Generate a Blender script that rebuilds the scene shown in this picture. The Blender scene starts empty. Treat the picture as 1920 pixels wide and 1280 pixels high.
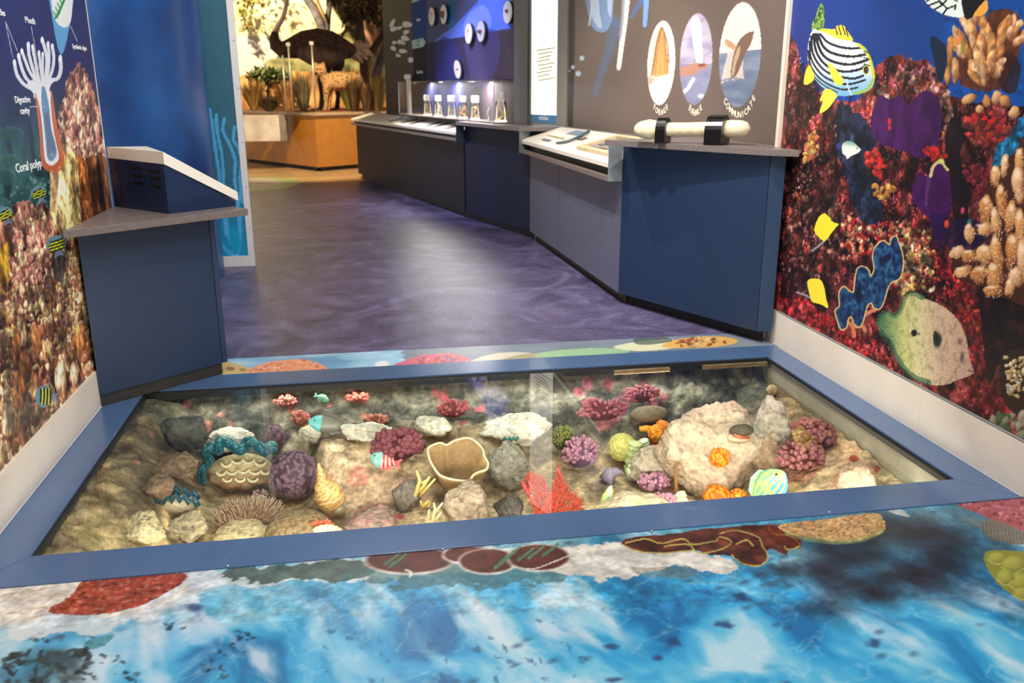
import bpy, bmesh, math, random
import numpy as np
from mathutils import Vector, Matrix

SC = bpy.context.scene
COL = SC.collection
# ------------------------------------------------------------------ camera
CAM_H = 1.2
F_PX, PITCH, YAW, ROLL = 1623.4, 0.2850, 0.1708, -0.0016
_cp, _sp, _cy, _sy = math.cos(PITCH), math.sin(PITCH), math.cos(YAW), math.sin(YAW)
FW = np.array([_sy*_cp, _cy*_cp, -_sp])
RT = np.array([_cy, -_sy, 0.0])
UP = np.cross(RT, FW)
RT, UP = math.cos(ROLL)*RT + math.sin(ROLL)*UP, -math.sin(ROLL)*RT + math.cos(ROLL)*UP
CAM = np.array([0, 0, CAM_H])
cd = bpy.data.cameras.new('camera')
cam = bpy.data.objects.new('camera', cd)
COL.objects.link(cam)
cd.sensor_width = 36.0
cd.lens = F_PX/1920*36.0
cd.clip_start = 0.05
cd.clip_end = 200
M = Matrix.Identity(4)
for i in range(3):
    M[i][0], M[i][1], M[i][2], M[i][3] = RT[i], UP[i], -FW[i], CAM[i]
cam.matrix_world = M
cd.dof.use_dof = True
cd.dof.focus_distance = 3.1
cd.dof.aperture_fstop = 4.0
SC.camera = cam
# ------------------------------------------------------------------ world, exposure
w = bpy.data.worlds.new('world')
SC.world = w
w.use_nodes = True
w.node_tree.nodes['Background'].inputs[0].default_value = (1.0, 0.96, 0.92, 1)
w.node_tree.nodes['Background'].inputs[1].default_value = 0.55
SC.view_settings.view_transform = 'Standard'
SC.view_settings.look = 'None'
SC.view_settings.exposure = 0.6
SC.view_settings.gamma = 1.0
SC.view_settings.use_curve_mapping = False
# ------------------------------------------------------------------ room lamps
def aim(o, t):
    d = Vector(t) - o.location
    o.rotation_euler = d.to_track_quat('-Z', 'Y').to_euler()
def area(name, loc, target, sx, sy, power, col=(1, 0.95, 0.88)):
    l = bpy.data.lights.new(name, 'AREA')
    l.shape = 'RECTANGLE'; l.size = sx; l.size_y = sy; l.energy = power; l.color = col
    o = bpy.data.objects.new(name, l); COL.objects.link(o); o.location = loc; aim(o, target)
    return o
def spot(name, loc, target, power, deg=60, col=(1, 0.93, 0.85), rad=0.05, blend=0.6):
    l = bpy.data.lights.new(name, 'SPOT')
    l.energy = power; l.color = col; l.spot_size = math.radians(deg); l.spot_blend = blend
    l.shadow_soft_size = rad
    o = bpy.data.objects.new(name, l); COL.objects.link(o); o.location = loc; aim(o, target)
    return o
# unseen area lamps added as general light over the entrance and the aisle, track spots on the exhibits
area('ceiling_fill_light', (0.5, 1.2, 3.1), (0.5, 1.3, 0), 2.4, 1.6, 74)
area('ceiling_fill_light', (0.4, 3.3, 3.1), (0.5, 3.3, 0), 1.8, 1.0, 20)
area('ceiling_fill_light', (0.2, 6.2, 3.1), (0.2, 6.2, 0), 1.2, 1.6, 13)
spot('track_spot', (0.55, 3.5, 3.0), (1.55, 4.3, 0.60), 190, 75, rad=.03)
spot('track_spot', (0.35, 5.2, 3.0), (1.40, 5.7, 0.7), 170, 75, rad=.03)
spot('track_spot', (0.2, 2.6, 3.0), (-1.05, 3.0, 0.6), 55, 80)
spot('track_spot', (0.9, 1.8, 3.0), (1.94, 3.0, 0.6), 55, 80)
spot('track_spot', (-0.2, 7.4, 3.0), (0.9, 8.4, 1.3), 170, 55, (0.45, 0.5, 1.0))
spot('track_spot', (0.2, 7.8, 3.0), (0.75, 9.0, 0.85), 130, 45)
spot('track_spot', (-0.4, 4.6, 3.0), (-1.2, 5.4, 1.2), 70, 80)
spot('savanna_spot', (-0.6, 13.2, 3.3), (-0.9, 15.2, 1.2), 900, 85, (1, 0.82, 0.55))
spot('savanna_spot', (0.6, 13.4, 3.3), (-0.1, 15.0, 1.0), 620, 80, (1, 0.80, 0.5))
spot('savanna_spot', (-1.9, 14.0, 3.2), (-1.4, 16.6, 1.9), 1300, 70, (1, 0.88, 0.62))
spot('savanna_spot', (-0.4, 11.4, 3.2), (-0.8, 13.6, 0.3), 900, 60, (1, 0.80, 0.5))  # unseen spot added in front to brighten the marble block

# ------------------------------------------------------------------ projection helpers: a sight line to a point of the place
def ray(px, py): return FW + RT*(px-960)/F_PX + UP*(640-py)/F_PX
def atZ(px, py, z): d = ray(px, py); return CAM + d*((z-CAM_H)/d[2])
def atX(px, py, x): d = ray(px, py); return CAM + d*(x/d[0])
def atY(px, py, y): d = ray(px, py); return CAM + d*(y/d[1])
def atP(px, py, a, n):
    d = ray(px, py); a = np.array(a, float); n = np.array(n, float)
    return CAM + d*(((a-CAM) @ n)/(d @ n))
def px_per_m(p): return F_PX/((np.array(p)-CAM) @ FW)

# ------------------------------------------------------------------ colours and materials
def s2l(c):
    c = np.asarray(c, float)/255.0
    return np.where(c <= 0.04045, c/12.92, ((c+0.055)/1.055)**2.4)
def L(c):
    r = s2l(c); return (float(r[0]), float(r[1]), float(r[2]), 1.0)
MATS = {}
def pmat(name, rgb, rough=0.5, var=0.0, scale=20.0, rgb2=None, bump=0.0, bscale=None, metal=0.0, spec=0.5, coat=0.0, stretch=None, emit=None, estr=0.0):
    """plain procedural material: base colour varied by noise, optional bump"""
    if name in MATS: return MATS[name]
    m = bpy.data.materials.new(name); m.use_nodes = True
    nt = m.node_tree; b = nt.nodes['Principled BSDF']
    b.inputs['Roughness'].default_value = rough
    b.inputs['Metallic'].default_value = metal
    b.inputs['Specular IOR Level'].default_value = spec
    b.inputs['Coat Weight'].default_value = coat
    b.inputs['Base Color'].default_value = L(rgb)
    tc = nt.nodes.new('ShaderNodeTexCoord')
    src = tc.outputs['Object']
    if stretch:
        mp = nt.nodes.new('ShaderNodeMapping'); mp.inputs['Scale'].default_value = stretch
        nt.links.new(src, mp.inputs['Vector']); src = mp.outputs['Vector']
    nz = nt.nodes.new('ShaderNodeTexNoise'); nz.inputs['Scale'].default_value = scale
    nz.inputs['Detail'].default_value = 6
    nt.links.new(src, nz.inputs['Vector'])
    if rgb2 is None:
        k = 1.0-var
        rgb2 = tuple(x*k for x in rgb)
    cr = nt.nodes.new('ShaderNodeValToRGB')
    cr.color_ramp.elements[0].position = 0.35; cr.color_ramp.elements[0].color = L(rgb2)
    cr.color_ramp.elements[1].position = 0.65; cr.color_ramp.elements[1].color = L(rgb)
    nt.links.new(nz.outputs['Fac'], cr.inputs['Fac'])
    nt.links.new(cr.outputs['Color'], b.inputs['Base Color'])
    if bump:
        n2 = nt.nodes.new('ShaderNodeTexNoise'); n2.inputs['Scale'].default_value = bscale or scale*3
        n2.inputs['Detail'].default_value = 8
        nt.links.new(src, n2.inputs['Vector'])
        bp = nt.nodes.new('ShaderNodeBump'); bp.inputs['Strength'].default_value = bump
        bp.inputs['Distance'].default_value = 0.01
        nt.links.new(n2.outputs['Fac'], bp.inputs['Height']); nt.links.new(bp.outputs['Normal'], b.inputs['Normal'])
    if emit is not None:
        b.inputs['Emission Color'].default_value = L(emit); b.inputs['Emission Strength'].default_value = estr
    MATS[name] = m
    return m
def vmat(name, rough=0.5, var=0.25, scale=60.0, bump=0.0, bscale=80.0, spec=0.4, coat=0.0, bdist=0.01, estr=0.0):
    """colour comes with the geometry (attribute Col), varied by fine noise"""
    if name in MATS: return MATS[name]
    m = bpy.data.materials.new(name); m.use_nodes = True
    nt = m.node_tree; b = nt.nodes['Principled BSDF']
    b.inputs['Roughness'].default_value = rough
    b.inputs['Specular IOR Level'].default_value = spec
    b.inputs['Coat Weight'].default_value = coat
    at = nt.nodes.new('ShaderNodeAttribute'); at.attribute_name = 'Col'
    tc = nt.nodes.new('ShaderNodeTexCoord')
    nz = nt.nodes.new('ShaderNodeTexNoise'); nz.inputs['Scale'].default_value = scale; nz.inputs['Detail'].default_value = 8
    nt.links.new(tc.outputs['Object'], nz.inputs['Vector'])
    mr = nt.nodes.new('ShaderNodeMapRange')
    mr.inputs['From Min'].default_value = 0.3; mr.inputs['From Max'].default_value = 0.7
    mr.inputs['To Min'].default_value = 1.0-var; mr.inputs['To Max'].default_value = 1.0+var*0.6
    nt.links.new(nz.outputs['Fac'], mr.inputs['Value'])
    mx = nt.nodes.new('ShaderNodeVectorMath'); mx.operation = 'SCALE'
    nt.links.new(at.outputs['Color'], mx.inputs[0]); nt.links.new(mr.outputs['Result'], mx.inputs['Scale'])
    nt.links.new(mx.outputs['Vector'], b.inputs['Base Color'])
    if bump:
        n2 = nt.nodes.new('ShaderNodeTexNoise'); n2.inputs['Scale'].default_value = bscale; n2.inputs['Detail'].default_value = 8
        nt.links.new(tc.outputs['Object'], n2.inputs['Vector'])
        bp = nt.nodes.new('ShaderNodeBump'); bp.inputs['Strength'].default_value = bump; bp.inputs['Distance'].default_value = bdist
        nt.links.new(n2.outputs['Fac'], bp.inputs['Height']); nt.links.new(bp.outputs['Normal'], b.inputs['Normal'])
    if estr:
        nt.links.new(mx.outputs['Vector'], b.inputs['Emission Color']); b.inputs['Emission Strength'].default_value = estr
    MATS[name] = m
    return m
def glassmat(name, tint=(235, 245, 242), rough=0.0, ior=1.5):
    """thin sheet of clear glass: Fresnel mirror over a clear sheet"""
    if name in MATS: return MATS[name]
    m = bpy.data.materials.new(name); m.use_nodes = True
    nt = m.node_tree; nt.nodes.clear()
    out = nt.nodes.new('ShaderNodeOutputMaterial')
    tr = nt.nodes.new('ShaderNodeBsdfTransparent'); tr.inputs[0].default_value = L(tint)
    gl = nt.nodes.new('ShaderNodeBsdfGlossy'); gl.inputs['Roughness'].default_value = rough
    fr = nt.nodes.new('ShaderNodeFresnel'); fr.inputs['IOR'].default_value = ior
    mx = nt.nodes.new('ShaderNodeMixShader')
    nt.links.new(fr.outputs[0], mx.inputs[0]); nt.links.new(tr.outputs[0], mx.inputs[1]); nt.links.new(gl.outputs[0], mx.inputs[2])
    nt.links.new(mx.outputs[0], out.inputs['Surface'])
    MATS[name] = m
    return m

# ------------------------------------------------------------------ mesh helpers
class MB:
    def __init__(s): s.v = []; s.f = []; s.c = []; s.hasc = False
    def add(s, verts, faces, col=None):
        o = len(s.v)
        s.v.extend([tuple(map(float, p)) for p in verts])
        s.f.extend([tuple(o+i for i in f) for f in faces])
        if col is None: s.c.extend([(200, 200, 200)]*len(verts))
        else:
            s.hasc = True
            if len(np.shape(col)) == 1: s.c.extend([tuple(col)]*len(verts))
            else: s.c.extend([tuple(x) for x in col])
        return s
    def box(s, lo, hi, col=None):
        x0, y0, z0 = lo; x1, y1, z1 = hi
        v = [(x0,y0,z0),(x1,y0,z0),(x1,y1,z0),(x0,y1,z0),(x0,y0,z1),(x1,y0,z1),(x1,y1,z1),(x0,y1,z1)]
        f = [(0,3,2,1),(4,5,6,7),(0,1,5,4),(1,2,6,5),(2,3,7,6),(3,0,4,7)]
        return s.add(v, f, col)
    def prism(s, poly, z0, z1, col=None):
        """extrude a counter-clockwise plan polygon from z0 to z1 (z may be one number or one per corner)"""
        n = len(poly)
        a = 0.0
        for i in range(n):
            a += poly[i][0]*poly[(i+1) % n][1]-poly[(i+1) % n][0]*poly[i][1]
        z0 = [z0]*n if np.isscalar(z0) else list(z0); z1 = [z1]*n if np.isscalar(z1) else list(z1)
        if a < 0: poly = poly[::-1]; z0 = z0[::-1]; z1 = z1[::-1]
        v = [(p[0], p[1], z) for p, z in zip(poly, z0)]+[(p[0], p[1], z) for p, z in zip(poly, z1)]
        f = [tuple(range(n-1, -1, -1)), tuple(range(n, 2*n))]
        f += [(i, (i+1) % n, n+(i+1) % n, n+i) for i in range(n)]
        return s.add(v, f, col)
    def slab(s, pts, nrm, th, col=None):
        """a flat outline in space given thickness th along nrm"""
        n = len(pts); nrm = np.array(nrm, float); nrm = nrm/np.linalg.norm(nrm)
        a = [np.array(p, float) for p in pts]; b = [p+nrm*th for p in a]
        f = [tuple(range(n)), tuple(range(2*n-1, n-1, -1))]+[(i, n+i, n+(i+1) % n, (i+1) % n) for i in range(n)]
        return s.add(a+b, f, col)
    def tube(s, pts, rad, n=8, col=None, flat=1.0, cap=True, col_end=None):
        pts = [np.array(p, float) for p in pts]; m = len(pts)
        rad = [rad]*m if np.isscalar(rad) else list(rad)
        vs = []; cs = []
        prev = None
        for i in range(m):
            t = pts[min(i+1, m-1)]-pts[max(i-1, 0)]
            t = t/(np.linalg.norm(t)+1e-9)
            if prev is None:
                a = np.array([0, 0, 1.0]) if abs(t[2]) < 0.9 else np.array([1.0, 0, 0])
            else: a = prev
            e1 = a-t*(a@t); e1 /= (np.linalg.norm(e1)+1e-9); prev = e1
            e2 = np.cross(t, e1)
            for k in range(n):
                an = 2*math.pi*k/n
                vs.append(pts[i]+rad[i]*(math.cos(an)*e1*flat+math.sin(an)*e2))
                if col is not None:
                    q = i/max(1, m-1)
                    cs.append(col if col_end is None else tuple(np.array(col)*(1-q)+np.array(col_end)*q))
        f = []
        for i in range(m-1):
            for k in range(n):
                f.append((i*n+k, i*n+(k+1) % n, (i+1)*n+(k+1) % n, (i+1)*n+k))
        if cap:
            f.append(tuple(range(n-1, -1, -1))); f.append(tuple(range((m-1)*n, m*n)))
        return s.add(vs, f, cs if col is not None else None)
    def ball(s, c, r, nu=12, nv=8, col=None, fn=None, cfn=None, rot=None):
        """ellipsoid; fn(direction)->radius factor, cfn(direction)->colour"""
        c = np.array(c, float); r = np.array([r]*3 if np.isscalar(r) else r, float)
        vs = []; cs = []
        R3 = np.array(rot) if rot is not None else None
        for j in range(nv+1):
            th = math.pi*j/nv
            for i in range(nu):
                ph = 2*math.pi*i/nu
                d = np.array([math.sin(th)*math.cos(ph), math.sin(th)*math.sin(ph), math.cos(th)])
                k = fn(d) if fn else 1.0
                q = d*r*k
                if R3 is not None: q = R3 @ q
                vs.append(c+q)
                if cfn: cs.append(cfn(d))
        f = []
        for j in range(nv):
            for i in range(nu):
                a = j*nu+i; b = j*nu+(i+1) % nu
                if j == 0: f.append((a, a+nu, b+nu))
                elif j == nv-1: f.append((a, a+nu, b))
                else: f.append((a, a+nu, b+nu, b))
        return s.add(vs, f, cs if cfn else col)
    def vball(s, c, r, nu, nv, fn, cfn, rot=None):
        """ellipsoid built on arrays; fn(D)->radius factors, cfn(D, k)->colours"""
        th = np.linspace(0, math.pi, nv+1)[:, None]; ph = (np.arange(nu)*2*math.pi/nu)[None, :]
        D = np.stack([np.sin(th)*np.cos(ph), np.sin(th)*np.sin(ph), np.cos(th)+0*ph], -1).reshape(-1, 3)
        k = fn(D); P = np.array(c, float)+D*np.array(r, float)*k[:, None]
        f = []
        for j in range(nv):
            for i in range(nu):
                a = j*nu+i; b = j*nu+(i+1) % nu
                if j == 0: f.append((a, a+nu, b+nu))
                elif j == nv-1: f.append((a, a+nu, b))
                else: f.append((a, a+nu, b+nu, b))
        return s.add(P, f, cfn(D, k))
    def lathe(s, prof, c=(0, 0, 0), n=20, col=None, cap=True):
        vs = []; m = len(prof)
        for (r, z) in prof:
            for k in range(n):
                an = 2*math.pi*k/n
                vs.append((c[0]+r*math.cos(an), c[1]+r*math.sin(an), c[2]+z))
        f = [(i*n+k, i*n+(k+1) % n, (i+1)*n+(k+1) % n, (i+1)*n+k) for i in range(m-1) for k in range(n)]
        if cap: f += [tuple(range(n-1, -1, -1)), tuple(range((m-1)*n, m*n))]
        return s.add(vs, f, col)
    def build(s, name, mat, parent=None, smooth=False, bevel=0.0, flip=False, sub=0):
        me = bpy.data.meshes.new(name)
        v = s.v
        if parent is not None:
            o0 = np.array(parent.matrix_world.translation) if False else np.array(parent.location)
            q = parent
            off = np.array(q.location)
            while q.parent is not None:
                q = q.parent; off = off+np.array(q.location)
            v = [tuple(np.array(p)-off) for p in v]
        me.from_pydata(v, [], s.f)
        if smooth: me.polygons.foreach_set('use_smooth', [True]*len(me.polygons))
        if s.hasc:
            at = me.attributes.new('Col', 'FLOAT_COLOR', 'POINT')
            cc = np.ones((len(s.c), 4)); cc[:, :3] = s2l(np.array(s.c, float))
            at.data.foreach_set('color', cc.ravel())
        me.update()
        o = bpy.data.objects.new(name, me); COL.objects.link(o)
        if mat: me.materials.append(mat)
        if parent is not None: o.parent = parent
        if bevel:
            md = o.modifiers.new('bevel', 'BEVEL'); md.width = bevel; md.segments = 2; md.limit_method = 'ANGLE'
        if sub:
            md = o.modifiers.new('sub', 'SUBSURF'); md.levels = sub; md.render_levels = sub
        return o
def tag(o, label=None, cat=None, group=None, kind=None):
    if label: o['label'] = label
    if cat: o['category'] = cat
    if group: o['group'] = group
    if kind: o['kind'] = kind
    return o
def empty(name, loc, label=None, cat=None, group=None, kind=None):
    o = bpy.data.objects.new(name, None); COL.objects.link(o); o.location = tuple(map(float, loc))
    o.empty_display_size = 0.05
    return tag(o, label, cat, group, kind)
def recentre(o):
    """put the origin of a top-level mesh at the middle of its base"""
    me = o.data; n = len(me.vertices)
    a = np.empty(n*3, np.float32); me.vertices.foreach_get('co', a); a = a.reshape(-1, 3)
    c = np.array([(a[:, 0].min()+a[:, 0].max())/2, (a[:, 1].min()+a[:, 1].max())/2, a[:, 2].min()])
    me.vertices.foreach_set('co', (a-c).ravel().astype(np.float32)); o.location = tuple(map(float, c)); me.update()
    return o
def text_mesh(name, s, origin, ux, vy, size, mat, parent=None, align='CENTER', lift=0.0, extr=0.0004, squash=1.0, font_bold=False):
    """flat lettering standing on the surface spanned by ux (reading direction) and vy (up)"""
    cu = bpy.data.curves.new(name, 'FONT'); cu.body = s; cu.size = size; cu.align_x = align; cu.align_y = 'CENTER'
    cu.extrude = extr; cu.resolution_u = 2
    if font_bold: cu.offset = size*0.018
    t = bpy.data.objects.new(name, cu); COL.objects.link(t)
    dg = bpy.context.evaluated_depsgraph_get()
    me = bpy.data.meshes.new_from_object(t.evaluated_get(dg))
    bpy.data.objects.remove(t); bpy.data.curves.remove(cu)
    ux = np.array(ux, float); vy = np.array(vy, float); nn = np.cross(ux, vy)
    O = np.array(origin, float)+nn*(lift+extr)
    n = len(me.vertices); a = np.empty(n*3, np.float32); me.vertices.foreach_get('co', a); a = a.reshape(-1, 3)
    b = O+a[:, :1]*squash*ux+a[:, 1:2]*vy+a[:, 2:3]*nn
    if parent is not None:
        q = parent; off = np.array(q.location)
        while q.parent is not None:
            q = q.parent; off = off+np.array(q.location)
        b = b-off
    me.vertices.foreach_set('co', b.ravel().astype(np.float32)); me.update()
    me.materials.clear(); me.materials.append(mat)
    o = bpy.data.objects.new(name, me); COL.objects.link(o)
    if parent is not None: o.parent = parent
    return o

# ------------------------------------------------------------------ noise on arrays
def _hash(ix, iy, seed):
    h = (ix.astype(np.int64)*374761393 + iy.astype(np.int64)*668265263 + seed*1442695041) & 0x7fffffff
    h = ((h ^ (h >> 13))*1274126177) & 0x7fffffff
    h = (h ^ (h >> 16)) & 0x7fffffff
    return (h % 100003)/100003.0
def vnoise(x, y, seed=0):
    x = np.asarray(x, float); y = np.asarray(y, float)
    ix = np.floor(x); iy = np.floor(y); fx = x-ix; fy = y-iy
    fx = fx*fx*(3-2*fx); fy = fy*fy*(3-2*fy)
    a = _hash(ix, iy, seed); b = _hash(ix+1, iy, seed); c = _hash(ix, iy+1, seed); d = _hash(ix+1, iy+1, seed)
    return (a*(1-fx)+b*fx)*(1-fy)+(c*(1-fx)+d*fx)*fy
def fbm(x, y, o=5, seed=0):
    s = 0; a = 0.5; t = 0
    for k in range(o):
        s = s+a*vnoise(x, y, seed+k*17); t += a; a *= 0.5; x = x*2.03+3.1; y = y*2.03+1.7
    return s/t
def worley(x, y, seed=0):
    x = np.asarray(x, float); y = np.asarray(y, float)
    ix = np.floor(x); iy = np.floor(y); f1 = np.full(x.shape, 9.0); f2 = f1.copy(); idv = np.zeros(x.shape)
    for dx in (-1, 0, 1):
        for dy in (-1, 0, 1):
            cx = ix+dx; cy = iy+dy
            qx = cx+_hash(cx, cy, seed); qy = cy+_hash(cx, cy, seed+7)
            d = np.hypot(qx-x, qy-y)
            m = d < f1
            f2 = np.where(m, f1, np.minimum(f2, d)); idv = np.where(m, _hash(cx, cy, seed+13), idv); f1 = np.where(m, d, f1)
    return f1, f2, idv
def pal(t, cols):
    t = np.clip(np.asarray(t, float), 0, 0.9999)*(len(cols)-1)
    i = t.astype(int); f = (t-i)[..., None]; c = np.array(cols, float)
    return c[i]*(1-f)+c[np.minimum(i+1, len(cols)-1)]*f
def stretchc(t, lo=0.3, hi=0.7): return np.clip((t-lo)/(hi-lo), 0, 1)

# ------------------------------------------------------------------ printed surfaces: a fine grid whose print is its colour attribute
def axis(lo, hi, f0, f1, step, coarse):
    a = np.arange(f0, f1+step*0.5, step)
    parts = []
    if lo < f0-1e-6: parts.append(np.linspace(lo, f0, max(2, int((f0-lo)/coarse)+1))[:-1])
    parts.append(a)
    if hi > a[-1]+1e-6: parts.append(np.linspace(a[-1], hi, max(2, int((hi-a[-1])/coarse)+1))[1:])
    return np.concatenate(parts)
class Print:
    def __init__(s, O, ux, vx, us, vs, base=(128, 128, 128)):
        s.O = np.array(O, float); s.ux = np.array(ux, float); s.vx = np.array(vx, float); s.n = np.cross(s.ux, s.vx)
        s.us = us; s.vs = vs
        s.U, s.V = np.meshgrid(us, vs)
        s.rgb = np.empty(s.U.shape+(3,)); s.rgb[:] = base
    def P(s, px, py):
        p = atP(px, py, s.O, s.n)-s.O
        return np.array([p@s.ux, p@s.vx])
    def at(s, uv, lift=0.0): return s.O+s.ux*uv[0]+s.vx*uv[1]+s.n*lift
    def win(s, lo, hi):
        i0 = max(0, np.searchsorted(s.us, lo[0])-1); i1 = min(len(s.us), np.searchsorted(s.us, hi[0])+1)
        j0 = max(0, np.searchsorted(s.vs, lo[1])-1); j1 = min(len(s.vs), np.searchsorted(s.vs, hi[1])+1)
        return slice(j0, j1), slice(i0, i1)
    def put(s, sl, mask, col, alpha=1.0):
        a = (mask*alpha)[..., None] if not np.isscalar(mask) else mask*alpha
        s.rgb[sl] = s.rgb[sl]*(1-a)+np.asarray(col, float)*a
    def poly(s, pts, col, alpha=1.0, smooth=True, wob=0.0, wf=20.0, seed=3, uv=False, ret=False):
        q = np.array(pts, float) if uv else np.array([s.P(*p) for p in pts])
        if smooth and len(q) > 3:
            o = []
            n = len(q)
            for i in range(n):
                p0, p1, p2, p3 = q[i-1], q[i], q[(i+1) % n], q[(i+2) % n]
                for t in (0, 0.25, 0.5, 0.75):
                    o.append(0.5*((2*p1)+(-p0+p2)*t+(2*p0-5*p1+4*p2-p3)*t*t+(-p0+3*p1-3*p2+p3)*t**3))
            q = np.array(o)
        sl = s.win(q.min(0)-wob, q.max(0)+wob)
        U = s.U[sl]; V = s.V[sl]
        if U.size == 0: return
        if wob:
            U2 = U+wob*2*(fbm(U*wf, V*wf, 4, seed)-0.5); V2 = V+wob*2*(fbm(U*wf+9, V*wf+4, 4, seed+5)-0.5)
        else: U2, V2 = U, V
        ins = np.zeros(U.shape, bool); n = len(q)
        for i in range(n):
            x1, y1 = q[i]; x2, y2 = q[(i+1) % n]
            if y1 == y2: continue
            c = ((y1 > V2) != (y2 > V2)) & (U2 < (x2-x1)*(V2-y1)/(y2-y1)+x1)
            ins ^= c
        c = col(U, V, s.rgb[sl]) if callable(col) else col
        s.put(sl, ins.astype(float), c, alpha)
        if ret: return sl, ins
    def ell(s, c, a, b, col, alpha=1.0, soft=0.0, light=None, lo=None, uv=False, warp=0.0):
        """ellipse with half axes a and b (vectors); light=(l1,l2): shaded like a rounded nub from lo to col"""
        if uv: c0 = np.array(c, float); A = np.array(a, float); B = np.array(b, float)
        else:
            c0 = s.P(*c); A = s.P(c[0]+a[0], c[1]+a[1])-c0; B = s.P(c[0]+b[0], c[1]+b[1])-c0
        ext = np.abs(A)+np.abs(B)
        sl = s.win(c0-ext, c0+ext); U = s.U[sl]-c0[0]; V = s.V[sl]-c0[1]
        if U.size == 0: return
        det = A[0]*B[1]-A[1]*B[0]
        if abs(det) < 1e-12: return
        S = (U*B[1]-V*B[0])/det; T = (A[0]*V-A[1]*U)/det
        if warp:
            fq = 1.1/max(np.hypot(*A), np.hypot(*B)); wu, wv = (U+c0[0])*fq, (V+c0[1])*fq
            S = S+warp*2*(vnoise(wu, wv, 3)-.5)+warp*(vnoise(wu*2.3, wv*2.3, 5)-.5); T = T+warp*2*(vnoise(wu+7, wv+3, 4)-.5)+warp*(vnoise(wu*2.3+5, wv*2.3, 6)-.5)
        r2 = S*S+T*T
        if soft: m = np.clip((1-np.sqrt(r2))/soft, 0, 1)
        else: m = np.clip((1-r2)*4, 0, 1)
        if light is not None:
            nz = np.sqrt(np.clip(1-r2, 0, 1))
            k = np.clip(0.55*nz+light[0]*S+light[1]*T+0.25, 0, 1)[..., None]
            cc = np.asarray(lo, float)*(1-k)+np.asarray(col, float)*k
        elif callable(col): cc = col(S, T)
        else: cc = col
        s.put(sl, m, cc, alpha)
    def stroke(s, pts, wpx, col, alpha=1.0, smooth=True, taper=None):
        p = [np.array(x, float) for x in pts]
        if smooth and len(p) > 2:
            o = []
            for i in range(len(p)-1):
                p0 = p[max(0, i-1)]; p1 = p[i]; p2 = p[i+1]; p3 = p[min(len(p)-1, i+2)]
                for t in (0, 0.2, 0.4, 0.6, 0.8):
                    o.append(0.5*((2*p1)+(-p0+p2)*t+(2*p0-5*p1+4*p2-p3)*t*t+(-p0+3*p1-3*p2+p3)*t**3))
            o.append(p[-1]); p = o
        m = len(p); Lf = []; Rg = []
        for i in range(m):
            t = p[min(i+1, m-1)]-p[max(0, i-1)]; t = t/(np.linalg.norm(t)+1e-9)
            k = wpx/2
            if taper: k *= taper[0]*(1-i/(m-1))+taper[1]*i/(m-1)
            nn = np.array([-t[1], t[0]])*k; Lf.append(p[i]+nn); Rg.append(p[i]-nn)
        s.poly(Lf+Rg[::-1], col, alpha, smooth=False)
        for e, tp in ((p[0], 0), (p[-1], 1)):
            k = wpx/2*(taper[tp] if taper else 1)
            if k > 0.5: s.ell(e, (k, 0), (0, k), col, alpha)
    def scatter(s, region, n, size, asp, cols, lo=(40, 15, 15), seed=0, rot=(0, 0.5), light=(-0.2, -0.35), alpha=1.0, lk=0.35, warp=0.4):
        """many small rounded nubs inside a region (a polygon of points)"""
        rng = random.Random(seed); R = np.array(region, float)
        x0, y0 = R.min(0); x1, y1 = R.max(0); k = 0; tries = 0
        while k < n and tries < n*12:
            tries += 1
            x = rng.uniform(x0, x1); y = rng.uniform(y0, y1)
            ins = False
            for i in range(len(R)):
                xa, ya = R[i]; xb, yb = R[(i+1) % len(R)]
                if (ya > y) != (yb > y) and x < (xb-xa)*(y-ya)/(yb-ya)+xa: ins = not ins
            if not ins: continue
            k += 1
            r = rng.uniform(*size); an = rng.gauss(*rot); q = r*rng.uniform(*asp)
            c = np.array(rng.choice(cols), float)*rng.uniform(0.8, 1.12)
            s.ell((x, y), (r*math.cos(an), r*math.sin(an)), (-q*math.sin(an), q*math.cos(an)), np.clip(c, 0, 255), alpha, light=light, lo=c*lk+np.array(lo)*(1-lk)*0.6, warp=warp)
    def grain(s, region, freq, lo, hi, seed=0, c0=.32, c1=.68, asp=1.0, al=1.0):
        """mottle the print inside a region: tones vary between lo and hi"""
        def f(U, V, b):
            t = stretchc(fbm(U*freq, V*freq*asp, 5, seed), c0, c1)[..., None]
            return np.clip(b*(lo+(hi-lo)*t), 0, 255)
        s.poly(region, f, al, smooth=False)
    def build(s, name, mat, parent=None, flip=False, back=0.0):
        nu, nv = len(s.us), len(s.vs)
        co = s.O+s.U[..., None]*s.ux+s.V[..., None]*s.vx
        co = co.reshape(-1, 3)
        if parent is not None: co = co-np.array(parent.location)
        idx = np.arange(nu*nv).reshape(nv, nu)
        q = np.stack([idx[:-1, :-1], idx[:-1, 1:], idx[1:, 1:], idx[1:, :-1]], -1).reshape(-1, 4)
        if flip: q = q[:, ::-1]
        keep = getattr(s, 'keep', None)
        if keep is not None: q = q[keep.reshape(-1)]
        me = bpy.data.meshes.new(name)
        me.vertices.add(nu*nv); me.vertices.foreach_set('co', co.ravel().astype(np.float32))
        me.loops.add(q.size); me.loops.foreach_set('vertex_index', q.ravel().astype(np.int32))
        me.polygons.add(len(q)); me.polygons.foreach_set('loop_start', (np.arange(len(q))*4).astype(np.int32))
        me.update(calc_edges=True)
        at = me.attributes.new('Col', 'FLOAT_COLOR', 'POINT')
        cc = np.ones((nu*nv, 4), np.float32); cc[:, :3] = s2l(np.clip(s.rgb, 0, 255)).reshape(-1, 3)
        at.data.foreach_set('color', cc.ravel())
        me.materials.append(mat)
        o = bpy.data.objects.new(name, me); COL.objects.link(o)
        if parent is not None: o.parent = parent
        return o
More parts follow.
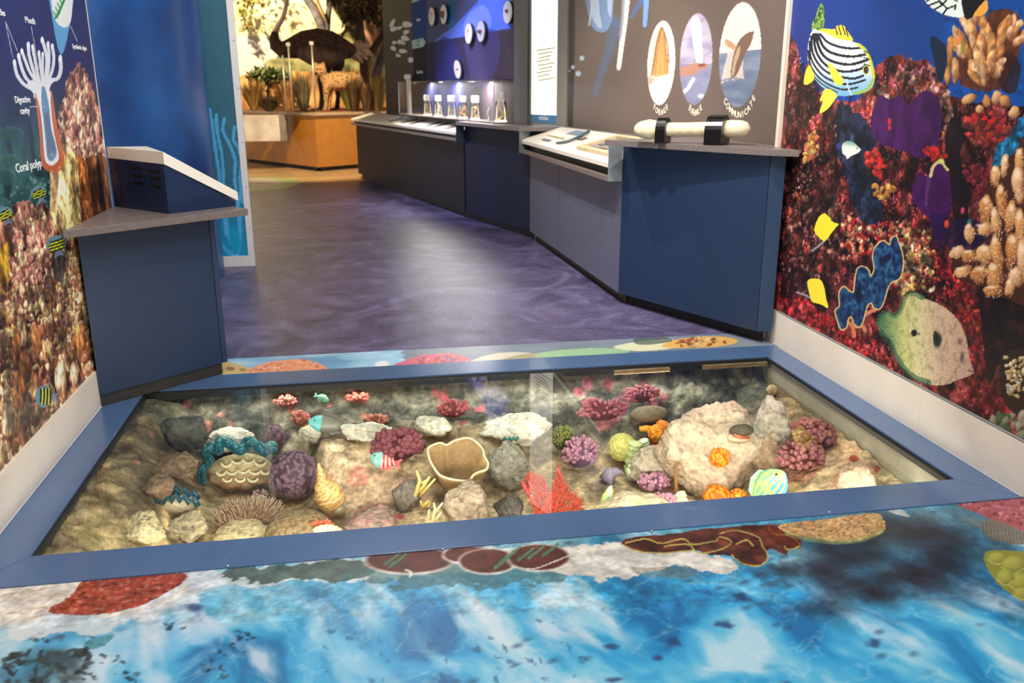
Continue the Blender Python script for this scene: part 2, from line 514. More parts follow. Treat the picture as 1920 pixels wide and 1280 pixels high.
# ================================================================== the setting
XL, XR = -1.045, 1.936                       # faces of the two baseboards
XLI, XRI, YFI, YBI = -0.917, 1.816, 2.244, 3.572   # clear opening of the floor window
YFO, YBO, YS = 2.094, 3.740, 3.986           # outer edges of its frame, end of the printed strip behind it
BLUE = (68, 95, 132)
NAVY = (32, 51, 80)

def floor_mat():
    m = bpy.data.materials.new('marbled_lino'); m.use_nodes = True
    nt = m.node_tree; b = nt.nodes['Principled BSDF']
    tc = nt.nodes.new('ShaderNodeTexCoord')
    mp = nt.nodes.new('ShaderNodeMapping'); mp.inputs['Scale'].default_value = (1.5, 1.5, 1)
    mp.inputs['Rotation'].default_value = (0, 0, 0.5)
    nt.links.new(tc.outputs['Object'], mp.inputs['Vector'])
    n1 = nt.nodes.new('ShaderNodeTexNoise'); n1.inputs['Scale'].default_value = 1.6; n1.inputs['Detail'].default_value = 9; n1.inputs['Distortion'].default_value = 2.2
    nt.links.new(mp.outputs['Vector'], n1.inputs['Vector'])
    cr = nt.nodes.new('ShaderNodeValToRGB')
    for p, c in ((0.30, (52, 44, 70)), (0.52, (76, 68, 100)), (0.72, (104, 96, 130))):
        e = cr.color_ramp.elements.new(p); e.color = L(c)
    cr.color_ramp.elements.remove(cr.color_ramp.elements[0]); cr.color_ramp.elements.remove(cr.color_ramp.elements[-1])
    nt.links.new(n1.outputs['Fac'], cr.inputs['Fac'])
    wv = nt.nodes.new('ShaderNodeTexNoise'); wv.inputs['Scale'].default_value = 3.2; wv.inputs['Detail'].default_value = 5; wv.inputs['Distortion'].default_value = 6.0
    nt.links.new(mp.outputs['Vector'], wv.inputs['Vector'])
    c2 = nt.nodes.new('ShaderNodeValToRGB')
    c2.color_ramp.elements[0].position = 0.485; c2.color_ramp.elements[0].color = (0, 0, 0, 1)
    c2.color_ramp.elements[1].position = 0.50; c2.color_ramp.elements[1].color = (1, 1, 1, 1)
    e = c2.color_ramp.elements.new(0.515); e.color = (0, 0, 0, 1)
    nt.links.new(wv.outputs['Fac'], c2.inputs['Fac'])
    ml = nt.nodes.new('ShaderNodeMath'); ml.operation = 'MULTIPLY'; ml.inputs[1].default_value = 0.45
    nt.links.new(c2.outputs['Color'], ml.inputs[0])
    mx = nt.nodes.new('ShaderNodeMix'); mx.data_type = 'RGBA'
    nt.links.new(ml.outputs[0], mx.inputs[0]); nt.links.new(cr.outputs['Color'], mx.inputs[6]); mx.inputs[7].default_value = L((150, 146, 190))
    nt.links.new(mx.outputs[2], b.inputs['Base Color'])
    b.inputs['Roughness'].default_value = 0.39
    b.inputs['Specular IOR Level'].default_value = 0.7
    return m
tag(MB().box((-7, YS, -0.06), (6, 11.9, 0)).build('floor', floor_mat()), kind='structure')
tag(MB().box((-7, 11.9, -0.06), (6, 19, 0)).build('floor_savanna', pmat('tan_lino', (196, 160, 112), 0.35, 0.15, 3)), kind='structure')
tag(MB().box((-7, -2.5, -0.06), (6, 0.9, 0)).build('floor_entrance', pmat('blue_lino', (90, 150, 190), 0.35, 0.2, 3)), kind='structure')
tag(MB().box((-7, -2.5, 3.2), (6, 19, 3.3)).build('ceiling', pmat('ceiling_paint', (196, 190, 184), 0.8, 0.03, 3)), kind='structure')
cream = pmat('cream_paint', (226, 214, 198), 0.42, 0.03, 6)
edge_grey = pmat('edge_grey', (128, 132, 130), 0.5, 0.05, 6)
print_mat = vmat('satin_print', rough=0.38, var=0.06, scale=350, spec=0.35)
vinyl_mat = vmat('floor_vinyl', rough=0.30, var=0.05, scale=300, spec=0.45)

# ------------------------------------------------------------------ right wall: printed reef
wr = tag(MB().box((XR+0.013, 0.3, 0.0), (XR+0.075, 3.875, 3.2)).build('wall_right', cream), kind='structure')
pr = Print((XR+0.012, 0, 0), (0, -1, 0), (0, 0, 1), -axis(0.3, 3.875, 1.98, 3.875, 0.0032, 0.008)[::-1], axis(0.168, 3.2, 0.168, 1.60, 0.0030, 0.03))
U, V = pr.U, pr.V
def reef_right(p):
    U, V = p.U, p.V
    g = stretchc(-U, 2.2, 3.9)[..., None]
    p.rgb[:] = np.array((6, 74, 150))*(1-g)+np.array((22, 46, 122))*g
    p.rgb *= (0.94+0.12*fbm(U*6, V*6, 4, 2))[..., None]
    def reefcol(U, V, b):
        t = stretchc(fbm(U*22, V*22, 5, 11), 0.30, 0.72)
        c = pal(t, [(22, 8, 14), (62, 18, 24), (112, 30, 34), (150, 58, 52), (120, 60, 62)])
        d = stretchc(fbm(U*5, V*5, 3, 15), 0.35, 0.62)[..., None]
        f1, f2, i = worley(U*95, V*70, 4)
        sp = (np.clip(0.42-f1, 0, 1)*2.2)[..., None]*(i > 0.45)[..., None]
        c = c*(0.55+0.55*d)
        return c*(1-sp)+np.array((205, 120, 112))*sp*(0.5+0.6*d)
    p.poly([(1470,78),(1490,80),(1497,95),(1500,130),(1512,150),(1530,170),(1560,185),(1600,190),(1625,165),(1640,130),(1660,112),(1690,100),(1705,118),(1735,112),(1750,128),(1765,165),(1790,185),(1830,190),(1880,185),(1920,200),(2300,180),(3200,200),(3200,2200),(1920,1000),(1380,600),(1440,300)], reefcol, wob=0.012, wf=25)
    # deep water gap in the reef and open water at the right
    p.poly([(1570,200),(1592,196),(1612,215),(1640,255),(1648,300),(1652,345),(1655,400),(1640,425),(1618,420),(1598,392),(1590,350),(1578,320),(1566,270)], lambda U, V, b: pal(fbm(U*14, V*14, 4, 8), [(12, 18, 38), (20, 34, 60), (44, 66, 84)]), .92, wob=0.03, wf=18)
    p.poly([(1868,275),(1890,262),(1905,232),(1925,215),(2100,205),(2400,190),(2460,250),(2300,330),(2100,370),(1960,352),(1895,385),(1868,372),(1860,330)], lambda U, V, b: pal(fbm(U*8, V*8, 3, 9), [(14, 70, 116), (26, 100, 140), (44, 122, 158)]), wob=0.016, wf=18)
    # speckled brown-pink nubs on the left, red at the bottom, cream and red in the middle
    p.scatter([(1478,90),(1500,100),(1560,190),(1575,330),(1600,400),(1560,560),(1465,560)], 620, (1.4, 3.2), (1.1, 2.0), [(150,84,80),(186,120,112),(120,52,48),(206,150,140),(96,36,34)], seed=1, rot=(0, 0.3))
    p.scatter([(1470,340),(1560,360),(1575,420),(1560,520),(1466,520)], 90, (3, 6), (1.3, 2.1), [(176,84,54),(190,104,84),(140,50,44),(210,140,120)], seed=2, rot=(0, 0.3))
    p.scatter([(1464,520),(1500,560),(1580,610),(1640,640),(1690,700),(1700,730),(1560,640),(1466,592)], 420, (2, 5), (0.9, 1.7), [(196,36,44),(170,24,32),(214,84,86),(140,20,26),(206,60,60)], seed=3, rot=(0, 0.6))
    p.scatter([(1575,400),(1640,420),(1705,410),(1745,470),(1735,540),(1690,560),(1640,470),(1580,500)], 460, (2, 5.5), (0.8, 1.6), [(196,52,48),(220,150,110),(206,96,80),(232,206,160),(160,30,34),(224,128,110)], seed=4, rot=(0, 0.8))
    p.scatter([(1685,430),(1745,430),(1760,540),(1700,560),(1672,520)], 130, (2.5, 6), (0.8, 1.5), [(226,200,140),(206,176,96),(232,214,180),(200,120,70)], seed=5, rot=(0, 0.8))
    p.scatter([(1745,470),(1800,520),(1850,600),(1850,700),(1880,790),(1800,740),(1825,640),(1770,560)], 330, (2, 6), (0.8, 1.5), [(150,26,30),(176,48,40),(110,18,22),(190,80,60),(196,40,60)], seed=6, rot=(0, 0.8))
    p.poly([(1838,560),(1880,545),(1925,540),(1930,690),(1880,680),(1858,720),(1846,650)], (26, 10, 13), 0.85, wob=0.015)
    p.scatter([(1850,720),(1900,700),(1900,810),(1830,780)], 110, (2, 6), (0.8, 1.5), [(160,24,36),(190,50,70),(120,14,20)], seed=7, rot=(0, .8))
    p.scatter([(1630,190),(1700,110),(1760,130),(1790,190),(1790,260),(1770,260),(1750,180),(1690,170),(1640,260)], 190, (2, 6), (1.0, 1.9), [(176,96,70),(206,140,120),(190,110,130),(150,60,54),(214,170,150)], seed=8, rot=(0, 0.4))
    big = [(1462,80),(1500,100),(1560,190),(1640,140),(1700,110),(1760,140),(1800,190),(1925,200),(1925,830),(1690,720),(1462,600)]
    p.grain(big, 26, .45, 1.30, 201); p.grain(big, 90, .72, 1.22, 203)
    p.grain([(1470,150),(1560,190),(1580,400),(1560,560),(1464,560)], 9, .5, 1.05, 205, asp=.6)
    # purple sponges
    pu = lambda U, V, b: pal(fbm(U*30, V*16, 4, 21), [(38, 8, 52), (64, 18, 80), (84, 30, 104)])
    p.poly([(1632,225),(1648,180),(1668,188),(1690,178),(1702,196),(1722,178),(1740,168),(1758,186),(1766,220),(1760,262),(1748,292),(1722,296),(1700,286),(1668,276),(1640,262)], pu, wob=0.005)
    p.poly([(1713,345),(1724,322),(1738,330),(1750,312),(1766,306),(1778,326),(1784,372),(1780,404),(1752,412),(1738,404),(1718,388),(1710,366)], pu, wob=0.004)
    p.stroke([(1742,330),(1738,360),(1736,385)], 6, (112, 66, 132), 0.5)
    p.poly([(1744,402),(1776,404),(1770,430),(1762,470),(1750,440)], (40, 14, 70), 0.9)
    p.stroke([(1745,330),(1750,312),(1764,303),(1777,318)], 6, (226, 206, 140), 0.9)
    p.stroke([(1764,300),(1768,302)], 10, (220, 214, 110), 0.9)
    # dark cleft
    p.poly([(1778,230),(1800,215),(1812,250),(1800,300),(1830,330),(1815,400),(1830,440),(1860,470),(1800,450),(1786,400),(1784,330),(1770,300)], (16, 10, 16), 0.85, wob=0.01)
    p.poly([(1770,420),(1820,410),(1850,430),(1830,470),(1780,470)], (30, 20, 60), 0.7, wob=0.01)
    # scarlet clusters
    p.scatter([(1622,290),(1640,278),(1655,300),(1660,325),(1650,340),(1628,322)], 46, (3, 6), (0.8, 1.3), [(226,46,40),(238,76,58),(200,30,28)], seed=9, rot=(0, .8))
    p.scatter([(1730,280),(1775,270),(1775,292),(1750,300)], 26, (3, 6), (0.8, 1.3), [(226,46,40),(210,36,36)], seed=10, rot=(0, .8))
    p.scatter([(1800,225),(1850,208),(1885,225),(1885,262),(1850,278),(1815,262)], 90, (3, 7), (0.8, 1.4), [(206,40,36),(176,60,48),(120,36,40),(226,70,60),(96,50,44)], seed=11, rot=(0, .8))
    p.scatter([(1805,310),(1850,305),(1862,350),(1840,385),(1815,360)], 80, (3, 6), (0.8, 1.4), [(120,30,40),(150,50,60),(90,24,32)], seed=12, rot=(0, .8))
    for c, r, col in (((1668,228),5,(226,50,40)),((1668,240),4,(226,50,40)),((1775,420),6,(236,86,52)),((1805,395),5,(220,80,110)),((1818,418),6,(30,120,96))):
        p.ell(c, (r*.8, 0), (0, r*1.4), col, light=(-.2, -.3), lo=np.array(col)*.5)
    # tan finger corals, upper and lower
    tan = [(222,160,92),(236,184,124),(206,138,76),(240,196,150)]
    p.poly([(1800,160),(1795,110),(1830,60),(1860,20),(1905,22),(1915,70),(1905,120),(1880,165),(1840,172)], (84, 44, 28), wob=0.012, wf=30)
    p.poly([(1868,120),(1890,100),(1912,120),(1905,170),(1880,170)], (40, 20, 22), .8, wob=.006)
    def fingers(lst, lo):
        for (x, y, rx, ry, rot, c) in lst:
            a = math.radians(rot)
            p.ell((x, y), (rx*math.cos(a), rx*math.sin(a)), (-ry*math.sin(a), ry*math.cos(a)), tan[c], light=(-0.3, -0.35), lo=lo, warp=.22)
    rg = random.Random(31); fl_ = []
    for k_ in range(64):
        an = rg.uniform(-42, 46); ds = rg.uniform(18, 142); a_ = math.radians(an)
        fl_.append((1846+math.sin(a_)*ds*.78, 168-math.cos(a_)*ds, rg.uniform(6, 11), rg.uniform(13, 25), an*.9+rg.uniform(-10, 10), rg.randrange(4), ds))
    fl_.sort(key=lambda q: -q[6])
    fingers([q[:6] for q in fl_ if q[0] > 1786], (104, 50, 26))
    fingers([(1780,105,7,36,4,0),(1790,130,8,26,-4,1),(1776,140,7,20,0,0)], (104, 50, 26))
    p.grain([(1770,20),(1915,15),(1918,180),(1770,175)], 60, .80, 1.15, 207)
    p.ell((1806,88), (5, 0), (-1, 16), (128, 128, 44), 0.8)
    fingers([(1818,185,16,10,-20,1),(1868,182,10,16,20,1),(1884,190,12,12,0,0),(1902,212,12,14,0,1),(1838,205,8,8,0,1),(1850,190,9,14,0,2)], (80, 40, 30))
    p.poly([(1850,345),(1900,290),(1930,270),(1960,560),(1890,560),(1850,540),(1790,520),(1785,490),(1820,470),(1850,440)], (64, 34, 22), wob=0.006)
    rng = random.Random(5)
    spots = [(1848,392,14,28,8),(1866,330,10,22,4),(1884,312,8,22,10),(1880,376,11,36,-6),(1912,300,10,26,0),(1910,350,12,40,0),(1846,430,22,14,-30),(1818,436,11,20,-6),(1868,420,11,38,-8),(1895,410,11,34,10),(1914,430,12,42,-4),(1796,472,16,12,-20),(1818,480,18,14,-10),(1845,480,17,26,12),(1870,470,12,34,-10),(1898,470,14,36,8),(1918,490,12,40,0),(1806,510,20,12,-24),(1836,515,16,20,20),(1866,516,18,26,-8),(1900,520,16,20,16),(1862,546,22,13,-4),(1893,540,9,20,4)]
    for (x, y, rx, ry, ro) in spots:
        a = math.radians(ro); c = tan[rng.randrange(4)]
        p.ell((x, y), (rx*math.cos(a), rx*math.sin(a)), (-ry*math.sin(a), ry*math.cos(a)), c, light=(-.3, -.35), lo=(96, 46, 22), warp=.3)
        p.ell((x-rx*.15+ry*.55*math.sin(a), y-ry*.6*math.cos(a)), (rx*.6, 0), (0, ry*.3), (246, 226, 204), 0.75, soft=0.6)
        for k in range(int(rx*ry/7)):
            t = rng.uniform(0, 6.28); q = math.sqrt(rng.uniform(0, .9))
            dx, dy = rx*q*math.cos(t), ry*q*math.sin(t)
            p.ell((x+dx*math.cos(a)-dy*math.sin(a), y+dx*math.sin(a)+dy*math.cos(a)), (1.3, 0), (0, 1.5), (244, 206, 158), 0.55)
    # dark fin and spotted fish at the top edge
    p.poly([(1744,75),(1752,68),(1772,86),(1776,110),(1768,150),(1760,150),(1750,110)], (12, 30, 52), 0.92)
    p.poly([(1735,-20),(1738,6),(1756,20),(1778,30),(1806,32),(1808,20),(1804,-20)], (226, 240, 232))
    p.poly([(1805,-20),(1808,31),(1824,31),(1850,-4),(1850,-20)], (8, 10, 14))
    p.poly([(1825,31),(1830,20),(1840,8),(1850,0),(1852,18),(1846,26),(1838,30)], (226, 160, 66))
    for a, b in (((1738,2),(1755,-8)),((1742,10),(1762,2)),((1752,18),(1766,10)),((1768,26),(1776,16)),((1755,-8),(1766,10)),((1762,2),(1776,16)),((1776,16),(1792,10)),((1766,10),(1780,-6)),((1780,-6),(1795,2)),((1792,10),(1790,18))):
        p.stroke([a, b], 3.2, (14, 20, 24))
    # sweetlips
    p.poly([(1524,57),(1521,50),(1530,28),(1538,7),(1544,12),(1546,35),(1543,55),(1537,61)], lambda U, V, b: pal(stretchc(vnoise(U*260, V*120, 3), .35, .65), [(30, 60, 40), (96, 150, 78), (150, 176, 70)]))
    p.poly([(1533,58),(1548,54),(1564,55),(1568,49),(1580,47),(1590,60),(1599,77),(1575,76),(1550,68)], (228, 208, 62))
    p.poly([(1524,56),(1536,58),(1552,64),(1572,73),(1598,78),(1612,85),(1625,100),(1633,120),(1640,145),(1637,160),(1628,170),(1605,177),(1585,180),(1565,178),(1545,166),(1528,148),(1517,125),(1514,100),(1517,75)], lambda U, V, b: pal(stretchc(V, p.P(1575, 178)[1], p.P(1575, 95)[1]), [(112, 168, 200), (160, 196, 220), (226, 234, 242), (238, 242, 246)]))
    K = (22, 26, 42)
    for st, ww in (([(1538,64),(1552,79),(1575,88),(1600,91),(1618,89)],5),([(1533,64),(1545,89),(1565,101),(1595,106),(1618,103),(1628,99)],5.5),([(1529,64),(1538,95),(1556,113),(1590,121),(1618,115),(1634,108)],5.5),([(1525,64),(1531,98),(1550,123),(1580,134),(1608,131),(1622,124)],5),([(1521,68),(1525,103),(1545,131),(1572,143),(1600,147),(1618,142)],4.5),([(1518,78),(1521,110),(1538,137),(1560,151),(1590,158),(1622,150)],4),([(1515,95),(1520,122),(1535,145),(1557,160),(1582,168),(1608,164)],3.4),([(1516,115),(1526,142),(1545,160),(1570,173)],2.6)):
        p.stroke(st, ww, K)
    p.stroke([(1608,83),(1622,94),(1633,118),(1638,145)], 6, (196, 204, 70), 0.95)
    p.stroke([(1637,150),(1626,168),(1604,175)], 6, (150, 180, 80), 0.9)
    for y in (96, 108, 120): p.stroke([(1620, y), (1630, y+3)], 2.5, K)
    p.ell((1624,131), (7, 0), (0, 9.5), (206, 206, 80)); p.ell((1624,131), (5, 0), (0, 7.5), (34, 32, 30)); p.ell((1626,131), (2.5, 0), (0, 4), (70, 66, 50))
    p.poly([(1552,117),(1565,127),(1581,150),(1576,160),(1566,157),(1557,138)], (214, 214, 66))
    p.stroke([(1588,152),(1591,166),(1596,178)], 3, (190, 210, 210), 0.9)
    for a in ((1566,50,1570,64),(1572,48,1577,65),(1579,47,1585,65),(1586,54,1590,68)): p.stroke([(a[0], a[1]), (a[2], a[3])], 2.4, K)
    p.poly([(1518,122),(1511,132),(1507,155),(1513,159),(1527,147),(1522,130)], (226, 212, 60))
    p.poly([(1546,168),(1541,178),(1537,189),(1543,190),(1538,204),(1538,212),(1552,204),(1566,186),(1569,179),(1558,168)], (240, 234, 74))
    # small white fish, yellow patch and the two yellow fish
    p.ell((1574,274), (7, 0), (0, 7), (64, 62, 130), 0.9)
    p.poly([(1579,272),(1586,265),(1597,265),(1608,274),(1614,281),(1606,288),(1597,292),(1588,298),(1586,292),(1580,287)], lambda U, V, b: pal(stretchc(V, p.P(1596, 285)[1], p.P(1596, 265)[1]), [(230, 230, 224), (206, 216, 204), (96, 150, 140)]))
    p.ell((1607,278), (1.6, 0), (0, 1.8), (20, 20, 20))
    p.scatter([(1512,255),(1528,238),(1537,258),(1532,280),(1520,300),(1508,310),(1506,290)], 44, (2.5, 5), (1.0, 1.6), [(232,206,96),(226,150,80),(236,220,140),(220,110,80)], seed=13, rot=(0, .5))
    p.stroke([(1545,452),(1536,460),(1523,470)], 4, (150, 150, 160), 0.9)
    p.poly([(1546,400),(1556,408),(1563,416),(1572,420),(1566,428),(1556,441),(1546,452),(1536,445),(1527,433),(1530,418),(1537,405)], (250, 222, 52))
    p.stroke([(1559,412),(1565,416)], 3, (30, 30, 30))
    p.stroke([(1518,558),(1508,552),(1494,548)], 4, (150, 150, 160), 0.9)
    p.poly([(1514,527),(1526,522),(1540,526),(1546,542),(1549,560),(1553,577),(1540,571),(1530,568),(1522,565),(1517,548)], (250, 224, 60))
    p.scatter([(1638,345),(1680,350),(1672,372),(1640,372)], 20, (4, 8), (.6, 1), [(210,140,60),(230,180,90)], seed=14)
    # giant clam of the print
    for k, (a, b) in enumerate((((1576,610),(1590,626)),((1584,600),(1602,630)),((1592,598),(1612,628)),((1602,612),(1622,620)),((1616,606),(1634,596)),((1622,590),(1640,582)))):
        p.stroke([a, ((a[0]+b[0])/2+5, (a[1]+b[1])/2-4), b], 7, (196, 116, 84) if k % 2 else (116, 50, 36))
    cl = [(1637,482),(1641,465),(1655,452),(1668,460),(1672,448),(1680,444),(1686,460),(1692,480),(1692,505),(1685,522),(1672,528),(1664,540),(1658,560),(1650,577),(1640,577),(1634,567),(1626,572),(1622,585),(1618,600),(1611,612),(1602,606),(1597,593),(1590,597),(1587,612),(1578,617),(1572,604),(1567,583),(1575,573),(1574,550),(1582,538),(1592,546),(1601,548),(1604,525),(1608,505),(1618,500),(1628,507),(1632,520),(1640,505)]
    p.stroke(cl+[cl[0]], 5, (214, 186, 120), 0.9)
    p.poly(cl, lambda U, V, b: pal(stretchc(fbm(U*60, V*60, 4, 31), .3, .75), [(12, 34, 66), (26, 62, 108), (48, 100, 136)]))
    p.poly([(1606,545),(1612,530),(1616,552),(1612,568),(1606,560)], (8, 14, 24), .8)
    p.poly([(1650,485),(1672,476),(1664,492),(1652,500)], (8, 14, 30), .6)
    # filefish
    ff = [(1646,607),(1652,592),(1664,585),(1678,592),(1690,576),(1695,560),(1708,549),(1722,551),(1735,560),(1752,566),(1778,581),(1800,605),(1812,635),(1816,660),(1822,685),(1826,698),(1814,706),(1795,712),(1778,720),(1762,722),(1740,720),(1715,709),(1697,693),(1683,675),(1675,650),(1665,634),(1652,625)]
    c0 = p.P(1735, 645)
    def fcol(U, V, b):
        a = p.P(1690, 640); e = p.P(1820, 660); d = e-a
        t = ((U-a[0])*d[0]+(V-a[1])*d[1])/(d@d)
        c = pal(np.clip(t*0.72+0.30, 0, 1), [(44, 96, 60), (120, 150, 92), (196, 196, 120), (216, 206, 150), (212, 186, 150), (206, 172, 146), (196, 156, 132)])
        f1, f2, i = worley(U*140, V*140, 6)
        c = c*(1-0.35*np.clip(0.9-fbm(U*60, V*60, 3, 7)*1.7, 0, 1))[..., None]
        m = (np.clip(0.35-f1, 0, 1)*2.4*(i > 0.55))[..., None]
        c = c*(1-m)+np.array((236, 238, 214))*m
        m = (np.clip(0.33-f1, 0, 1)*2.0*(i < 0.16))[..., None]
        return c*(1-m)+np.array((40, 46, 40))*m
    r = p.poly(ff, fcol, ret=True)
    p.stroke([(1646,607),(1652,592),(1664,585),(1678,592),(1690,576),(1695,560),(1708,549),(1730,558)], 10, (48, 104, 66), 0.55)
    p.stroke([(1652,624),(1668,640),(1680,668),(1697,693),(1715,708),(1742,717)], 11, (44, 84, 62), 0.6)
    p.ell((1714,624), (6, 0), (0, 7), (26, 34, 34)); p.ell((1722,626), (4, 0), (0, 3), (80, 84, 50), .6)
    p.ell((1758,638), (9, 4), (-4, 17), (26, 32, 30), .95, soft=.5); p.ell((1754,632), (5, 0), (0, 13), (20, 26, 26), .8)
    p.ell((1804,670), (5, 2), (-2, 14), (70, 60, 56), .7, soft=.6); p.ell((1800,640), (6, 0), (0, 9), (80, 64, 60), .6, soft=.6)
    p.stroke([(1815,694),(1825,696)], 2, (60, 46, 40), .8)
    # pale dotted coral and green-tipped polyps in the lower corner
    p.poly([(1878,670),(1930,660),(1930,770),(1885,760)], (40, 26, 14), wob=.006)
    p.scatter([(1880,668),(1925,665),(1925,750),(1890,740)], 70, (2.4, 5), (.9, 1.1), [(232,206,150),(220,186,120),(240,224,190)], seed=15)
    p.scatter([(1858,780),(1925,765),(1925,830),(1890,820)], 18, (5, 9), (1.1, 1.5), [(150,150,120),(190,180,150),(80,110,70)], seed=16)
reef_right(pr)
o = pr.build('mural_print', print_mat, wr)
tag(o, 'printed coral reef mural with a striped fish')
bbm = MB()
seams = [0.3, 1.55, 2.62, 3.47, 3.742]
br = empty('baseboard_right', (XR, 2.0, 0), kind='structure')
for a, b in zip(seams[:-1], seams[1:]):
    MB().box((XR, a+0.0008, 0.004), (XR+0.0125, b-0.0008, 0.166)).build('board', cream, br, bevel=0.001)
MB().box((XR+0.0005, 0.3, 0.1662), (XR+0.0125, 3.745, 0.171)).build('top_edge', edge_grey, br)
tag(MB().box((XR-0.004, 3.877, 0.93), (XR+0.085, 3.905, 3.2)).build('trim_1', cream), kind='structure')

# ------------------------------------------------------------------ left wall: printed reef with the coral polyp diagram
WLE = 3.97
wl = tag(MB().box((XL-0.06, 0.3, 0.0), (XL-0.013, WLE, 3.2)).build('wall_left', cream), kind='structure')
pl = Print((XL-0.012, 0, 0), (0, 1, 0), (0, 0, 1), axis(0.3, WLE, 2.40, WLE, 0.0034, 0.02), axis(0.146, 3.2, 0.146, 1.58, 0.0030, 0.03))
def reef_left(p):
    U, V = p.U, p.V
    t = stretchc(V, 0.75, 1.45)
    p.rgb[:] = pal(t, [(30, 74, 78), (32, 72, 84), (34, 56, 96), (34, 46, 98), (40, 50, 104)])
    tex = stretchc(fbm(U*16, V*12, 5, 41), .35, .65)
    lo = stretchc(V, 1.25, 0.95)[..., None]
    p.rgb[:] = p.rgb*(1-lo*0.55)+pal(tex, [(10, 34, 42), (28, 74, 74), (66, 128, 118)])*lo*0.55
    p.rgb *= (0.92+0.16*fbm(U*30, V*30, 3, 6))[..., None]
    # pale plate corals in the blue-green distance
    for (x, y, rx, ry) in ((20,250,26,14),(45,365,26,20),(8,330,22,18),(70,345,20,14),(18,300,20,12)):
        p.ell((x, y), (rx, 0), (0, ry), (84, 140, 128), .35); p.ell((x, y+2), (rx*.85, 0), (0, ry*.82), (30, 70, 72), .6)
    p.scatter([(0,360),(60,330),(100,340),(110,400),(60,420),(0,420)], 120, (2, 4), (1, 1.6), [(110,160,150),(80,130,126),(60,100,100)], lo=(20,50,54), seed=20, lk=.6)
    # pink branching coral behind
    p.poly([(100,420),(104,330),(105,230),(118,205),(125,150),(142,128),(152,122),(165,150),(182,185),(200,250),(215,330),(222,430),(222,560),(100,560)], lambda U, V, b: pal(stretchc(fbm(U*26, V*12, 4, 44), .3, .7), [(46, 26, 30), (96, 58, 58), (140, 92, 84)]), wob=.006)
    p.scatter([(110,260),(112,215),(128,150),(145,125),(158,130),(180,185),(196,245),(205,300),(190,310),(150,290),(120,290)], 330, (2.2, 4), (1.8, 3.4), [(206,152,138),(226,190,168),(172,116,120),(150,98,96),(236,206,186)], lo=(60,30,34), seed=21, rot=(0.12, .2), light=(-.35, -.25))
    p.poly([(150,310),(205,300),(222,400),(222,470),(160,440)], lambda U, V, b: pal(stretchc(fbm(U*20, V*8, 4, 45), .3, .7), [(40, 24, 18), (92, 56, 34), (136, 84, 48)]), .9, wob=.005)
    p.scatter([(130,300),(150,290),(165,360),(175,400),(150,420)], 26, (6, 10), (2, 3.2), [(176,104,60),(150,84,48)], lo=(60,30,20), seed=22, rot=(.05, .15))
    p.poly([(98,280),(135,278),(148,330),(152,400),(150,470),(98,470),(94,380)], lambda U, V, b: pal(stretchc(fbm(U*40, V*40, 5, 46), .25, .75), [(150, 110, 84), (214, 176, 130), (226, 206, 140), (236, 210, 176)]), wob=.006)
    # near rocks
    p.poly([(-60,420),(0,405),(18,410),(25,385),(50,378),(60,390),(80,380),(100,410),(118,450),(145,450),(150,520),(190,740),(-100,1060),(-500,1400),(-500,600)], lambda U, V, b: pal(stretchc(fbm(U*22, V*16, 5, 47), .3, .7), [(38, 20, 22), (86, 48, 44), (140, 92, 78), (176, 128, 108)]), wob=.008)
    p.poly([(-40,470),(0,468),(18,455),(20,500),(16,530),(-40,540)], (176, 136, 44), .95, wob=.006)
    p.scatter([(18,420),(50,380),(80,395),(96,430),(100,520),(92,560),(20,560)], 420, (2.6, 5.2), (1.2, 2.4), [(214,170,150),(196,136,132),(232,204,174),(160,104,104),(178,120,112)], lo=(60,34,36), seed=23, rot=(.1, .3), light=(-.3, -.35))
    p.scatter([(0,540),(130,520),(160,600),(165,640),(0,650)], 430, (2.6, 6), (1.0, 2.2), [(206,164,140),(176,124,110),(226,202,166),(130,76,74),(196,150,90)], lo=(44,22,24), seed=24, rot=(.1, .35), light=(-.3, -.35))
    p.scatter([(100,470),(145,460),(180,660),(150,640),(120,560)], 240, (2.4, 5), (1.2, 2.2), [(226,200,160),(196,164,120),(150,104,80),(206,170,150)], lo=(44,26,22), seed=25, rot=(.1, .3))
    p.poly([(98,480),(118,470),(122,500),(118,530),(104,520)], (58, 50, 52), .9, wob=.004)
    p.scatter([(-60,620),(160,620),(178,720),(0,890),(-60,940)], 110, (8, 15), (1.3, 2.2), [(160,112,80),(186,140,106),(140,92,66),(212,176,146),(126,80,60)], lo=(44,22,20), seed=26, rot=(.12, .18), light=(-.3, -.35))
    p.scatter([(-60,640),(170,620),(178,720),(0,890),(-60,940)], 240, (2.4, 5.5), (1.0, 2.0), [(226,196,164),(206,160,110),(190,130,110),(236,214,190)], lo=(80,40,30), seed=27, rot=(.1, .3))
    for x, y, rx, ry in ((47,628,8,28),(32,645,10,30),(70,640,11,26),(47,690,13,36),(35,735,14,40),(115,710,14,34),(150,640,11,30),(140,700,10,24),(20,790,14,34)):
        p.ell((x, y), (rx, 0), (rx*.1, ry), (190,126,80) if (x+y) % 3 else (222,196,176), light=(-.35, -.3), lo=(70,34,22), warp=.3)
    p.scatter([(5,700),(22,690),(26,750),(8,755)], 22, (3.5, 5.5), (1, 1.3), [(232,206,170),(214,180,140)], lo=(60,30,20), seed=28)
    reg = [(-60,420),(0,405),(50,378),(105,400),(125,150),(150,122),(182,185),(222,330),(222,560),(190,740),(-100,1060),(-400,1300),(-400,600)]
    p.grain(reg, 18, .55, 1.40, 211, asp=.6); p.grain(reg, 70, .76, 1.28, 213, asp=.7)
    p.poly(reg, lambda U, V, b: np.clip(b*np.array([1.10, 1.10, .98]), 0, 255), smooth=False)
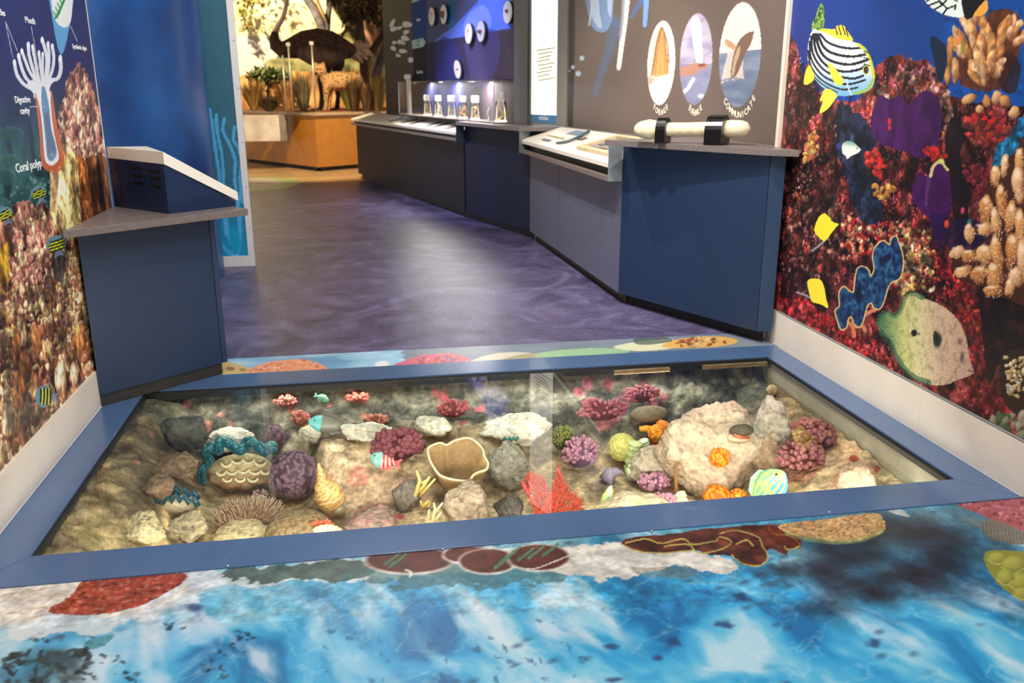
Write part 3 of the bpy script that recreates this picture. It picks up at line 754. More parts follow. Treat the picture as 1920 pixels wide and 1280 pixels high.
    # striped damselfish
    for (x, y, s, ro) in ((84,742,1.0,8),(107,458,.95,78),(73,362,.75,70),(9,402,.8,70)):
        a = math.radians(ro); ca, sa = math.cos(a), math.sin(a)
        R = lambda dx, dy: (x+s*(dx*ca-dy*sa), y+s*(dx*sa+dy*ca))
        p.poly([R(10,-3), R(24,-9), R(22,0), R(26,10), R(10,4)], (120, 140, 170), .8)
        p.poly([R(-18,2), R(-14,-14), R(0,-20), R(12,-8), R(12,6), R(2,22), R(-12,16)], (104, 140, 156))
        for k, q in enumerate((-9, -3, 3, 9)):
            p.stroke([R(q,-15+abs(q)*.4), R(q+2,0), R(q+3,17-abs(q)*.5)], 3.6*s, (24, 30, 30))
            if k < 3: p.stroke([R(q+3,-14), R(q+5,0), R(q+6,15)], 2.6*s, (210, 220, 40))
    # coral polyp diagram
    W = (226, 232, 240)
    p.poly([(92,0),(88,-30),(136,-30),(134,28),(114,104)], (96, 166, 214))
    p.poly([(100,-10),(98,18),(103,36),(112,48),(124,51),(132,42),(135,20),(134,-20)], (232, 240, 240))
    for k in range(6):
        p.stroke([(104+k*4, 34-k*8), (112+k*3, 22-k*8)], 4, (40, 140, 60)); p.stroke([(100+k*4, 22-k*8), (108+k*3, 34-k*8)], 3, (60, 160, 70), .8)
    for st, w_ in (([(27,117),(32,140),(45,158),(62,168)],6),([(35,105),(40,125),(50,148),(66,160)],6),([(41,96),(48,115),(56,135),(66,150)],5.5),([(53,84),(55,105),(62,130),(70,155)],6),([(61,88),(65,110),(70,135),(76,158)],5),([(73,99),(76,125),(80,155)],5),([(80,102),(80,130),(80,160)],4.5),([(79,75),(84,90),(88,115),(84,155)],6),([(90,83),(92,105),(90,135),(84,158)],5.5),([(98,87),(101,110),(97,135),(86,158)],5.5),([(113,110),(114,130),(108,147),(94,150)],7)):
        p.stroke(st, w_, W, .97); p.ell(st[0], (w_*.55, 0), (0, w_*1.1), (240, 244, 250))
    p.poly([(50,160),(60,150),(74,158),(84,152),(92,146),(104,150),(96,158),(92,172),(93,185),(66,185),(62,174)], W)
    p.poly([(66,174),(72,190),(76,225),(79,262),(80,296),(84,312),(98,322),(112,314),(117,300),(112,280),(104,255),(99,225),(97,190),(93,170),(98,176),(104,215),(110,250),(118,282),(121,302),(114,318),(98,324),(82,314),(77,296),(75,262),(71,225),(67,190)], (206, 110, 70))
    p.poly([(67,174),(72,190),(77,225),(80,262),(80,296),(84,312),(98,320),(112,312),(117,298),(111,278),(104,252),(99,222),(97,190),(93,172)], (196, 96, 60))
    p.poly([(68,170),(74,200),(79,240),(82,280),(86,303),(97,310),(108,302),(110,290),(104,262),(98,225),(95,190),(93,170)], (232, 238, 246))
    p.poly([(78,165),(82,162),(86,170),(92,200),(96,240),(104,270),(106,290),(97,302),(89,296),(86,270),(82,230),(78,195)], (104, 148, 186))
    p.poly([(83,215),(92,215),(97,250),(104,280),(97,298),(90,290),(88,255)], (92, 110, 142), .75)
    p.ell((97,290), (5, 0), (0, 7), (150, 180, 206), .8, soft=.7)
    for a, b in (((10,40),(24,108)),((10,40),(33,96)),((59,50),(72,130)),((132,48),(145,78)),((56,200),(84,200))):
        p.stroke([a, b], 1.2, (214, 222, 232), .8)
reef_left(pl)
o = pl.build('mural_print', print_mat, wl)
tag(o, 'printed reef mural with a coral polyp diagram')
txt_white = pmat('print_white', (238, 240, 244), 0.4)
txt_mat = txt_white
for s_, (x, y), hp in (('Tentacles', (-6, 22), 17), ('Mouth', (56, 39), 17), ('Symbiotic algae', (149, 89), 12), ('Digestive', (42, 187), 18), ('cavity', (46, 208), 18), ('Coral polyp', (54, 311), 24)):
    uv = pl.P(x, y); P3 = pl.at(uv)
    sz = hp/px_per_m(P3)
    text_mesh('lettering', s_, P3, pl.ux, pl.vx, sz*0.95, txt_white, wl, lift=0.0006, font_bold=True, squash=1.25)
bl = empty('baseboard_left', (XL, 2.0, 0), kind='structure')
for a, b in zip([0.3, 1.6, 2.7, 3.42][:-1], [0.3, 1.6, 2.7, 3.42][1:]):
    MB().box((XL-0.0125, a+0.0008, 0.004), (XL, b-0.0008, 0.145)).build('board', cream, bl, bevel=0.001)
MB().box((XL-0.0125, 0.3, 0.1452), (XL-0.0005, 3.42, 0.149)).build('top_edge', pmat('top_edge_left', (206, 196, 178), .5), bl)
MB().box((XL-0.062, WLE+0.0005, 0.0), (XL-0.010, WLE+0.004, 3.2)).build('end_cap', pmat('cap_white', (232, 230, 226), .4), wl)
# ================================================================== printed floor in front of and behind the window
fpr = Print((0, 0, 0), (1, 0, 0), (0, 1, 0), axis(XL-0.01, XR+0.01, XL-0.01, XR+0.01, 0.0045, 0.05), axis(0.9, YFO+0.01, 1.32, YFO+0.01, 0.0036, 0.02))
def floor_front(p):
    U, V = p.U, p.V
    a = 0.55                      # the surge runs on a slant
    a = -0.36; s = U*math.cos(a)-V*math.sin(a); t = U*math.sin(a)+V*math.cos(a)
    wx = 0.5*fbm(U*3, V*3, 4, 60); 
    n = stretchc(fbm(s*9+wx*5, t*4.5+wx*4, 6, 61), .28, .74)
    c = pal(n, [(24, 110, 166), (36, 142, 196), (56, 164, 212), (84, 180, 218), (122, 196, 222), (176, 214, 228)])
    p.rgb[:] = c
    a2 = -0.38                    # pale shafts slanting across
    s2 = U*math.cos(a2)-V*math.sin(a2); t2 = U*math.sin(a2)+V*math.cos(a2)
    sh = stretchc(fbm(s2*17+wx*4, t2*4.2, 6, 62), .52, .74)[..., None]*stretchc(fbm(U*2.2, V*2.2, 3, 65), .38, .62)[..., None]
    p.rgb[:] = p.rgb*(1-.75*sh)+np.array((226, 232, 236))*.75*sh
    tp = stretchc(V, 1.80, 2.06)[..., None]*.45
    p.rgb[:] = p.rgb*(1-tp)+pal(stretchc(fbm(U*7, V*9, 4, 69), .3, .7), [(64, 116, 128), (110, 160, 168), (176, 196, 196)])*tp
    # thin foam threads
    rd = 1-np.abs(fbm(s*9+wx*6, t*13+wx*5, 4, 66)-.5)*2
    m = (np.clip((rd-.955)/.045, 0, 1)*.28)[..., None]
    p.rgb[:] = p.rgb*(1-m)+np.array((226, 236, 240))*m
    # whiter and greyer at the left
    l = stretchc(-U, -.15, .75)[..., None]*(.25+.75*stretchc(fbm(U*4, V*6, 5, 64), .36, .6))[..., None]
    p.rgb[:] = p.rgb*(1-.8*l)+np.array((222, 222, 232))*.8*l
    f1, f2, i = worley(s*14, t*24, 67)
    m = (np.clip(.30-f1, 0, 1)*2.6*(i > .72))[..., None]*stretchc(fbm(U*3, V*5, 3, 68), .45, .6)[..., None]
    p.rgb[:] = p.rgb*(1-m)+np.array((44, 84, 116))*m
    def blot(poly, col, al, wob, wf=7, seed=70):
        A = np.array(poly, float); c = A.mean(0); ext = (A.max(0)-A.min(0))/2; rr = random.Random(seed)
        p.ell(tuple(c), (ext[0]*1.25, 0), (0, ext[1]*1.25), col, al*.75, soft=.9, warp=.35)
        for q in poly:
            m = (np.array(q)*.65+c*.35); e = ext*rr.uniform(.32, .6)
            p.ell(tuple(m), (e[0], 0), (0, e[1]), np.array(col)*rr.uniform(.7, 1.5), al*.8, soft=.8, warp=.5)
    # dark rocks seen through the water, right
    blot([(1470,1045),(1500,1010),(1600,975),(1700,955),(1790,965),(1830,1010),(1812,1062),(1760,1088),(1690,1105),(1650,1140),(1590,1150),(1545,1110),(1500,1100)], (24, 22, 32), .75, .05)
    blot([(1660,965),(1800,935),(1900,960),(1920,1020),(1880,1090),(1840,1060),(1790,1010)], (34, 58, 70), .5, .06, seed=80)
    blot([(1410,1075),(1440,1050),(1500,1060),(1480,1090),(1430,1105)], (30, 40, 54), .6, .03, seed=84)
    blot([(1870,1120),(1930,1130),(1930,1180),(1890,1160)], (30, 70, 84), .5, .04, seed=88)
    for x, y, rx, ry in ((1388,1120,22,10),(1356,1170,20,7),(1640,1205,20,8),(1150,1212,24,7),(1262,1205,20,14),(1236,1232,18,8),(366,1140,24,13),(1150,1275,20,6)):
        p.ell((x, y), (rx, ry*.35), (-rx*.3, ry), (36, 56, 100), .75, soft=.6, warp=.35)
    blot([(40,1236),(80,1218),(120,1232),(160,1252),(170,1285),(60,1290)], (40, 58, 62), .8, .045, wf=16, seed=90)
    blot([(0,1250),(20,1240),(40,1290),(0,1290)], (50, 70, 80), .6, .03, wf=16, seed=92)
    for x, y in ((180,1200),(215,1235),(430,1215),(465,1190),(405,1245),(240,1270),(90,1195),(335,1170),(400,1262)):
        p.scatter([(x-26,y-9),(x+26,y-9),(x+26,y+9),(x-26,y+9)], 7, (3, 9), (.3, .55), [(40, 70, 88), (30, 50, 66), (60, 100, 116)], lo=(30, 50, 60), seed=x, rot=(.2, .6), lk=.8, warp=.6, alpha=.8)
    p.poly([(155,1205),(180,1195),(212,1190),(200,1206),(170,1214)], (70, 140, 150), .8, wob=.01)
    p.scatter([(20,1215),(170,1220),(180,1280),(0,1285)], 60, (4, 14), (.3, .6), [(44,60,64),(60,84,88),(30,40,44)], lo=(30,40,44), seed=131, rot=(-.2, .6), lk=.8, warp=.6, alpha=.8)
    p.scatter([(600,1180),(1100,1160),(1100,1275),(600,1280)], 40, (3, 10), (.3, .6), [(40,110,160),(36,84,130)], lo=(30,80,120), seed=132, rot=(.5, .5), lk=.8, warp=.6, alpha=.55)
    # shoreline along the frame: foam, weed shadow, white sand
    p.poly([(0,1095),(350,1070),(700,1045),(960,1028),(960,1050),(820,1075),(700,1085),(560,1092),(420,1100),(340,1130),(200,1180),(0,1190)], (224, 222, 222), .75, wob=.045, wf=22, seed=95)
    p.poly([(430,1066),(480,1062),(560,1058),(680,1050),(700,1075),(640,1090),(560,1085),(480,1088),(430,1085)], (58, 76, 66), .75, wob=.035, wf=26, seed=96)
    p.poly([(660,1066),(960,1045),(1060,1060),(1040,1085),(900,1100),(760,1098),(690,1090)], (62, 104, 104), .6, wob=.04, wf=24, seed=97)
    p.poly([(1050,1032),(1160,1015),(1210,1035),(1300,1030),(1380,1055),(1360,1075),(1240,1060),(1190,1085),(1110,1085),(1030,1070),(1045,1050)], (226, 218, 204), .95, wob=.035, wf=22, seed=98)
    p.poly([(1190,1062),(1240,1066),(1280,1058),(1300,1078),(1220,1082)], (120, 110, 96), .5, wob=.02, wf=14, seed=99)
    # white coral and the red coral at the left
    p.poly([(-20,1102),(152,1092),(140,1118),(100,1140),(60,1165),(0,1172),(-20,1172)], (232, 224, 212), .95, wob=.012)
    for k in range(22):
        rr = random.Random(200+k); x, y = rr.uniform(0, 130), rr.uniform(1104, 1160)
        p.stroke([(x, y), (x+rr.uniform(8, 22), y-rr.uniform(2, 10)), (x+rr.uniform(20, 36), y+rr.uniform(-8, 8))], 2, (190, 164, 136), .6)
    p.poly([(300,1075),(345,1078),(348,1092),(330,1110),(290,1134),(200,1152),(180,1160),(240,1150),(320,1128),(352,1098)], (226, 216, 202), .9, wob=.006)
    red = [(152,1091),(230,1083),(342,1074),(345,1090),(310,1112),(262,1136),(200,1150),(150,1152),(96,1150),(94,1138),(120,1126),(138,1110)]
    p.poly(red, (158, 62, 44), wob=.006)
    p.scatter(red, 260, (3.2, 5.5), (.4, .55), [(206,120,96),(190,96,72),(120,40,28)], lo=(90,30,20), seed=101, rot=(-.08, .2), lk=.7)
    # brown plate corals with white rims
    br, rim = (104, 52, 40), (232, 226, 214)
    for (x, y, rx, ry) in ((768,1050,86,26),(876,1040,46,16),(915,1052,56,24),(1010,1045,60,26)):
        p.ell((x, y), (rx+4, -2), (4, ry+3), rim); p.ell((x, y-1), (rx, -2), (4, ry), br, light=(-.1, -.1), lo=(70, 30, 24))
        for k in range(9):
            an = -2.9+k*.34
            p.stroke([(x, y-ry*.6), (x+rx*.8*math.cos(an), y-ry*.6-ry*1.2*math.sin(an)*-1)], 1.2, (150, 92, 74), .35)
    p.stroke([(760,1068),(772,1074),(768,1080)], 4, rim)
    for x, y in ((735,1050),(745,1054),(950,1048),(960,1040),(985,1042),(1005,1038),(1030,1035),(940,1058)):
        for k in range(4): p.stroke([(x-14, y+10-k*2), (x+2, y-2-k), (x+16, y-14-k)], 2, (74, 132, 96), .8)
    p.stroke([(960,1062),(1000,1066),(1040,1052),(1070,1040)], 2.5, rim, .8)
    # curly brown coral with olive rims
    cu = [(1165,1020),(1180,1008),(1260,1000),(1340,990),(1440,984),(1490,1002),(1502,1024),(1480,1030),(1475,1040),(1440,1028),(1438,1050),(1420,1062),(1390,1058),(1370,1042),(1330,1040),(1300,1030),(1250,1036),(1210,1034)]
    p.poly(cu, lambda U, V, b: pal(stretchc(fbm(U*30, V*30, 4, 105), .3, .7), [(52, 20, 14), (86, 36, 26), (116, 54, 36)]), wob=.006)
    for st in ([(1172,1018),(1210,1010),(1240,1018),(1280,1010),(1300,1020),(1340,1014)],[(1245,1024),(1290,1020),(1310,1036),(1350,1030),(1372,1016),(1350,1006),(1342,1016)],[(1350,1000),(1380,994),(1420,1006),(1430,1024),(1440,1044),(1424,1060),(1392,1056),(1372,1040)],[(1440,986),(1450,1000),(1480,1004),(1500,1022),(1478,1030),(1470,1022)],[(1380,1020),(1400,1012),(1412,1022)],[(1166,1020),(1200,1034),(1250,1036),(1300,1031)]):
        p.stroke(st, 2.6, (186, 164, 84), .95)
    p.poly([(1430,985),(1500,985),(1500,1020),(1470,1022)], (112, 34, 22), .6, wob=.006)
    # brain coral
    bc = [(1462,984),(1540,974),(1640,962),(1655,975),(1660,990),(1640,1004),(1600,1014),(1560,1014),(1510,1006),(1480,1000)]
    p.poly(bc, (206, 164, 108), wob=.003)
    p.scatter(bc, 420, (3, 4.6), (.5, .7), [(216,176,118),(196,140,84),(230,196,140)], lo=(120,80,50), seed=107, rot=(-.1, .3), lk=.6)
    p.stroke([(1475,1000),(1520,1010),(1570,1016),(1620,1010),(1655,994)], 9, (150, 158, 96), .6)
    p.poly([(1665,958),(1690,955),(1705,968),(1690,966)], (206, 206, 200), .8)
    p.grain([(0,1092),(1920,925),(1920,1120),(0,1180)], 30, .90, 1.08, 221)
    p.grain([(0,1092),(1920,925),(1920,1120),(0,1180)], 90, .92, 1.07, 222)
    # pink and green corals at the right edge
    p.poly([(1780,938),(1850,935),(1990,918),(2060,930),(2040,990),(1960,1000),(1880,985),(1840,965)], (178, 66, 76), .85, wob=.012, wf=20)
    p.scatter([(1790,940),(1925,930),(1925,985),(1850,965)], 120, (2.5, 5), (.5, .8), [(214,104,110),(226,140,150),(160,50,66)], lo=(90,30,40), seed=109)
    p.poly([(1838,980),(1870,975),(1925,1000),(1925,1020),(1880,1015),(1850,1005)], (120, 108, 88), .8, wob=.006)
    for k in range(12): p.stroke([(1842+k*7, 978+k*2), (1846+k*7, 1010+k)], 2, (50, 46, 40), .6)
    p.poly([(1846,1052),(1850,1036),(1880,1032),(1975,1036),(2010,1070),(2000,1130),(1950,1145),(1890,1110),(1864,1085)], (132, 134, 52), wob=.006)
    for (x, y, rx, ry) in ((1870,1046,20,12),(1900,1058,24,18),(1912,1090,22,18),(1885,1082,18,16),(1915,1112,16,12)):
        p.ell((x, y), (rx, 0), (0, ry), (176, 176, 78), light=(-.2, -.3), lo=(90, 92, 34)); p.stroke([(x-rx*.9, y+ry*.3), (x, y+ry*.95), (x+rx*.9, y+ry*.3)], 2, (206, 206, 130), .7)
floor_front(fpr)
fpr.rgb *= .86
ff_o = empty('floor_front', (0.4, 1.5, 0), kind='structure')
MB().box((XL-0.01, 0.9, -0.06), (XR+0.01, YFO+0.01, -0.001)).build('slab', pmat('screed', (120, 120, 120), .8), ff_o)
tag(fpr.build('printed_vinyl', vinyl_mat, ff_o), 'printed vinyl of blue surf over corals')

spr = Print((0, 0, 0), (1, 0, 0), (0, 1, 0), axis(XL-0.01, XR, XL-0.01, XR, 0.005, 0.05), axis(YBO-0.01, YS, YBO-0.01, YS, 0.006, 0.02))
def floor_strip(p):
    U, V = p.U, p.V
    p.rgb[:] = pal(stretchc(fbm(U*5, V*9, 4, 120), .3, .7), [(96, 150, 190), (134, 182, 210), (170, 204, 222)])
    p.poly([(820,640),(1440,600),(1500,660),(860,690)], (110, 112, 120), .8, wob=.03)
    p.poly([(400,682),(425,678),(450,684),(470,690),(462,700),(400,704)], (206, 176, 112), wob=.006)
    p.ell((432,691), (9, 0), (0, 4), (130, 90, 60), .8); p.ell((455,693), (7, 0), (0, 3), (140, 100, 76), .7)
    o_ = [(468,694),(490,682),(530,675),(570,674),(600,682),(614,692),(600,697),(480,704)]
    p.poly(o_, (232, 150, 116)); p.scatter(o_, 120, (2.6, 4), (.5, .7), [(240,176,146),(226,130,96)], lo=(170,80,60), seed=121, lk=.7)
    p.ell((716,682), (14, -1), (0, 6), (226, 224, 222), .95)
    p.poly([(720,690),(760,676),(800,664),(850,664),(880,672),(888,680),(860,688),(740,694)], (186, 96, 120), wob=.008)
    p.scatter([(775,680),(800,664),(850,664),(885,676),(860,686),(780,690)], 70, (3, 6), (.6, 1), [(226,110,110),(206,80,110),(232,140,120),(150,90,150)], lo=(110,40,60), seed=122)
    p.poly([(880,680),(920,664),(970,660),(1000,664),(960,676)], (196, 190, 170), .9, wob=.006)
    p.poly([(940,676),(980,664),(1060,660),(1080,668),(1000,680)], (150, 140, 104), .9, wob=.006)
    p.poly([(1000,666),(1050,656),(1130,652),(1180,656),(1160,664),(1060,674)], (140, 176, 136), .95, wob=.006)
    p.poly([(1150,650),(1200,640),(1260,636),(1275,650),(1200,658)], (206, 206, 170), .95, wob=.008)
    p.poly([(1240,650),(1270,636),(1330,630),(1380,636),(1370,646),(1300,652)], (206, 160, 84), .95, wob=.006)
    p.scatter([(1250,648),(1275,636),(1330,632),(1370,640),(1300,650)], 40, (3, 7), (.4, .7), [(226,190,110),(170,96,60),(236,210,150)], lo=(110,60,30), seed=123)
    p.poly([(1190,634),(1240,630),(1260,640),(1200,646)], (70, 80, 76), .7, wob=.008)
floor_strip(spr)
fs_o = empty('floor_strip', (0.4, 3.86, 0), kind='structure')
MB().box((XL-0.01, YBO-0.01, -0.06), (XR+0.012, YS, -0.001)).build('slab', pmat('screed', (120, 120, 120), .8), fs_o)
tag(spr.build('printed_vinyl', vinyl_mat, fs_o), 'narrow printed strip of corals behind the floor window')

# ================================================================== floor window: frame, glass, pit
blue_metal = pmat('blue_metal', BLUE, 0.24, 0.05, 4, spec=0.55, coat=0.15)
black = pmat('black_rubber', (14, 14, 16), 0.6)
steel = pmat('steel', (190, 190, 190), 0.3, metal=1.0)
fr = empty('window_frame', (0.45, 2.9, 0), 'blue metal frame around the glass floor window', 'frame')
zt = 0.004
xlo, xro = XL+0.001, XR-0.001
for pts in ([(xlo, YFO), (xro, YFO), (XRI, YFI), (XLI, YFI)], [(xlo, YBO), (XLI, YBI), (XRI, YBI), (xro, YBO)], [(xlo, YFO), (XLI, YFI), (XLI, YBI), (xlo, YBO)], [(xro, YFO), (xro, YBO), (XRI, YBI), (XRI, YFI)]):
    c = np.mean(np.array(pts), 0)
    MB().prism([tuple(c+(np.array(q)-c)*0.9993) for q in pts], -0.012, zt).build('frame_board', blue_metal, fr, bevel=0.0012)
for px_, py_ in ((427,1060),(830,1029),(1222,995),(1555,959)):
    q = atZ(px_, py_, zt)
    MB().lathe([(0.0001, zt+0.0022), (0.003, zt+0.002), (0.0045, zt+0.0002), (0.0045, zt)], (q[0], q[1], 0), 12).build('screw', steel, fr, smooth=True)
g = 0.010
for lo, hi in (((XLI, YFI, -0.03), (XRI, YFI+g*.5, -0.001)), ((XLI, YBI-g, -0.035), (XRI, YBI, -0.002)), ((XLI, YFI, -0.03), (XLI+g, YBI, -0.002)), ((XRI-g*.6, YFI, -0.03), (XRI, YBI, -0.002))):
    MB().box(lo, hi).build('gasket', black, fr)
gm = MB().box((XLI+0.011, YFI+0.006, -0.014), (XRI-0.007, YBI-0.011, -0.006))
go = gm.build('floor_glass', glassmat('clear_glass'))
clr = bpy.data.materials.new('clear_edge'); clr.use_nodes = True
nt = clr.node_tree; nt.nodes.clear(); a_ = nt.nodes.new('ShaderNodeOutputMaterial'); b_ = nt.nodes.new('ShaderNodeBsdfTransparent'); nt.links.new(b_.outputs[0], a_.inputs[0])
go.data.materials.append(clr)
for i_, pg in enumerate(go.data.polygons): pg.material_index = 0 if i_ == 1 else 1
tag(go, 'clear glass pane set in the blue floor frame over the reef', 'glass')
# pit liner
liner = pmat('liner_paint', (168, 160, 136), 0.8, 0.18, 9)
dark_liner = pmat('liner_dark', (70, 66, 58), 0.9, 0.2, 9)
ZP = -0.62
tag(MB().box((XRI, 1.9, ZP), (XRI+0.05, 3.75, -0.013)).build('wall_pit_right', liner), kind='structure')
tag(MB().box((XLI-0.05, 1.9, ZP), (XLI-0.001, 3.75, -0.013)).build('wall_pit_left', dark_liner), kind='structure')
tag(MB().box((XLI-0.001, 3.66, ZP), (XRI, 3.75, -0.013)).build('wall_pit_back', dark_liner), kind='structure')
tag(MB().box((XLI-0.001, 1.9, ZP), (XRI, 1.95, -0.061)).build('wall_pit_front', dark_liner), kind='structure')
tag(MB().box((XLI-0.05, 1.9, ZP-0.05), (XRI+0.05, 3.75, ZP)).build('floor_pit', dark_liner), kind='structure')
wood = pmat('raw_wood', (176, 142, 96), 0.7, 0.25, 14, stretch=(1, 8, 8))
for k, (a, b) in enumerate(((1152, 1256), (1318, 1438))):
    p0 = atY(a, 686, 3.555); p1 = atY(b, 680, 3.555)
    tag(recentre(MB().box((p0[0], 3.548, -0.034), (p1[0], 3.562, -0.016)).build('wooden_batten', wood)), ('shorter raw wood batten under the back of the blue frame' if k == 0 else 'raw wood batten under the back frame at its right corner'), 'batten', 'wood battens under the frame')
# light strips under the frame
def strip_light(name, loc, target, sx, sy, power, col):
    return area(name, loc, target, sx, sy, power, col)
strip_light('pit_strip_light', (0.35, 3.545, -0.030), (0.35, 3.40, -0.25), 2.2, 0.02, 3.2, (1, 0.95, 0.85))
strip_light('pit_strip_light', (0.45, 2.20, -0.05), (0.45, 3.40, -0.26), 2.4, 0.10, 21, (1, 0.94, 0.84))  # unseen front strip, enlarged to fill the shade in the pit

# ------------------------------------------------------------------ moulded rock of the pit
TX = np.arange(XLI, XRI+0.0001, 0.0062); TY = np.arange(2.10, 3.655, 0.0062)
GX, GY = np.meshgrid(TX, TY)
def sstep(a, b, x): t = np.clip((x-a)/(b-a), 0, 1); return t*t*(3-2*t)
def terrain():
    X, Y = GX, GY
    wob = (fbm(X*5, Y*5, 4, 130)-.5)
    # back slope: top at the frame, foot further out
    led = sstep(-.30, -.18, X)*(1-sstep(.55, .68, X))              # middle ledge
    foot = -.36+.03*(fbm(X*3, Y*3, 3, 131)-.5)
    zb = -.02-.10*sstep(3.645, 3.575, Y+.02*wob)-.24*sstep(3.60, 3.28, Y-.08*wob)
    zl = np.where(Y > 3.45, -.02-.10*sstep(3.645, 3.575, Y)-.05*sstep(3.60, 3.47, Y+.05*wob), -.16-.20*sstep(3.40, 3.02, Y+.08*wob))
    z = zb*(1-led)+zl*led
    z = np.maximum(z, foot)
    # left slope and right slope
    zl2 = -.02-.34*sstep(XLI, XLI+.36, X+.10*wob)
    z = np.maximum(z, zl2)
    zr2 = -.36+.24*sstep(1.30, 1.80, X+.10*wob)
    z = np.maximum(z, zr2)
    # boulder-like relief
    n = fbm(X*9, Y*9, 5, 132)-.5
    r = 1-np.abs(fbm(X*7+3, Y*7, 5, 133)-.5)*2
    f1, f2, i = worley(X*9+wob, Y*9, 134)
    bou = np.clip(.75-f1, 0, 1)*(.4+.6*i)
    amp = .35+.65*sstep(-.36, -.30, z)
    z = z+amp*(0.032*n+.018*(r-.8))+.022*bou*amp+.008*(fbm(X*34, Y*34, 4, 135)-.5)
    pits, _, ii = worley(X*20, Y*20, 136)
    z = z-.012*np.clip(.35-pits, 0, 1)*2*(ii > .5)*sstep(-.3, -.2, z)
    bk = sstep(-.34, -.22, z)
    f1, f2, ii = worley(X*16+2*wob, Y*16+z*10, 137)
    z = z+bk*(.022*(.55-f1)*(.5+ii)+.010*(fbm(X*22, Y*22+z*18, 4, 138)-.5)*2)
    return np.minimum(z, -.021)
GZ = terrain()
def hz(x, y):
    fx = np.clip((x-TX[0])/0.0062, 0, len(TX)-1.001); fy = np.clip((y-TY[0])/0.0062, 0, len(TY)-1.001)
    i = int(fx); j = int(fy); a = fx-i; b = fy-j
    return (GZ[j, i]*(1-a)+GZ[j, i+1]*a)*(1-b)+(GZ[j+1, i]*(1-a)+GZ[j+1, i+1]*a)*b
def T(px, py):
    """where the line of sight meets the moulded rock"""
    d = ray(px, py); t0 = (-.02-CAM_H)/d[2]; t1 = (-.55-CAM_H)/d[2]
    for k in range(260):
        t = t0+(t1-t0)*k/260; p = CAM+d*t
        if p[1] > 3.63: return p
        if p[2] <= hz(p[0], p[1]): return p
    return p
rock = pal(stretchc(fbm(GX*11, GY*11+GZ*9, 5, 140), .3, .7), [(132, 118, 100), (156, 140, 118), (176, 160, 134), (196, 178, 148)])
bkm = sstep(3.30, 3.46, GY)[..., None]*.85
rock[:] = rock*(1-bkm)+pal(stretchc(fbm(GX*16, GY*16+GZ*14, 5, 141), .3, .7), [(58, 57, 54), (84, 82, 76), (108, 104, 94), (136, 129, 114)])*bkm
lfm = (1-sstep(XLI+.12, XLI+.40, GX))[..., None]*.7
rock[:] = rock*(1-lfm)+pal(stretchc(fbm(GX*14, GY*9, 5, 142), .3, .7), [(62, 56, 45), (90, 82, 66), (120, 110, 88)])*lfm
def patch(px, py, r, col, al=.9, fr=30, seed=0):
    p = T(px, py)
    d = np.sqrt((GX-p[0])**2+(GY-p[1])**2+(GZ-p[2])**2)+r*.9*(fbm(GX*fr, GY*fr+GZ*fr, 4, 150+seed)-.5)
    m = (np.clip((r-d)/(r*.25), 0, 1)*al)[..., None]
    rock[:] = rock*(1-m)+np.array(col, float)*m
for q in ((330,985,.10,(196,176,136)),(430,1000,.10,(206,182,138)),(260,1005,.08,(190,172,134)),(480,985,.09,(210,186,142)),(380,950,.07,(186,172,140)),(540,960,.08,(206,182,140)),(300,1020,.07,(206,182,138)),
          (690,900,.13,(214,188,164)),(640,860,.10,(220,200,176)),(720,850,.10,(216,196,172)),(770,925,.08,(196,160,146)),(700,960,.05,(196,104,104)),(680,985,.04,(176,84,92)),(740,970,.04,(190,96,104)),(610,850,.07,(226,206,180)),(560,840,.07,(214,196,170)),
          (900,850,.08,(196,186,166)),(860,980,.05,(170,140,120)),(1200,940,.10,(214,196,160)),(1130,960,.07,(206,190,150)),(1280,950,.08,(206,184,150)),(1500,880,.10,(176,130,112)),(1560,850,.10,(190,160,136)),(1600,900,.09,(196,160,132)),(1420,790,.06,(190,176,156)),(1540,800,.07,(186,166,140)),(200,1000,.10,(120,110,86)),(170,1010,.06,(116,108,80))): patch(*q, seed=int(q[0]) % 7)
rs = random.Random(9)
for (x, y, r, c) in [(350,758,.022,(196,120,112)),(345,740,.016,(190,116,108)),(385,800,.030,(200,124,114)),(362,805,.012,(196,112,108)),(412,778,.014,(196,120,112)),(432,798,.018,(190,126,116)),(283,815,.018,(170,120,112)),(258,868,.014,(176,120,112)),
                     (530,750,.030,(190,104,100)),(560,785,.030,(196,112,100)),(548,768,.022,(190,104,96)),(570,800,.02,(190,110,100)),(618,760,.014,(186,110,100)),(660,740,.03,(206,100,90)),(680,750,.022,(190,90,84)),(690,785,.03,(196,112,96)),(712,795,.03,(200,120,104)),
                     (830,745,.03,(176,86,90)),(850,765,.04,(186,84,86)),(870,790,.03,(170,84,92)),(815,735,.02,(180,96,96)),(900,770,.03,(176,90,96)),(1085,735,.03,(170,90,104)),(1110,760,.05,(166,90,100)),(1150,780,.04,(176,96,108)),(1180,745,.05,(170,86,100)),(1220,750,.04,(176,96,110)),(1100,720,.03,(164,90,110)),(1140,720,.03,(176,96,108)),(1245,745,.025,(180,104,112)),(1130,795,.04,(176,100,104)),(1205,725,.025,(170,96,110)),
                     (1490,800,.03,(176,96,100)),(1600,860,.02,(150,60,52)),(1640,880,.02,(150,64,54)),(1630,925,.02,(190,110,90)),(610,905,.05,(214,150,140)),(670,895,.05,(214,150,140)),(1290,850,.02,(206,130,140)),(1250,915,.03,(206,140,150))]:
    patch(x, y, r, c, .85, 55, seed=rs.randrange(99))
rock *= np.array([1.03, .97, .90])*(.84+.30*stretchc(fbm(GX*48, GY*48+GZ*40, 4, 145), .25, .75))[..., None]*(.85+.3*stretchc(fbm(GX*20+5, GY*20+GZ*20, 4, 146), .3, .7))[..., None]
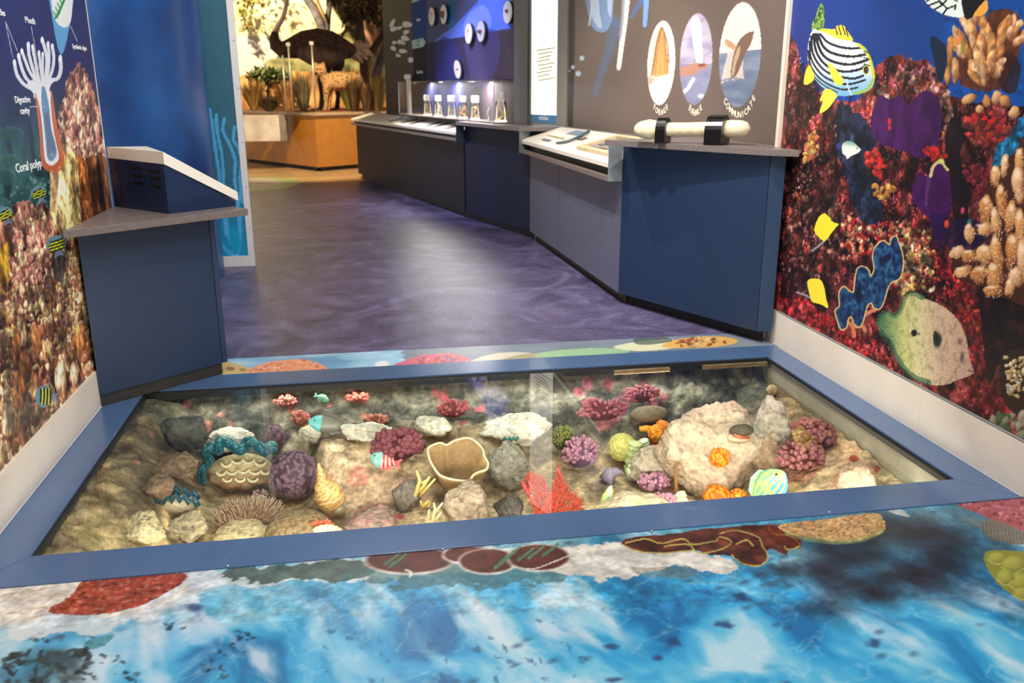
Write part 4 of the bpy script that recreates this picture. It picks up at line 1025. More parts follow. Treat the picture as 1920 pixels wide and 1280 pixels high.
rock *= 1+bkm*(np.array([.93, 1.0, 1.08])-1)
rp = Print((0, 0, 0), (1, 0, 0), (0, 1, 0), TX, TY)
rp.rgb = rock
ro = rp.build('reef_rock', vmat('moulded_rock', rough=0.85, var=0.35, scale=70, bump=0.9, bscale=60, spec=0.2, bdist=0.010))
co = np.stack([GX, GY, GZ], -1).reshape(-1, 3)
ro.data.vertices.foreach_set('co', co.ravel().astype(np.float32)); ro.data.polygons.foreach_set('use_smooth', [True]*len(ro.data.polygons)); ro.data.update()
tag(ro, 'moulded grey-brown rock lining the pit under the glass', 'rock')
# ================================================================== left side: cabinet with console
navy = pmat('navy_laminate', NAVY, 0.36, 0.06, 30, spec=0.45)
navy_dark = pmat('navy_console', (26, 46, 78), 0.34, 0.06, 30, spec=0.45)
plinth_m = pmat('plinth_dark', (44, 40, 36), 0.6, 0.1, 8)
slab_grey = pmat('grey_wood_laminate', (128, 116, 112), 0.34, 0.0, 26, rgb2=(92, 84, 84), stretch=(3, 3, 30), spec=0.5)
white_panel = pmat('white_sheet', (238, 230, 216), 0.35, 0.02, 10)
u_ = np.array([0.764, 0.645]); n_ = np.array([-0.645, 0.764])       # along and behind the cabinet front
A_ = np.array([XL+0.004, 3.404]); B_ = np.array([-0.611, 3.766])
cab = empty('corner_cabinet', (-0.85, 3.70, 0), 'navy corner cabinet with a grey wood top against the left mural', 'cabinet')
e_ = B_-u_*0.026                                                    # reveal line before the end panel
Bb = B_+n_*0.30
MB().prism([tuple(A_), tuple(e_), tuple(e_+n_*0.27), (XL+0.004, 3.965)], 0.053, 0.689).build('body', navy, cab, bevel=0.0015)
MB().prism([tuple(e_+u_*0.004+n_*0.002), tuple(B_), tuple(B_+n_*0.28), tuple(e_+u_*0.004+n_*0.28)], 0.053, 0.689).build('end_panel', navy, cab, bevel=0.0015)
ins = n_*0.010
MB().prism([tuple(A_+n_*.006+np.array([0, .004])), tuple(B_-u_*0.026+n_*.006), tuple(B_-u_*0.055+n_*0.26), (XL+0.004, 3.95)], 0.0045, 0.053).build('plinth', plinth_m, cab)
S0 = np.array([XL-0.0, 3.268]); S1 = np.array([-0.470, 3.763])
MB().prism([tuple(S0), tuple(S1), tuple(S1+n_*0.34), (-0.80, 4.06), (XL+0.001, 3.972)], 0.6895, 0.717).build('worktop', slab_grey, cab, bevel=0.0015)
# console: a wedge-shaped reading desk that stands on the worktop
E1 = np.array([-0.761, 3.654])+n_*0.003; E2 = np.array([-0.529, 3.859])+n_*0.003; E0 = np.array([XL+0.006, 3.938])
def z_on(px, py, xy): 
    a = np.array([xy[0], xy[1]]); d = ray(px, py); t = (a@d[:2])/(d[:2]@d[:2]); return CAM_H+d[2]*t
zb1, zt1 = z_on(312, 308, E1), z_on(316, 284, E1)
zb2, zt2 = z_on(443, 377, E2), z_on(452, 359.5, E2)
zb0, zt0 = z_on(207, 296, E0), z_on(203, 275, E0)
con = empty('reading_console', (-0.78, 3.85, 0.717), 'navy wedge console with vents and white top on the corner cabinet', 'console')
E3 = E2+n_*0.22; E4 = np.array([-0.90, 4.02])
MB().prism([tuple(E0), tuple(E1), tuple(E2), tuple(E3), tuple(E4)], 0.7175, [zb0, zb1, zb2, zb2, zb1]).build('body', navy_dark, con, bevel=0.001)
o1 = E1-n_*0.004; o2 = E2-n_*0.004+u_*0.012
MB().prism([tuple(E0+np.array([0, -.004])), tuple(o1), tuple(E4)], [zb0+.0005, zb1+.0005, zb1+.0005], [zt0, zt1, zt1]).build('top_rim', white_panel, con, bevel=0.001)
MB().prism([tuple(o1+u_*.001), tuple(o2), tuple(o2+n_*0.226), tuple(E4+u_*.001)], [zb1+.0005, zb2+.0005, zb2+.0005, zb1+.0005], [zt1, zt2, zt2, zt1]).build('sloping_top', white_panel, con, bevel=0.001)
fd = (E1-E0); fl = np.linalg.norm(fd); fd = fd/fl; fn_ = np.array([fd[1], -fd[0]])
if fn_ @ (np.array([0, 0])-E1) < 0: fn_ = -fn_
slot = pmat('slot_black', (8, 10, 16), 0.5)
for cx in (0.52, 0.83):
    for k in range(3):
        q = E0+fd*fl*cx; zz = zb1-0.028-0.030*k-(0.006 if cx > .6 else 0)
        a = q-fd*0.036; b = q+fd*0.036
        MB().slab([(a[0], a[1], zz), (b[0], b[1], zz-.003), (b[0], b[1], zz+.008), (a[0], a[1], zz+.011)], (fn_[0], fn_[1], 0), 0.0012).build('vent_slot', slot, con)
q = E0+fd*fl*0.16
MB().slab([(q[0], q[1], .718), (q[0]+fd[0]*.003, q[1]+fd[1]*.003, .718), (q[0]+fd[0]*.003, q[1]+fd[1]*.003, zb0-.001), (q[0], q[1], zb0-.001)], (fn_[0], fn_[1], 0), 0.0008).build('seam', slot, con)
for t in (0.10, 0.32, 0.82):
    q = E0+fd*fl*t+fn_*0.005; zz = (zb0+zt0)/2+(zb1-zb0)*t
    MB().ball((q[0], q[1], zz), 0.003, 8, 6).build('screw', steel, con, smooth=True)

# ================================================================== blue curved wall and the aqua panel behind
bm = MB()
cx_, cy_, R_ = -1.73, 5.90, 0.80
pts = []
for k in range(41):
    an = math.radians(-125+170*k/40); pts.append((cx_+R_*math.cos(an), cy_+R_*math.sin(an)))
inner = [(cx_+(R_-.04)*math.cos(math.radians(-125+170*k/40)), cy_+(R_-.04)*math.sin(math.radians(-125+170*k/40))) for k in range(40, -1, -1)]
vs = [(x, y, 0) for x, y in pts+inner]+[(x, y, 3.2) for x, y in pts+inner]; n = len(pts+inner)
bm.add(vs, [(i, (i+1) % n, n+(i+1) % n, n+i) for i in range(n)])
o = bm.build('wall_blue_curved', pmat('deep_blue_print', (24, 88, 158), 0.34, 0.0, 2.2, rgb2=(16, 58, 116), spec=0.6), smooth=True)
tag(o, kind='structure')
YA = 6.22
ap = empty('wave_panel', (-0.88, YA, 0), 'aqua panel printed with wavy weed in a white frame', 'panel')
def aq(p):
    U, V = p.U, p.V
    p.rgb[:] = pal(stretchc(V, .05, .75), [(20, 150, 196), (30, 140, 180), (52, 112, 134), (54, 104, 124)])
    p.rgb *= (.93+.14*fbm(U*9, V*9, 4, 160))[..., None]
    sk = (84, 178, 232)
    for st, w_ in (([(393,205),(398,235),(404,280),(410,320),(412,345)],6),([(405,215),(408,250),(416,290),(419,340),(420,400),(424,440)],6),([(421,222),(418,245),(430,270),(441,300),(440,330),(444,370),(448,410)],6),([(440,238),(438,262),(448,280),(452,310),(450,340),(456,380)],6),([(424,405),(428,440),(440,470),(447,480)],6),([(449,405),(450,440),(446,470),(438,482)],7),([(408,445),(418,462),(432,474),(444,482)],7),([(456,340),(446,385)],7)):
        p.stroke(st, w_, sk, .9)
    p.poly([(430,450),(432,432),(440,428),(448,436),(450,460),(440,478)], (22, 162, 206), .9)
pp = Print((-1.30, YA, 0), (1, 0, 0), (0, 0, 1), axis(0, 0.505, 0, 0.505, .006, .05), axis(0.075, 2.9, 0.075, 1.75, .006, .05))
aq(pp)
MB().box((-1.30, YA+.0015, 0.001), (-0.76, YA+.03, 3.0)).build('backing', cream, ap)
pp.build('printed_sheet', print_mat, ap)
white_fr = pmat('white_frame', (230, 228, 224), .4)
MB().box((-0.800, YA-.012, 0.001), (-0.758, YA+.001, 3.0)).build('frame_stile', white_fr, ap, bevel=.001)
MB().box((-1.30, YA-.012, 0.001), (-0.8005, YA+.001, 0.074)).build('frame_rail', white_fr, ap, bevel=.001)
for z in (.27, .55, .85, 1.2, 1.5):
    MB().ball((-0.772, YA-.012, z), .005, 8, 6).build('screw', steel, ap, smooth=True)

# ================================================================== right side: run of counters
P0, P1, P2, P3, P4, P5 = [np.array(q) for q in ((1.930, 3.775), (1.858, 3.790), (1.433, 4.698), (1.360, 7.017), (0.976, 8.264), (-0.025, 12.40))]
W0, W1 = np.array([2.0, 3.99]), np.array([1.65, 6.92])              # whale wall
J0, J1 = np.array([1.405, 7.56]), np.array([0.656, 10.678])         # jar wall
def lerp(a, b, t): return a+(b-a)*t
def off(poly, d):
    """shift the front line of points towards the aisle by d"""
    o = []
    for i, q in enumerate(poly):
        t = poly[min(i+1, len(poly)-1)]-poly[max(0, i-1)]; t = t/np.linalg.norm(t)
        nn = np.array([-t[1], t[0]]); 
        if nn @ (np.array([-3.0, 5.0])-q) < 0: nn = -nn
        o.append(q+nn*d)
    return o
wA = W0+(W1-W0)*0.27; wB = W0+(W1-W0)*.98
ctr = empty('navy_counter', (1.70, 4.2, 0), 'navy counter with grey top carrying the white bone', 'counter')
MB().prism([tuple(P2), tuple(P1), tuple(lerp(P1, P0, .02)+np.array([0.0, .004])), tuple(W0-np.array([.03, .0])), tuple(wA-np.array([.006, 0]))], .062, .901).build('body', navy, ctr, bevel=.0015)
MB().prism([tuple(P1+np.array([.003, -.0005])), tuple(P0), (1.93, 3.85), tuple(P1+np.array([.01, .06]))], .062, .901).build('end_panel', pmat('navy_end', (40, 62, 92), .36, .05, 30), ctr, bevel=.001)
fr3 = off([P2, P1], -.055)
MB().prism([tuple(fr3[0]), tuple(fr3[1]), (1.90, 3.84), tuple(W0-np.array([.05, 0])), tuple(wA-np.array([.03, 0]))], 0.0005, .062).build('plinth', pmat('plinth_black', (18, 16, 16), .6), ctr)
zs = .931
tip = atZ(1133.8, 262, zs)[:2]; cr_ = atZ(1436, 279.6, zs)[:2]; rt_ = atX(1499, 281, XR-.002)
MB().prism([tuple(tip), tuple(cr_), (XR-.002, float(rt_[1])), (XR-.002, 3.87), tuple(W0-np.array([.016, -.01])), tuple(wA-np.array([.006, 0]))], .9015, zs).build('worktop', slab_grey, ctr, bevel=.0015)
# tray section with the sloping panel
def tray(name, label, a, b, wa, wb, zf, zl, zbk, body_m, out=.085, kick=None):
    """reading rail between plan points a (far) and b (near), its back along wa-wb"""
    t = empty(name, ((a[0]+b[0])/2, (a[1]+b[1])/2, 0), label, 'counter')
    d = (b-a)/np.linalg.norm(b-a); nn = np.array([-d[1], d[0]])
    if nn @ (np.array([-3.0, 5.0])-a) < 0: nn = -nn
    MB().prism([tuple(a), tuple(b), tuple(wb), tuple(wa)], .062, zl-.001).build('body', body_m, t, bevel=.001)
    m = lerp(a, b, .40)
    MB().slab([(m[0]-d[0]*.002, m[1]-d[1]*.002, .063), (m[0]+d[0]*.002, m[1]+d[1]*.002, .063), (m[0]+d[0]*.002, m[1]+d[1]*.002, zl-.002), (m[0]-d[0]*.002, m[1]-d[1]*.002, zl-.002)], (nn[0], nn[1], 0), .0008).build('joint', plinth_m, t)
    q0, q1 = a-nn*.05, b-nn*.05
    MB().prism([tuple(q0), tuple(q1), tuple(lerp(q1, wb, .8)), tuple(lerp(q0, wa, .8))], .0005, .062).build('plinth', kick or pmat('plinth_brown', (58, 42, 26), .5), t)
    fa, fb = a+nn*out, b+nn*out
    ha, hb = a-nn*.10, b-nn*.10
    MB().prism([tuple(fa), tuple(fb), tuple(hb), tuple(ha)], zl, zl+.028).build('ledge', slab_grey, t, bevel=.001)
    MB().prism([tuple(a+nn*.02), tuple(b+nn*.02), tuple(hb), tuple(ha)], zl+.0285, zf-.03).build('riser', plinth_m, t)
    ga, gb = fa-nn*.006, fb-nn*.006
    ka, kb = lerp(a, wa, .80), lerp(b, wb, .80)
    MB().prism([tuple(ga), tuple(gb), tuple(kb), tuple(ka)], [zf-.026, zf-.026, zbk-.026, zbk-.026], [zf, zf, zbk, zbk]).build('sloping_panel', white_panel, t, bevel=.001)
    MB().prism([tuple(ka), tuple(kb), tuple(wb), tuple(wa)], zbk-.04, zbk+.004).build('back_shelf', slab_grey, t)
    return t, fa, fb, ka, kb, nn, d
grey_body = pmat('grey_blue_laminate', (92, 96, 118), .38, .05, 20)
tB = tray('reading_rail', 'grey-blue reading rail with white sloping panel beside the bone counter', P3+np.array([0, -.01]), P2+np.array([0, .006]), wB-np.array([.008, 0]), wA-np.array([.008, -.006]), .800, .700, .902, grey_body)
t_, fa, fb, ka, kb, nn, d_ = tB
# side cheek between rail and counter
sd = tip-np.array(P2)
MB().slab([(fb[0]+.004, fb[1]-.006, .70), (P2[0]-.002, P2[1]-.004, .70), (P2[0]-.002, P2[1]-.004, .900), (fb[0]+.004, fb[1]-.006, .900)], (0.05, 1, 0), .012).build('cheek', pmat('cheek_grey', (120, 128, 134), .4, .04, 20), ctr)
# things printed on / fixed to the sloping panel
def onp(s, t, lift=0.0):
    """point on the sloping panel: s along (0 far, 1 near), t from front to back"""
    f = fa-nn*.006+(fb-fa)*s; k = ka+(kb-ka)*s; q = f+(k-f)*t
    return np.array([q[0], q[1], .800+(.102)*t+lift])
dark_strip = pmat('grey_teal', (70, 92, 96), .5)
nrm_p = np.cross(onp(1, 0)-onp(0, 0), onp(0, 1)-onp(0, 0)); nrm_p = nrm_p/np.linalg.norm(nrm_p)
if nrm_p[2] < 0: nrm_p = -nrm_p
arc = [atP(x, y, onp(.5, .5), nrm_p)+nrm_p*.011 for x, y in ((1045,271),(1055,270),(1066,267.5),(1077,263.5),(1088,258.5),(1097,253.5),(1105,249))]
tag(recentre(MB().tube(arc, .010, 8).build('curved_rod', dark_strip, smooth=True)), 'thin dark curved rod fixed across the white sloping panel', 'rod')
tb = empty('tray_frame', onp(.8, .45), 'beige framed tray with a grey relief on the white sloping panel', 'tray')
bei = pmat('beige_frame', (206, 188, 150), .5, .08, 20)
def pbar(a, b, c, d, th, m, name, par):
    MB().slab([onp(*a, .001), onp(*b, .001), onp(*c, .001), onp(*d, .001)], nrm_p, th).build(name, m, par)
pbar((.62,.16),(.98,.16),(.98,.24),(.62,.24),.022,bei,'front_rail',tb)
pbar((.62,.78),(.98,.78),(.98,.86),(.62,.86),.022,bei,'back_rail',tb)
pbar((.62,.245),(.65,.245),(.65,.775),(.62,.775),.022,bei,'side_rail',tb)
pbar((.95,.245),(.98,.245),(.98,.775),(.95,.775),.022,bei,'side_rail',tb)
rel = pmat('relief_grey', (150, 140, 134), .7, .3, 40)
pbar((.651,.246),(.949,.246),(.949,.774),(.651,.774),.006,rel,'floor',tb)
rr = random.Random(4); mb = MB()
for k in range(9):
    q = onp(.67+.26*rr.random(), .3+.42*rr.random(), .009); mb.ball(q, (.03, .05, .010), 10, 6)
mb.ball(onp(.80, .5, .007), (.05, .11, .008), 12, 6); mb.build('relief', rel, tb, smooth=True)
for (s0, t0, s1, t1, c) in ((.20,.70,.34,.92,(150,176,200)),(.16,.22,.26,.30,(120,120,140)),(.36,.55,.44,.68,(176,150,130)),(.10,.45,.30,.50,(226,220,150))):
    MB().slab([onp(s0,t0,.0006), onp(s1,t0,.0006), onp(s1,t1,.0006), onp(s0,t1,.0006)], nrm_p, .0006).build('print_patch', pmat('patch%d' % c[0], c, .5, .3, 30), t_)
# middle counter
cC = empty('dark_counter', (1.25, 7.7, 0), 'dark navy counter with grey top below the white lit notice', 'counter')
navy2 = pmat('navy_far', (30, 36, 60), .5, .05, 20, spec=.15)
jm = lerp(J0, J1, .30)
MB().prism([tuple(P4+np.array([.004, -.01])), tuple(P3), tuple(wB-np.array([.010, -.03])), tuple(J0-np.array([.01, .01])), tuple(jm-np.array([.012, 0]))], .062, .868).build('body', navy2, cC, bevel=.001)
q = off([P4, P3], -.05)
MB().prism([tuple(q[0]), tuple(q[1]), tuple(J0-np.array([.05, .02])), tuple(jm-np.array([.05, 0]))], .0005, .062).build('plinth', pmat('plinth_black', (18, 16, 16), .6), cC)
q = off([P4, P3], .085)
MB().prism([tuple(q[0]), tuple(q[1]+np.array([-.02, -.05])), tuple(wB-np.array([.010, -.03])), tuple(J0-np.array([.01, .01])), tuple(jm-np.array([.012, 0]))], .8685, .900).build('worktop', slab_grey, cC, bevel=.001)
for nm, a, b in (('cheek', q[1]+np.array([-.02, -.045]), P3+np.array([-.003, -.0115])), ('cheek', q[0]+np.array([-.002, .0]), P4+np.array([.0, -.0]))):
    MB().slab([(a[0], a[1], .70), (b[0], b[1], .70), (b[0], b[1], .868), (a[0], a[1], .868)], (0, -1, 0), .008).build(nm, pmat('cheek_grey', (120, 128, 134), .4, .04, 20) if a[1] < 8 else pmat('cheek_dark', (56, 66, 78), .4), cC)
# far rail
dark_body = pmat('dark_laminate', (40, 38, 46), .5, .08, 10, spec=.12)
jf = J0+(J1-J0)*1.55
tD = tray('far_reading_rail', 'dark reading rail with white panel below the jar display', P5, P4+np.array([-.004, .012]), jf-np.array([.01, 0]), jm-np.array([.015, -.012]), .80, .72, .872, dark_body, .07, pmat('plinth_black', (18, 16, 16), .6))
t_, fa, fb, ka, kb, nn, d_ = tD
def onq(s, t, lift=0.0):
    f = fa-nn*.006+(fb-fa)*s; k = ka+(kb-ka)*s; q = f+(k-f)*t
    return np.array([q[0], q[1], .80+.072*t+lift])
nr2 = np.cross(onq(1, 0)-onq(0, 0), onq(0, 1)-onq(0, 0)); nr2 /= np.linalg.norm(nr2)
if nr2[2] < 0: nr2 = -nr2
sil = pmat('dark_olive', (60, 54, 44), .6)
for k, (s, w_) in enumerate(((.42,.02),(.55,.028),(.62,.03),(.76,.02),(.82,.026),(.91,.026))):
    MB().slab([onq(s-w_, .20, .001), onq(s+w_*.3, .20, .001), onq(s+w_*1.2, .78, .001), onq(s+w_*.2, .78, .001)], nr2, .006).build('specimen_plate', sil, t_)
MB().slab([onq(.38, .80, .001), onq(.50, .80, .001), onq(.50, .97, .001), onq(.38, .97, .001)], nr2, .001).build('blue_patch', pmat('patch_blue', (120, 170, 206), .5), t_)

# ------------------------------------------------------------------ whale wall with three oval photographs
wd = W1-W0; wl_ = np.linalg.norm(wd); wd = wd/wl_
ww = tag(MB().prism([tuple(W0), tuple(W1), tuple(W1+np.array([.06, .01])), tuple(W0+np.array([.06, .01]))], .0, 3.2).build('wall_whale', pmat('brown_wall', (92, 80, 72), .5, .05, 5)), kind='structure')
wp = Print((W1[0]-.002, W1[1], 0), (-wd[0], -wd[1], 0), (0, 0, 1), axis(0, wl_, 0, wl_, .0075, .05), axis(.86, 3.2, .88, 1.78, .0046, .05))
def whale(p):
    U, V = p.U, p.V
    p.rgb[:] = np.array((104, 90, 82))
    p.rgb *= (.96+.08*fbm(U*2, V*3, 3, 170))[..., None]
    p.poly([(1060,-40),(1078,-40),(1072,300),(1060,300)], (24, 18, 18), .85)
    b1 = (86, 130, 190)
    def streak(pts, w0, col, al, tp): 
        for k in range(4): p.stroke(pts, w0*(1-.22*k), col, al, taper=tp)
    streak([(1155,40),(1145,85),(1132,125),(1122,155),(1116,178)], 30, (84, 112, 156), .22, (1.0, .35))
    p.poly([(1098,-30),(1100,10),(1105,35),(1112,52),(1126,60),(1140,55),(1147,38),(1150,10),(1150,-30)], (120, 160, 210), .8, wob=.012)
    p.poly([(1105,-30),(1108,20),(1118,48),(1128,50),(1124,20),(1120,-30)], (196, 208, 222), .7, wob=.01)
    p.poly([(1138,-30),(1140,20),(1146,30),(1147,-30)], (206, 216, 230), .6, wob=.008)
    p.stroke([(1113,-20),(1108,25),(1104,47)], 3.5, (206, 206, 206), .8)
    p.stroke([(1175,-20),(1172,30),(1166,80),(1160,128)], 12, (232, 226, 220), .95, taper=(1.1, .7))
    p.stroke([(1169,-20),(1167,30),(1162,70)], 6, (130, 140, 156), .7)
    for k in range(10): p.ell((1178-k*1.9, 5+k*12.5), (3.2, 0), (0, 6), (240, 236, 230), .9)
    p.stroke([(1205,0),(1192,18),(1184,32)], 12, (80, 116, 200), .55, taper=(1, .5))
    p.stroke([(1213,-20),(1211,20),(1209,48)], 9, (120, 168, 226), .95, taper=(1.1, .8))
    for x, y, r in ((1091,109,5),(1074,126,4),(1084,138,5.5),(1067,133,2)): p.ell((x, y), (r, 0), (0, r), (180, 204, 216), .95)
    # ovals
    def oval(c, rx, ry, ro, paint):
        a = math.radians(ro); ca, sa = math.cos(a), math.sin(a)
        p.ell(c, (rx*ca, rx*sa), (-ry*sa, ry*ca), (232, 226, 206))
        before = p.rgb.copy(); paint(); after = p.rgb.copy()
        p.rgb[:] = before
        c0 = p.P(*c); A = p.P(c[0]+rx*.985*ca, c[1]+rx*.985*sa)-c0; B = p.P(c[0]-ry*.985*sa, c[1]+ry*.985*ca)-c0
        det = A[0]*B[1]-A[1]*B[0]; Uq = p.U-c0[0]; Vq = p.V-c0[1]
        S = (Uq*B[1]-Vq*B[0])/det; Tq = (A[0]*Vq-A[1]*Uq)/det; m = (S*S+Tq*Tq) < 1
        p.rgb[m] = after[m]
    def o1():
        p.poly([(1200,30),(1280,30),(1280,210),(1200,210)], (240, 230, 206), smooth=False)
        p.poly([(1222,140),(1226,100),(1234,60),(1240,52),(1247,70),(1252,110),(1253,135),(1240,142)], (222, 168, 96))
        for x0, x1, c in ((1238,1228,(186,120,76)),(1241,1237,(206,140,96)),(1244,1247,(196,130,84)),(1246,1252,(176,110,66))): p.stroke([(x0, 62), (x1, 138)], 3, c, .8)
        p.stroke([(1241,52),(1232,80),(1226,120),(1221,142)], 2.5, (120, 80, 60), .8); p.stroke([(1242,52),(1251,80),(1254,118)], 2.5, (120, 84, 66), .8)
        p.poly([(1205,145),(1225,146),(1222,156),(1208,160)], (206, 160, 140), .8)
        p.poly([(1210,165),(1240,150),(1262,145),(1258,190),(1220,195)], (244, 240, 224), wob=.01)
    def o2():
        p.poly([(1265,10),(1340,10),(1340,210),(1265,210)], lambda U, V, b: pal(fbm(U*9, V*26, 4, 173), [(120, 116, 150), (176, 168, 190), (206, 196, 206)]), smooth=False)
        p.poly([(1265,120),(1340,120),(1340,210),(1265,210)], lambda U, V, b: pal(fbm(U*9, V*26, 4, 174), [(100, 104, 140), (140, 146, 176)]), .7, smooth=False)
        p.poly([(1297,38),(1312,35),(1316,80),(1316,118),(1306,118),(1300,80)], (246, 244, 246), wob=.006)
        p.poly([(1270,130),(1290,122),(1306,118),(1325,120),(1328,126),(1312,132),(1300,140),(1272,142)], (176, 130, 112)); p.ell((1316,122), (8, -1), (0, 3), (120, 70, 56), .9)
        p.stroke([(1300,148),(1290,165),(1282,172)], 7, (232, 236, 240), .9); p.ell((1314,180), (7, 0), (0, 5), (226, 240, 246), .9, soft=.5)
    def o3():
        p.poly([(1340,0),(1435,0),(1435,95),(1340,103)], (240, 222, 208), smooth=False)
        p.poly([(1340,101),(1435,91),(1435,215),(1340,215)], lambda U, V, b: pal(fbm(U*6, V*30, 4, 176), [(84, 98, 126), (116, 130, 154), (150, 158, 176)]), smooth=False)
        p.poly([(1352,155),(1362,110),(1366,98),(1390,98),(1394,140),(1392,148),(1362,152)], (226, 206, 190), .8, wob=.006)
        p.poly([(1370,140),(1376,100),(1386,76),(1398,64),(1412,58),(1413,64),(1408,82),(1398,100),(1390,120),(1380,142)], (122, 96, 80)); p.poly([(1372,138),(1378,104),(1386,86),(1388,96),(1380,120),(1376,140)], (206, 176, 140), .8)
        p.poly([(1360,74),(1368,76),(1380,86),(1378,94),(1368,90),(1360,82)], (196, 150, 116))
        p.stroke([(1345,153),(1375,147),(1400,150),(1425,143)], 4, (120, 126, 146), .8)
    oval((1239, 119), 27, 79, 3, o1)
    oval((1304, 112), 32, 86, 3, o2)
    oval((1386, 104), 41, 98, 4, o3)
whale(wp)
wpo = wp.build('printed_sheet', print_mat, ww)
tag(wpo, 'brown print with a diving whale and three oval photographs')
let_m = pmat('letter_cream', (240, 232, 208), .45, emit=(240, 232, 208), estr=0.0)
def arc_text(s, c, rx, ry, a0, a1, hp):
    """letters set along the lower rim of an oval"""
    for k, ch in enumerate(s):
        an = math.radians(a0+(a1-a0)*(k+.5)/len(s))
        x = c[0]+rx*math.cos(an); y = c[1]-ry*math.sin(an)
        x2 = c[0]+rx*math.cos(an+.05); y2 = c[1]-ry*math.sin(an+.05)
        q = wp.P(x, y); q2 = wp.P(x2, y2); tdir = q2-q; tdir /= np.linalg.norm(tdir)
        tdir = tdir*np.array([1, .55]); tdir /= np.linalg.norm(tdir)
        X3 = wp.ux*tdir[0]+wp.vx*tdir[1]; Y3 = np.cross(wp.n, X3); P_ = wp.at(q)
        text_mesh('lettering', ch, P_, X3, Y3, hp/px_per_m(P_)*1.25, let_m, ww, lift=.0008, font_bold=True)
arc_text('FORAGE', (1239, 119), 26, 92, 238, 302, 12)
arc_text('EXHALE', (1304, 112), 24, 100, 240, 300, 12)
arc_text('COMMUNICATE', (1386, 104), 40, 112, 226, 318, 13)

# ------------------------------------------------------------------ white bone on two black holders
bone_m = pmat('bone', (232, 220, 188), .5, .10, 30, rgb2=(214, 198, 160), bump=.15, bscale=60)
bl_m = pmat('black_plastic', (12, 10, 10), .25, spec=.6)
bp = np.array([1.70, 4.62]); 
bl0 = atZ(1188, 258, .975); bl1 = atZ(1408, 262, .985)
# bone axis a little above the worktop
def bz(px, py, base): 
    q = atZ(px, base, .932); d = ray(px, py); t = (q[:2]@d[:2])/(d[:2]@d[:2]); return np.array([q[0], q[1], CAM_H+d[2]*t])
qa = bz(1190, 243, 266); qb = bz(1238, 241, 263); qc = bz(1330, 241, 268); qd = bz(1405, 241, 272)
ax = qd-qa; Lb = np.linalg.norm(ax)
mb = MB()
ts = np.linspace(0, 1, 40)
path = [qa+ax*t for t in ts]
pr_ = px_per_m(qa)
def brad(t):
    pts_ = [(0, 7), (.012, 11), (.05, 15), (.13, 18.5), (.20, 16), (.30, 12.2), (.45, 11.8), (.6, 12.5), (.72, 14), (.85, 15.5), (.93, 14.5), (.975, 11), (1, .8)]
    xs = [a for a, b in pts_]; ys = [b for a, b in pts_]
    return float(np.interp(t, xs, ys))/pr_
mb.tube(path, [brad(t) for t in ts], 18)
bo = tag(recentre(mb.build('whale_bone', bone_m, smooth=True)), 'long cream bone lying in two black holders on the counter', 'bone')
adir = ax/Lb
side = np.cross(adir, (0, 0, 1)); side /= np.linalg.norm(side)
for k, (t, w_, hh, lab) in enumerate(((.255, .040, 1.0, 'narrow black holder around the thick end of the bone'), (.725, .060, 1.12, 'wide black holder under the flat end of the bone'))):
    c = qa+ax*t; r = brad(t)+.006
    h = empty('bone_holder', (c[0], c[1], .932), lab, 'stand', 'holders under the bone')
    w2 = (.052 if k == 0 else .085)
    prof = []
    wid = r*(1.25 if k == 0 else 1.9)
    top = (c[2]+r*1.35*hh)-.932
    base = .932
    outer = [(-wid, 0), (wid, 0)]+[(wid*math.cos(a), max(.0, (c[2]-.932))*0.75+(top-(c[2]-.932)*.75)*math.sin(a)) for a in np.linspace(0.0, math.pi, 15)]
    P_ = [np.array([c[0], c[1], base])+side*x+np.array([0, 0, z])-adir*w2/2 for x, z in outer]
    MB().slab(P_, adir, w2).build('cradle', bl_m, h, bevel=.002)
    for x, z in ((-.6, .030), (-.6, .012)):
        s_ = np.array([c[0], c[1], base+z])-adir*(w2/2+.001)+side*wid*x*(1 if side[1] < 0 else -1)*-1
        MB().ball(s_, .003, 8, 6).build('screw', steel, h, smooth=True)
# ================================================================== lit notice between the whale wall and the jar display
Na, Nb = np.array([1.655, 6.96]), np.array([1.405, 7.53])
nd = (Nb-Na)/np.linalg.norm(Nb-Na); nn_ = np.array([-nd[1], nd[0]])
if nn_ @ (-Na) < 0: nn_ = -nn_
def onN(px, py, lift=0.0):
    q = atP(px, py, (Na[0], Na[1], 0), (nn_[0], nn_[1], 0)); return q+np.array([nn_[0], nn_[1], 0])*lift
def npanel(x0, x1, z0, z1, lift, th, mat, name, par, **k):
    a = onN(x0, 150, lift); b = onN(x1, 150, lift)
    return MB().slab([(a[0], a[1], z0), (b[0], b[1], z0), (b[0], b[1], z1), (a[0], a[1], z1)], (-nn_[0], -nn_[1], 0), th).build(name, mat, par, **k)
ntc = empty('notice_board', (1.53, 7.26, .9), 'tall white lit notice between grey posts beside the whale wall', 'notice')
post_m = pmat('grey_post', (142, 136, 126), .5, .04, 8)
npanel(1066, 1047.5, .9015, 2.6, .02, .05, post_m, 'post', ntc, bevel=.002)
npanel(998, 967, .9015, 2.6, .02, .05, pmat('grey_post_left', (108, 104, 96), .5, .04, 8), 'post', ntc, bevel=.002)
npanel(1047, 998.5, .985, 2.6, .01, .03, pmat('lit_white', (250, 246, 236), .4, emit=(255, 248, 236), estr=0.85), 'lit_sheet', ntc)
npanel(1047, 998.5, .918, .984, .01, .03, pmat('notice_blue', (70, 130, 176), .4), 'blue_footer', ntc)
npanel(1047, 998.5, .9015, .917, .012, .03, post_m, 'sill', ntc)
ntx = pmat('notice_text', (206, 196, 120), .5)
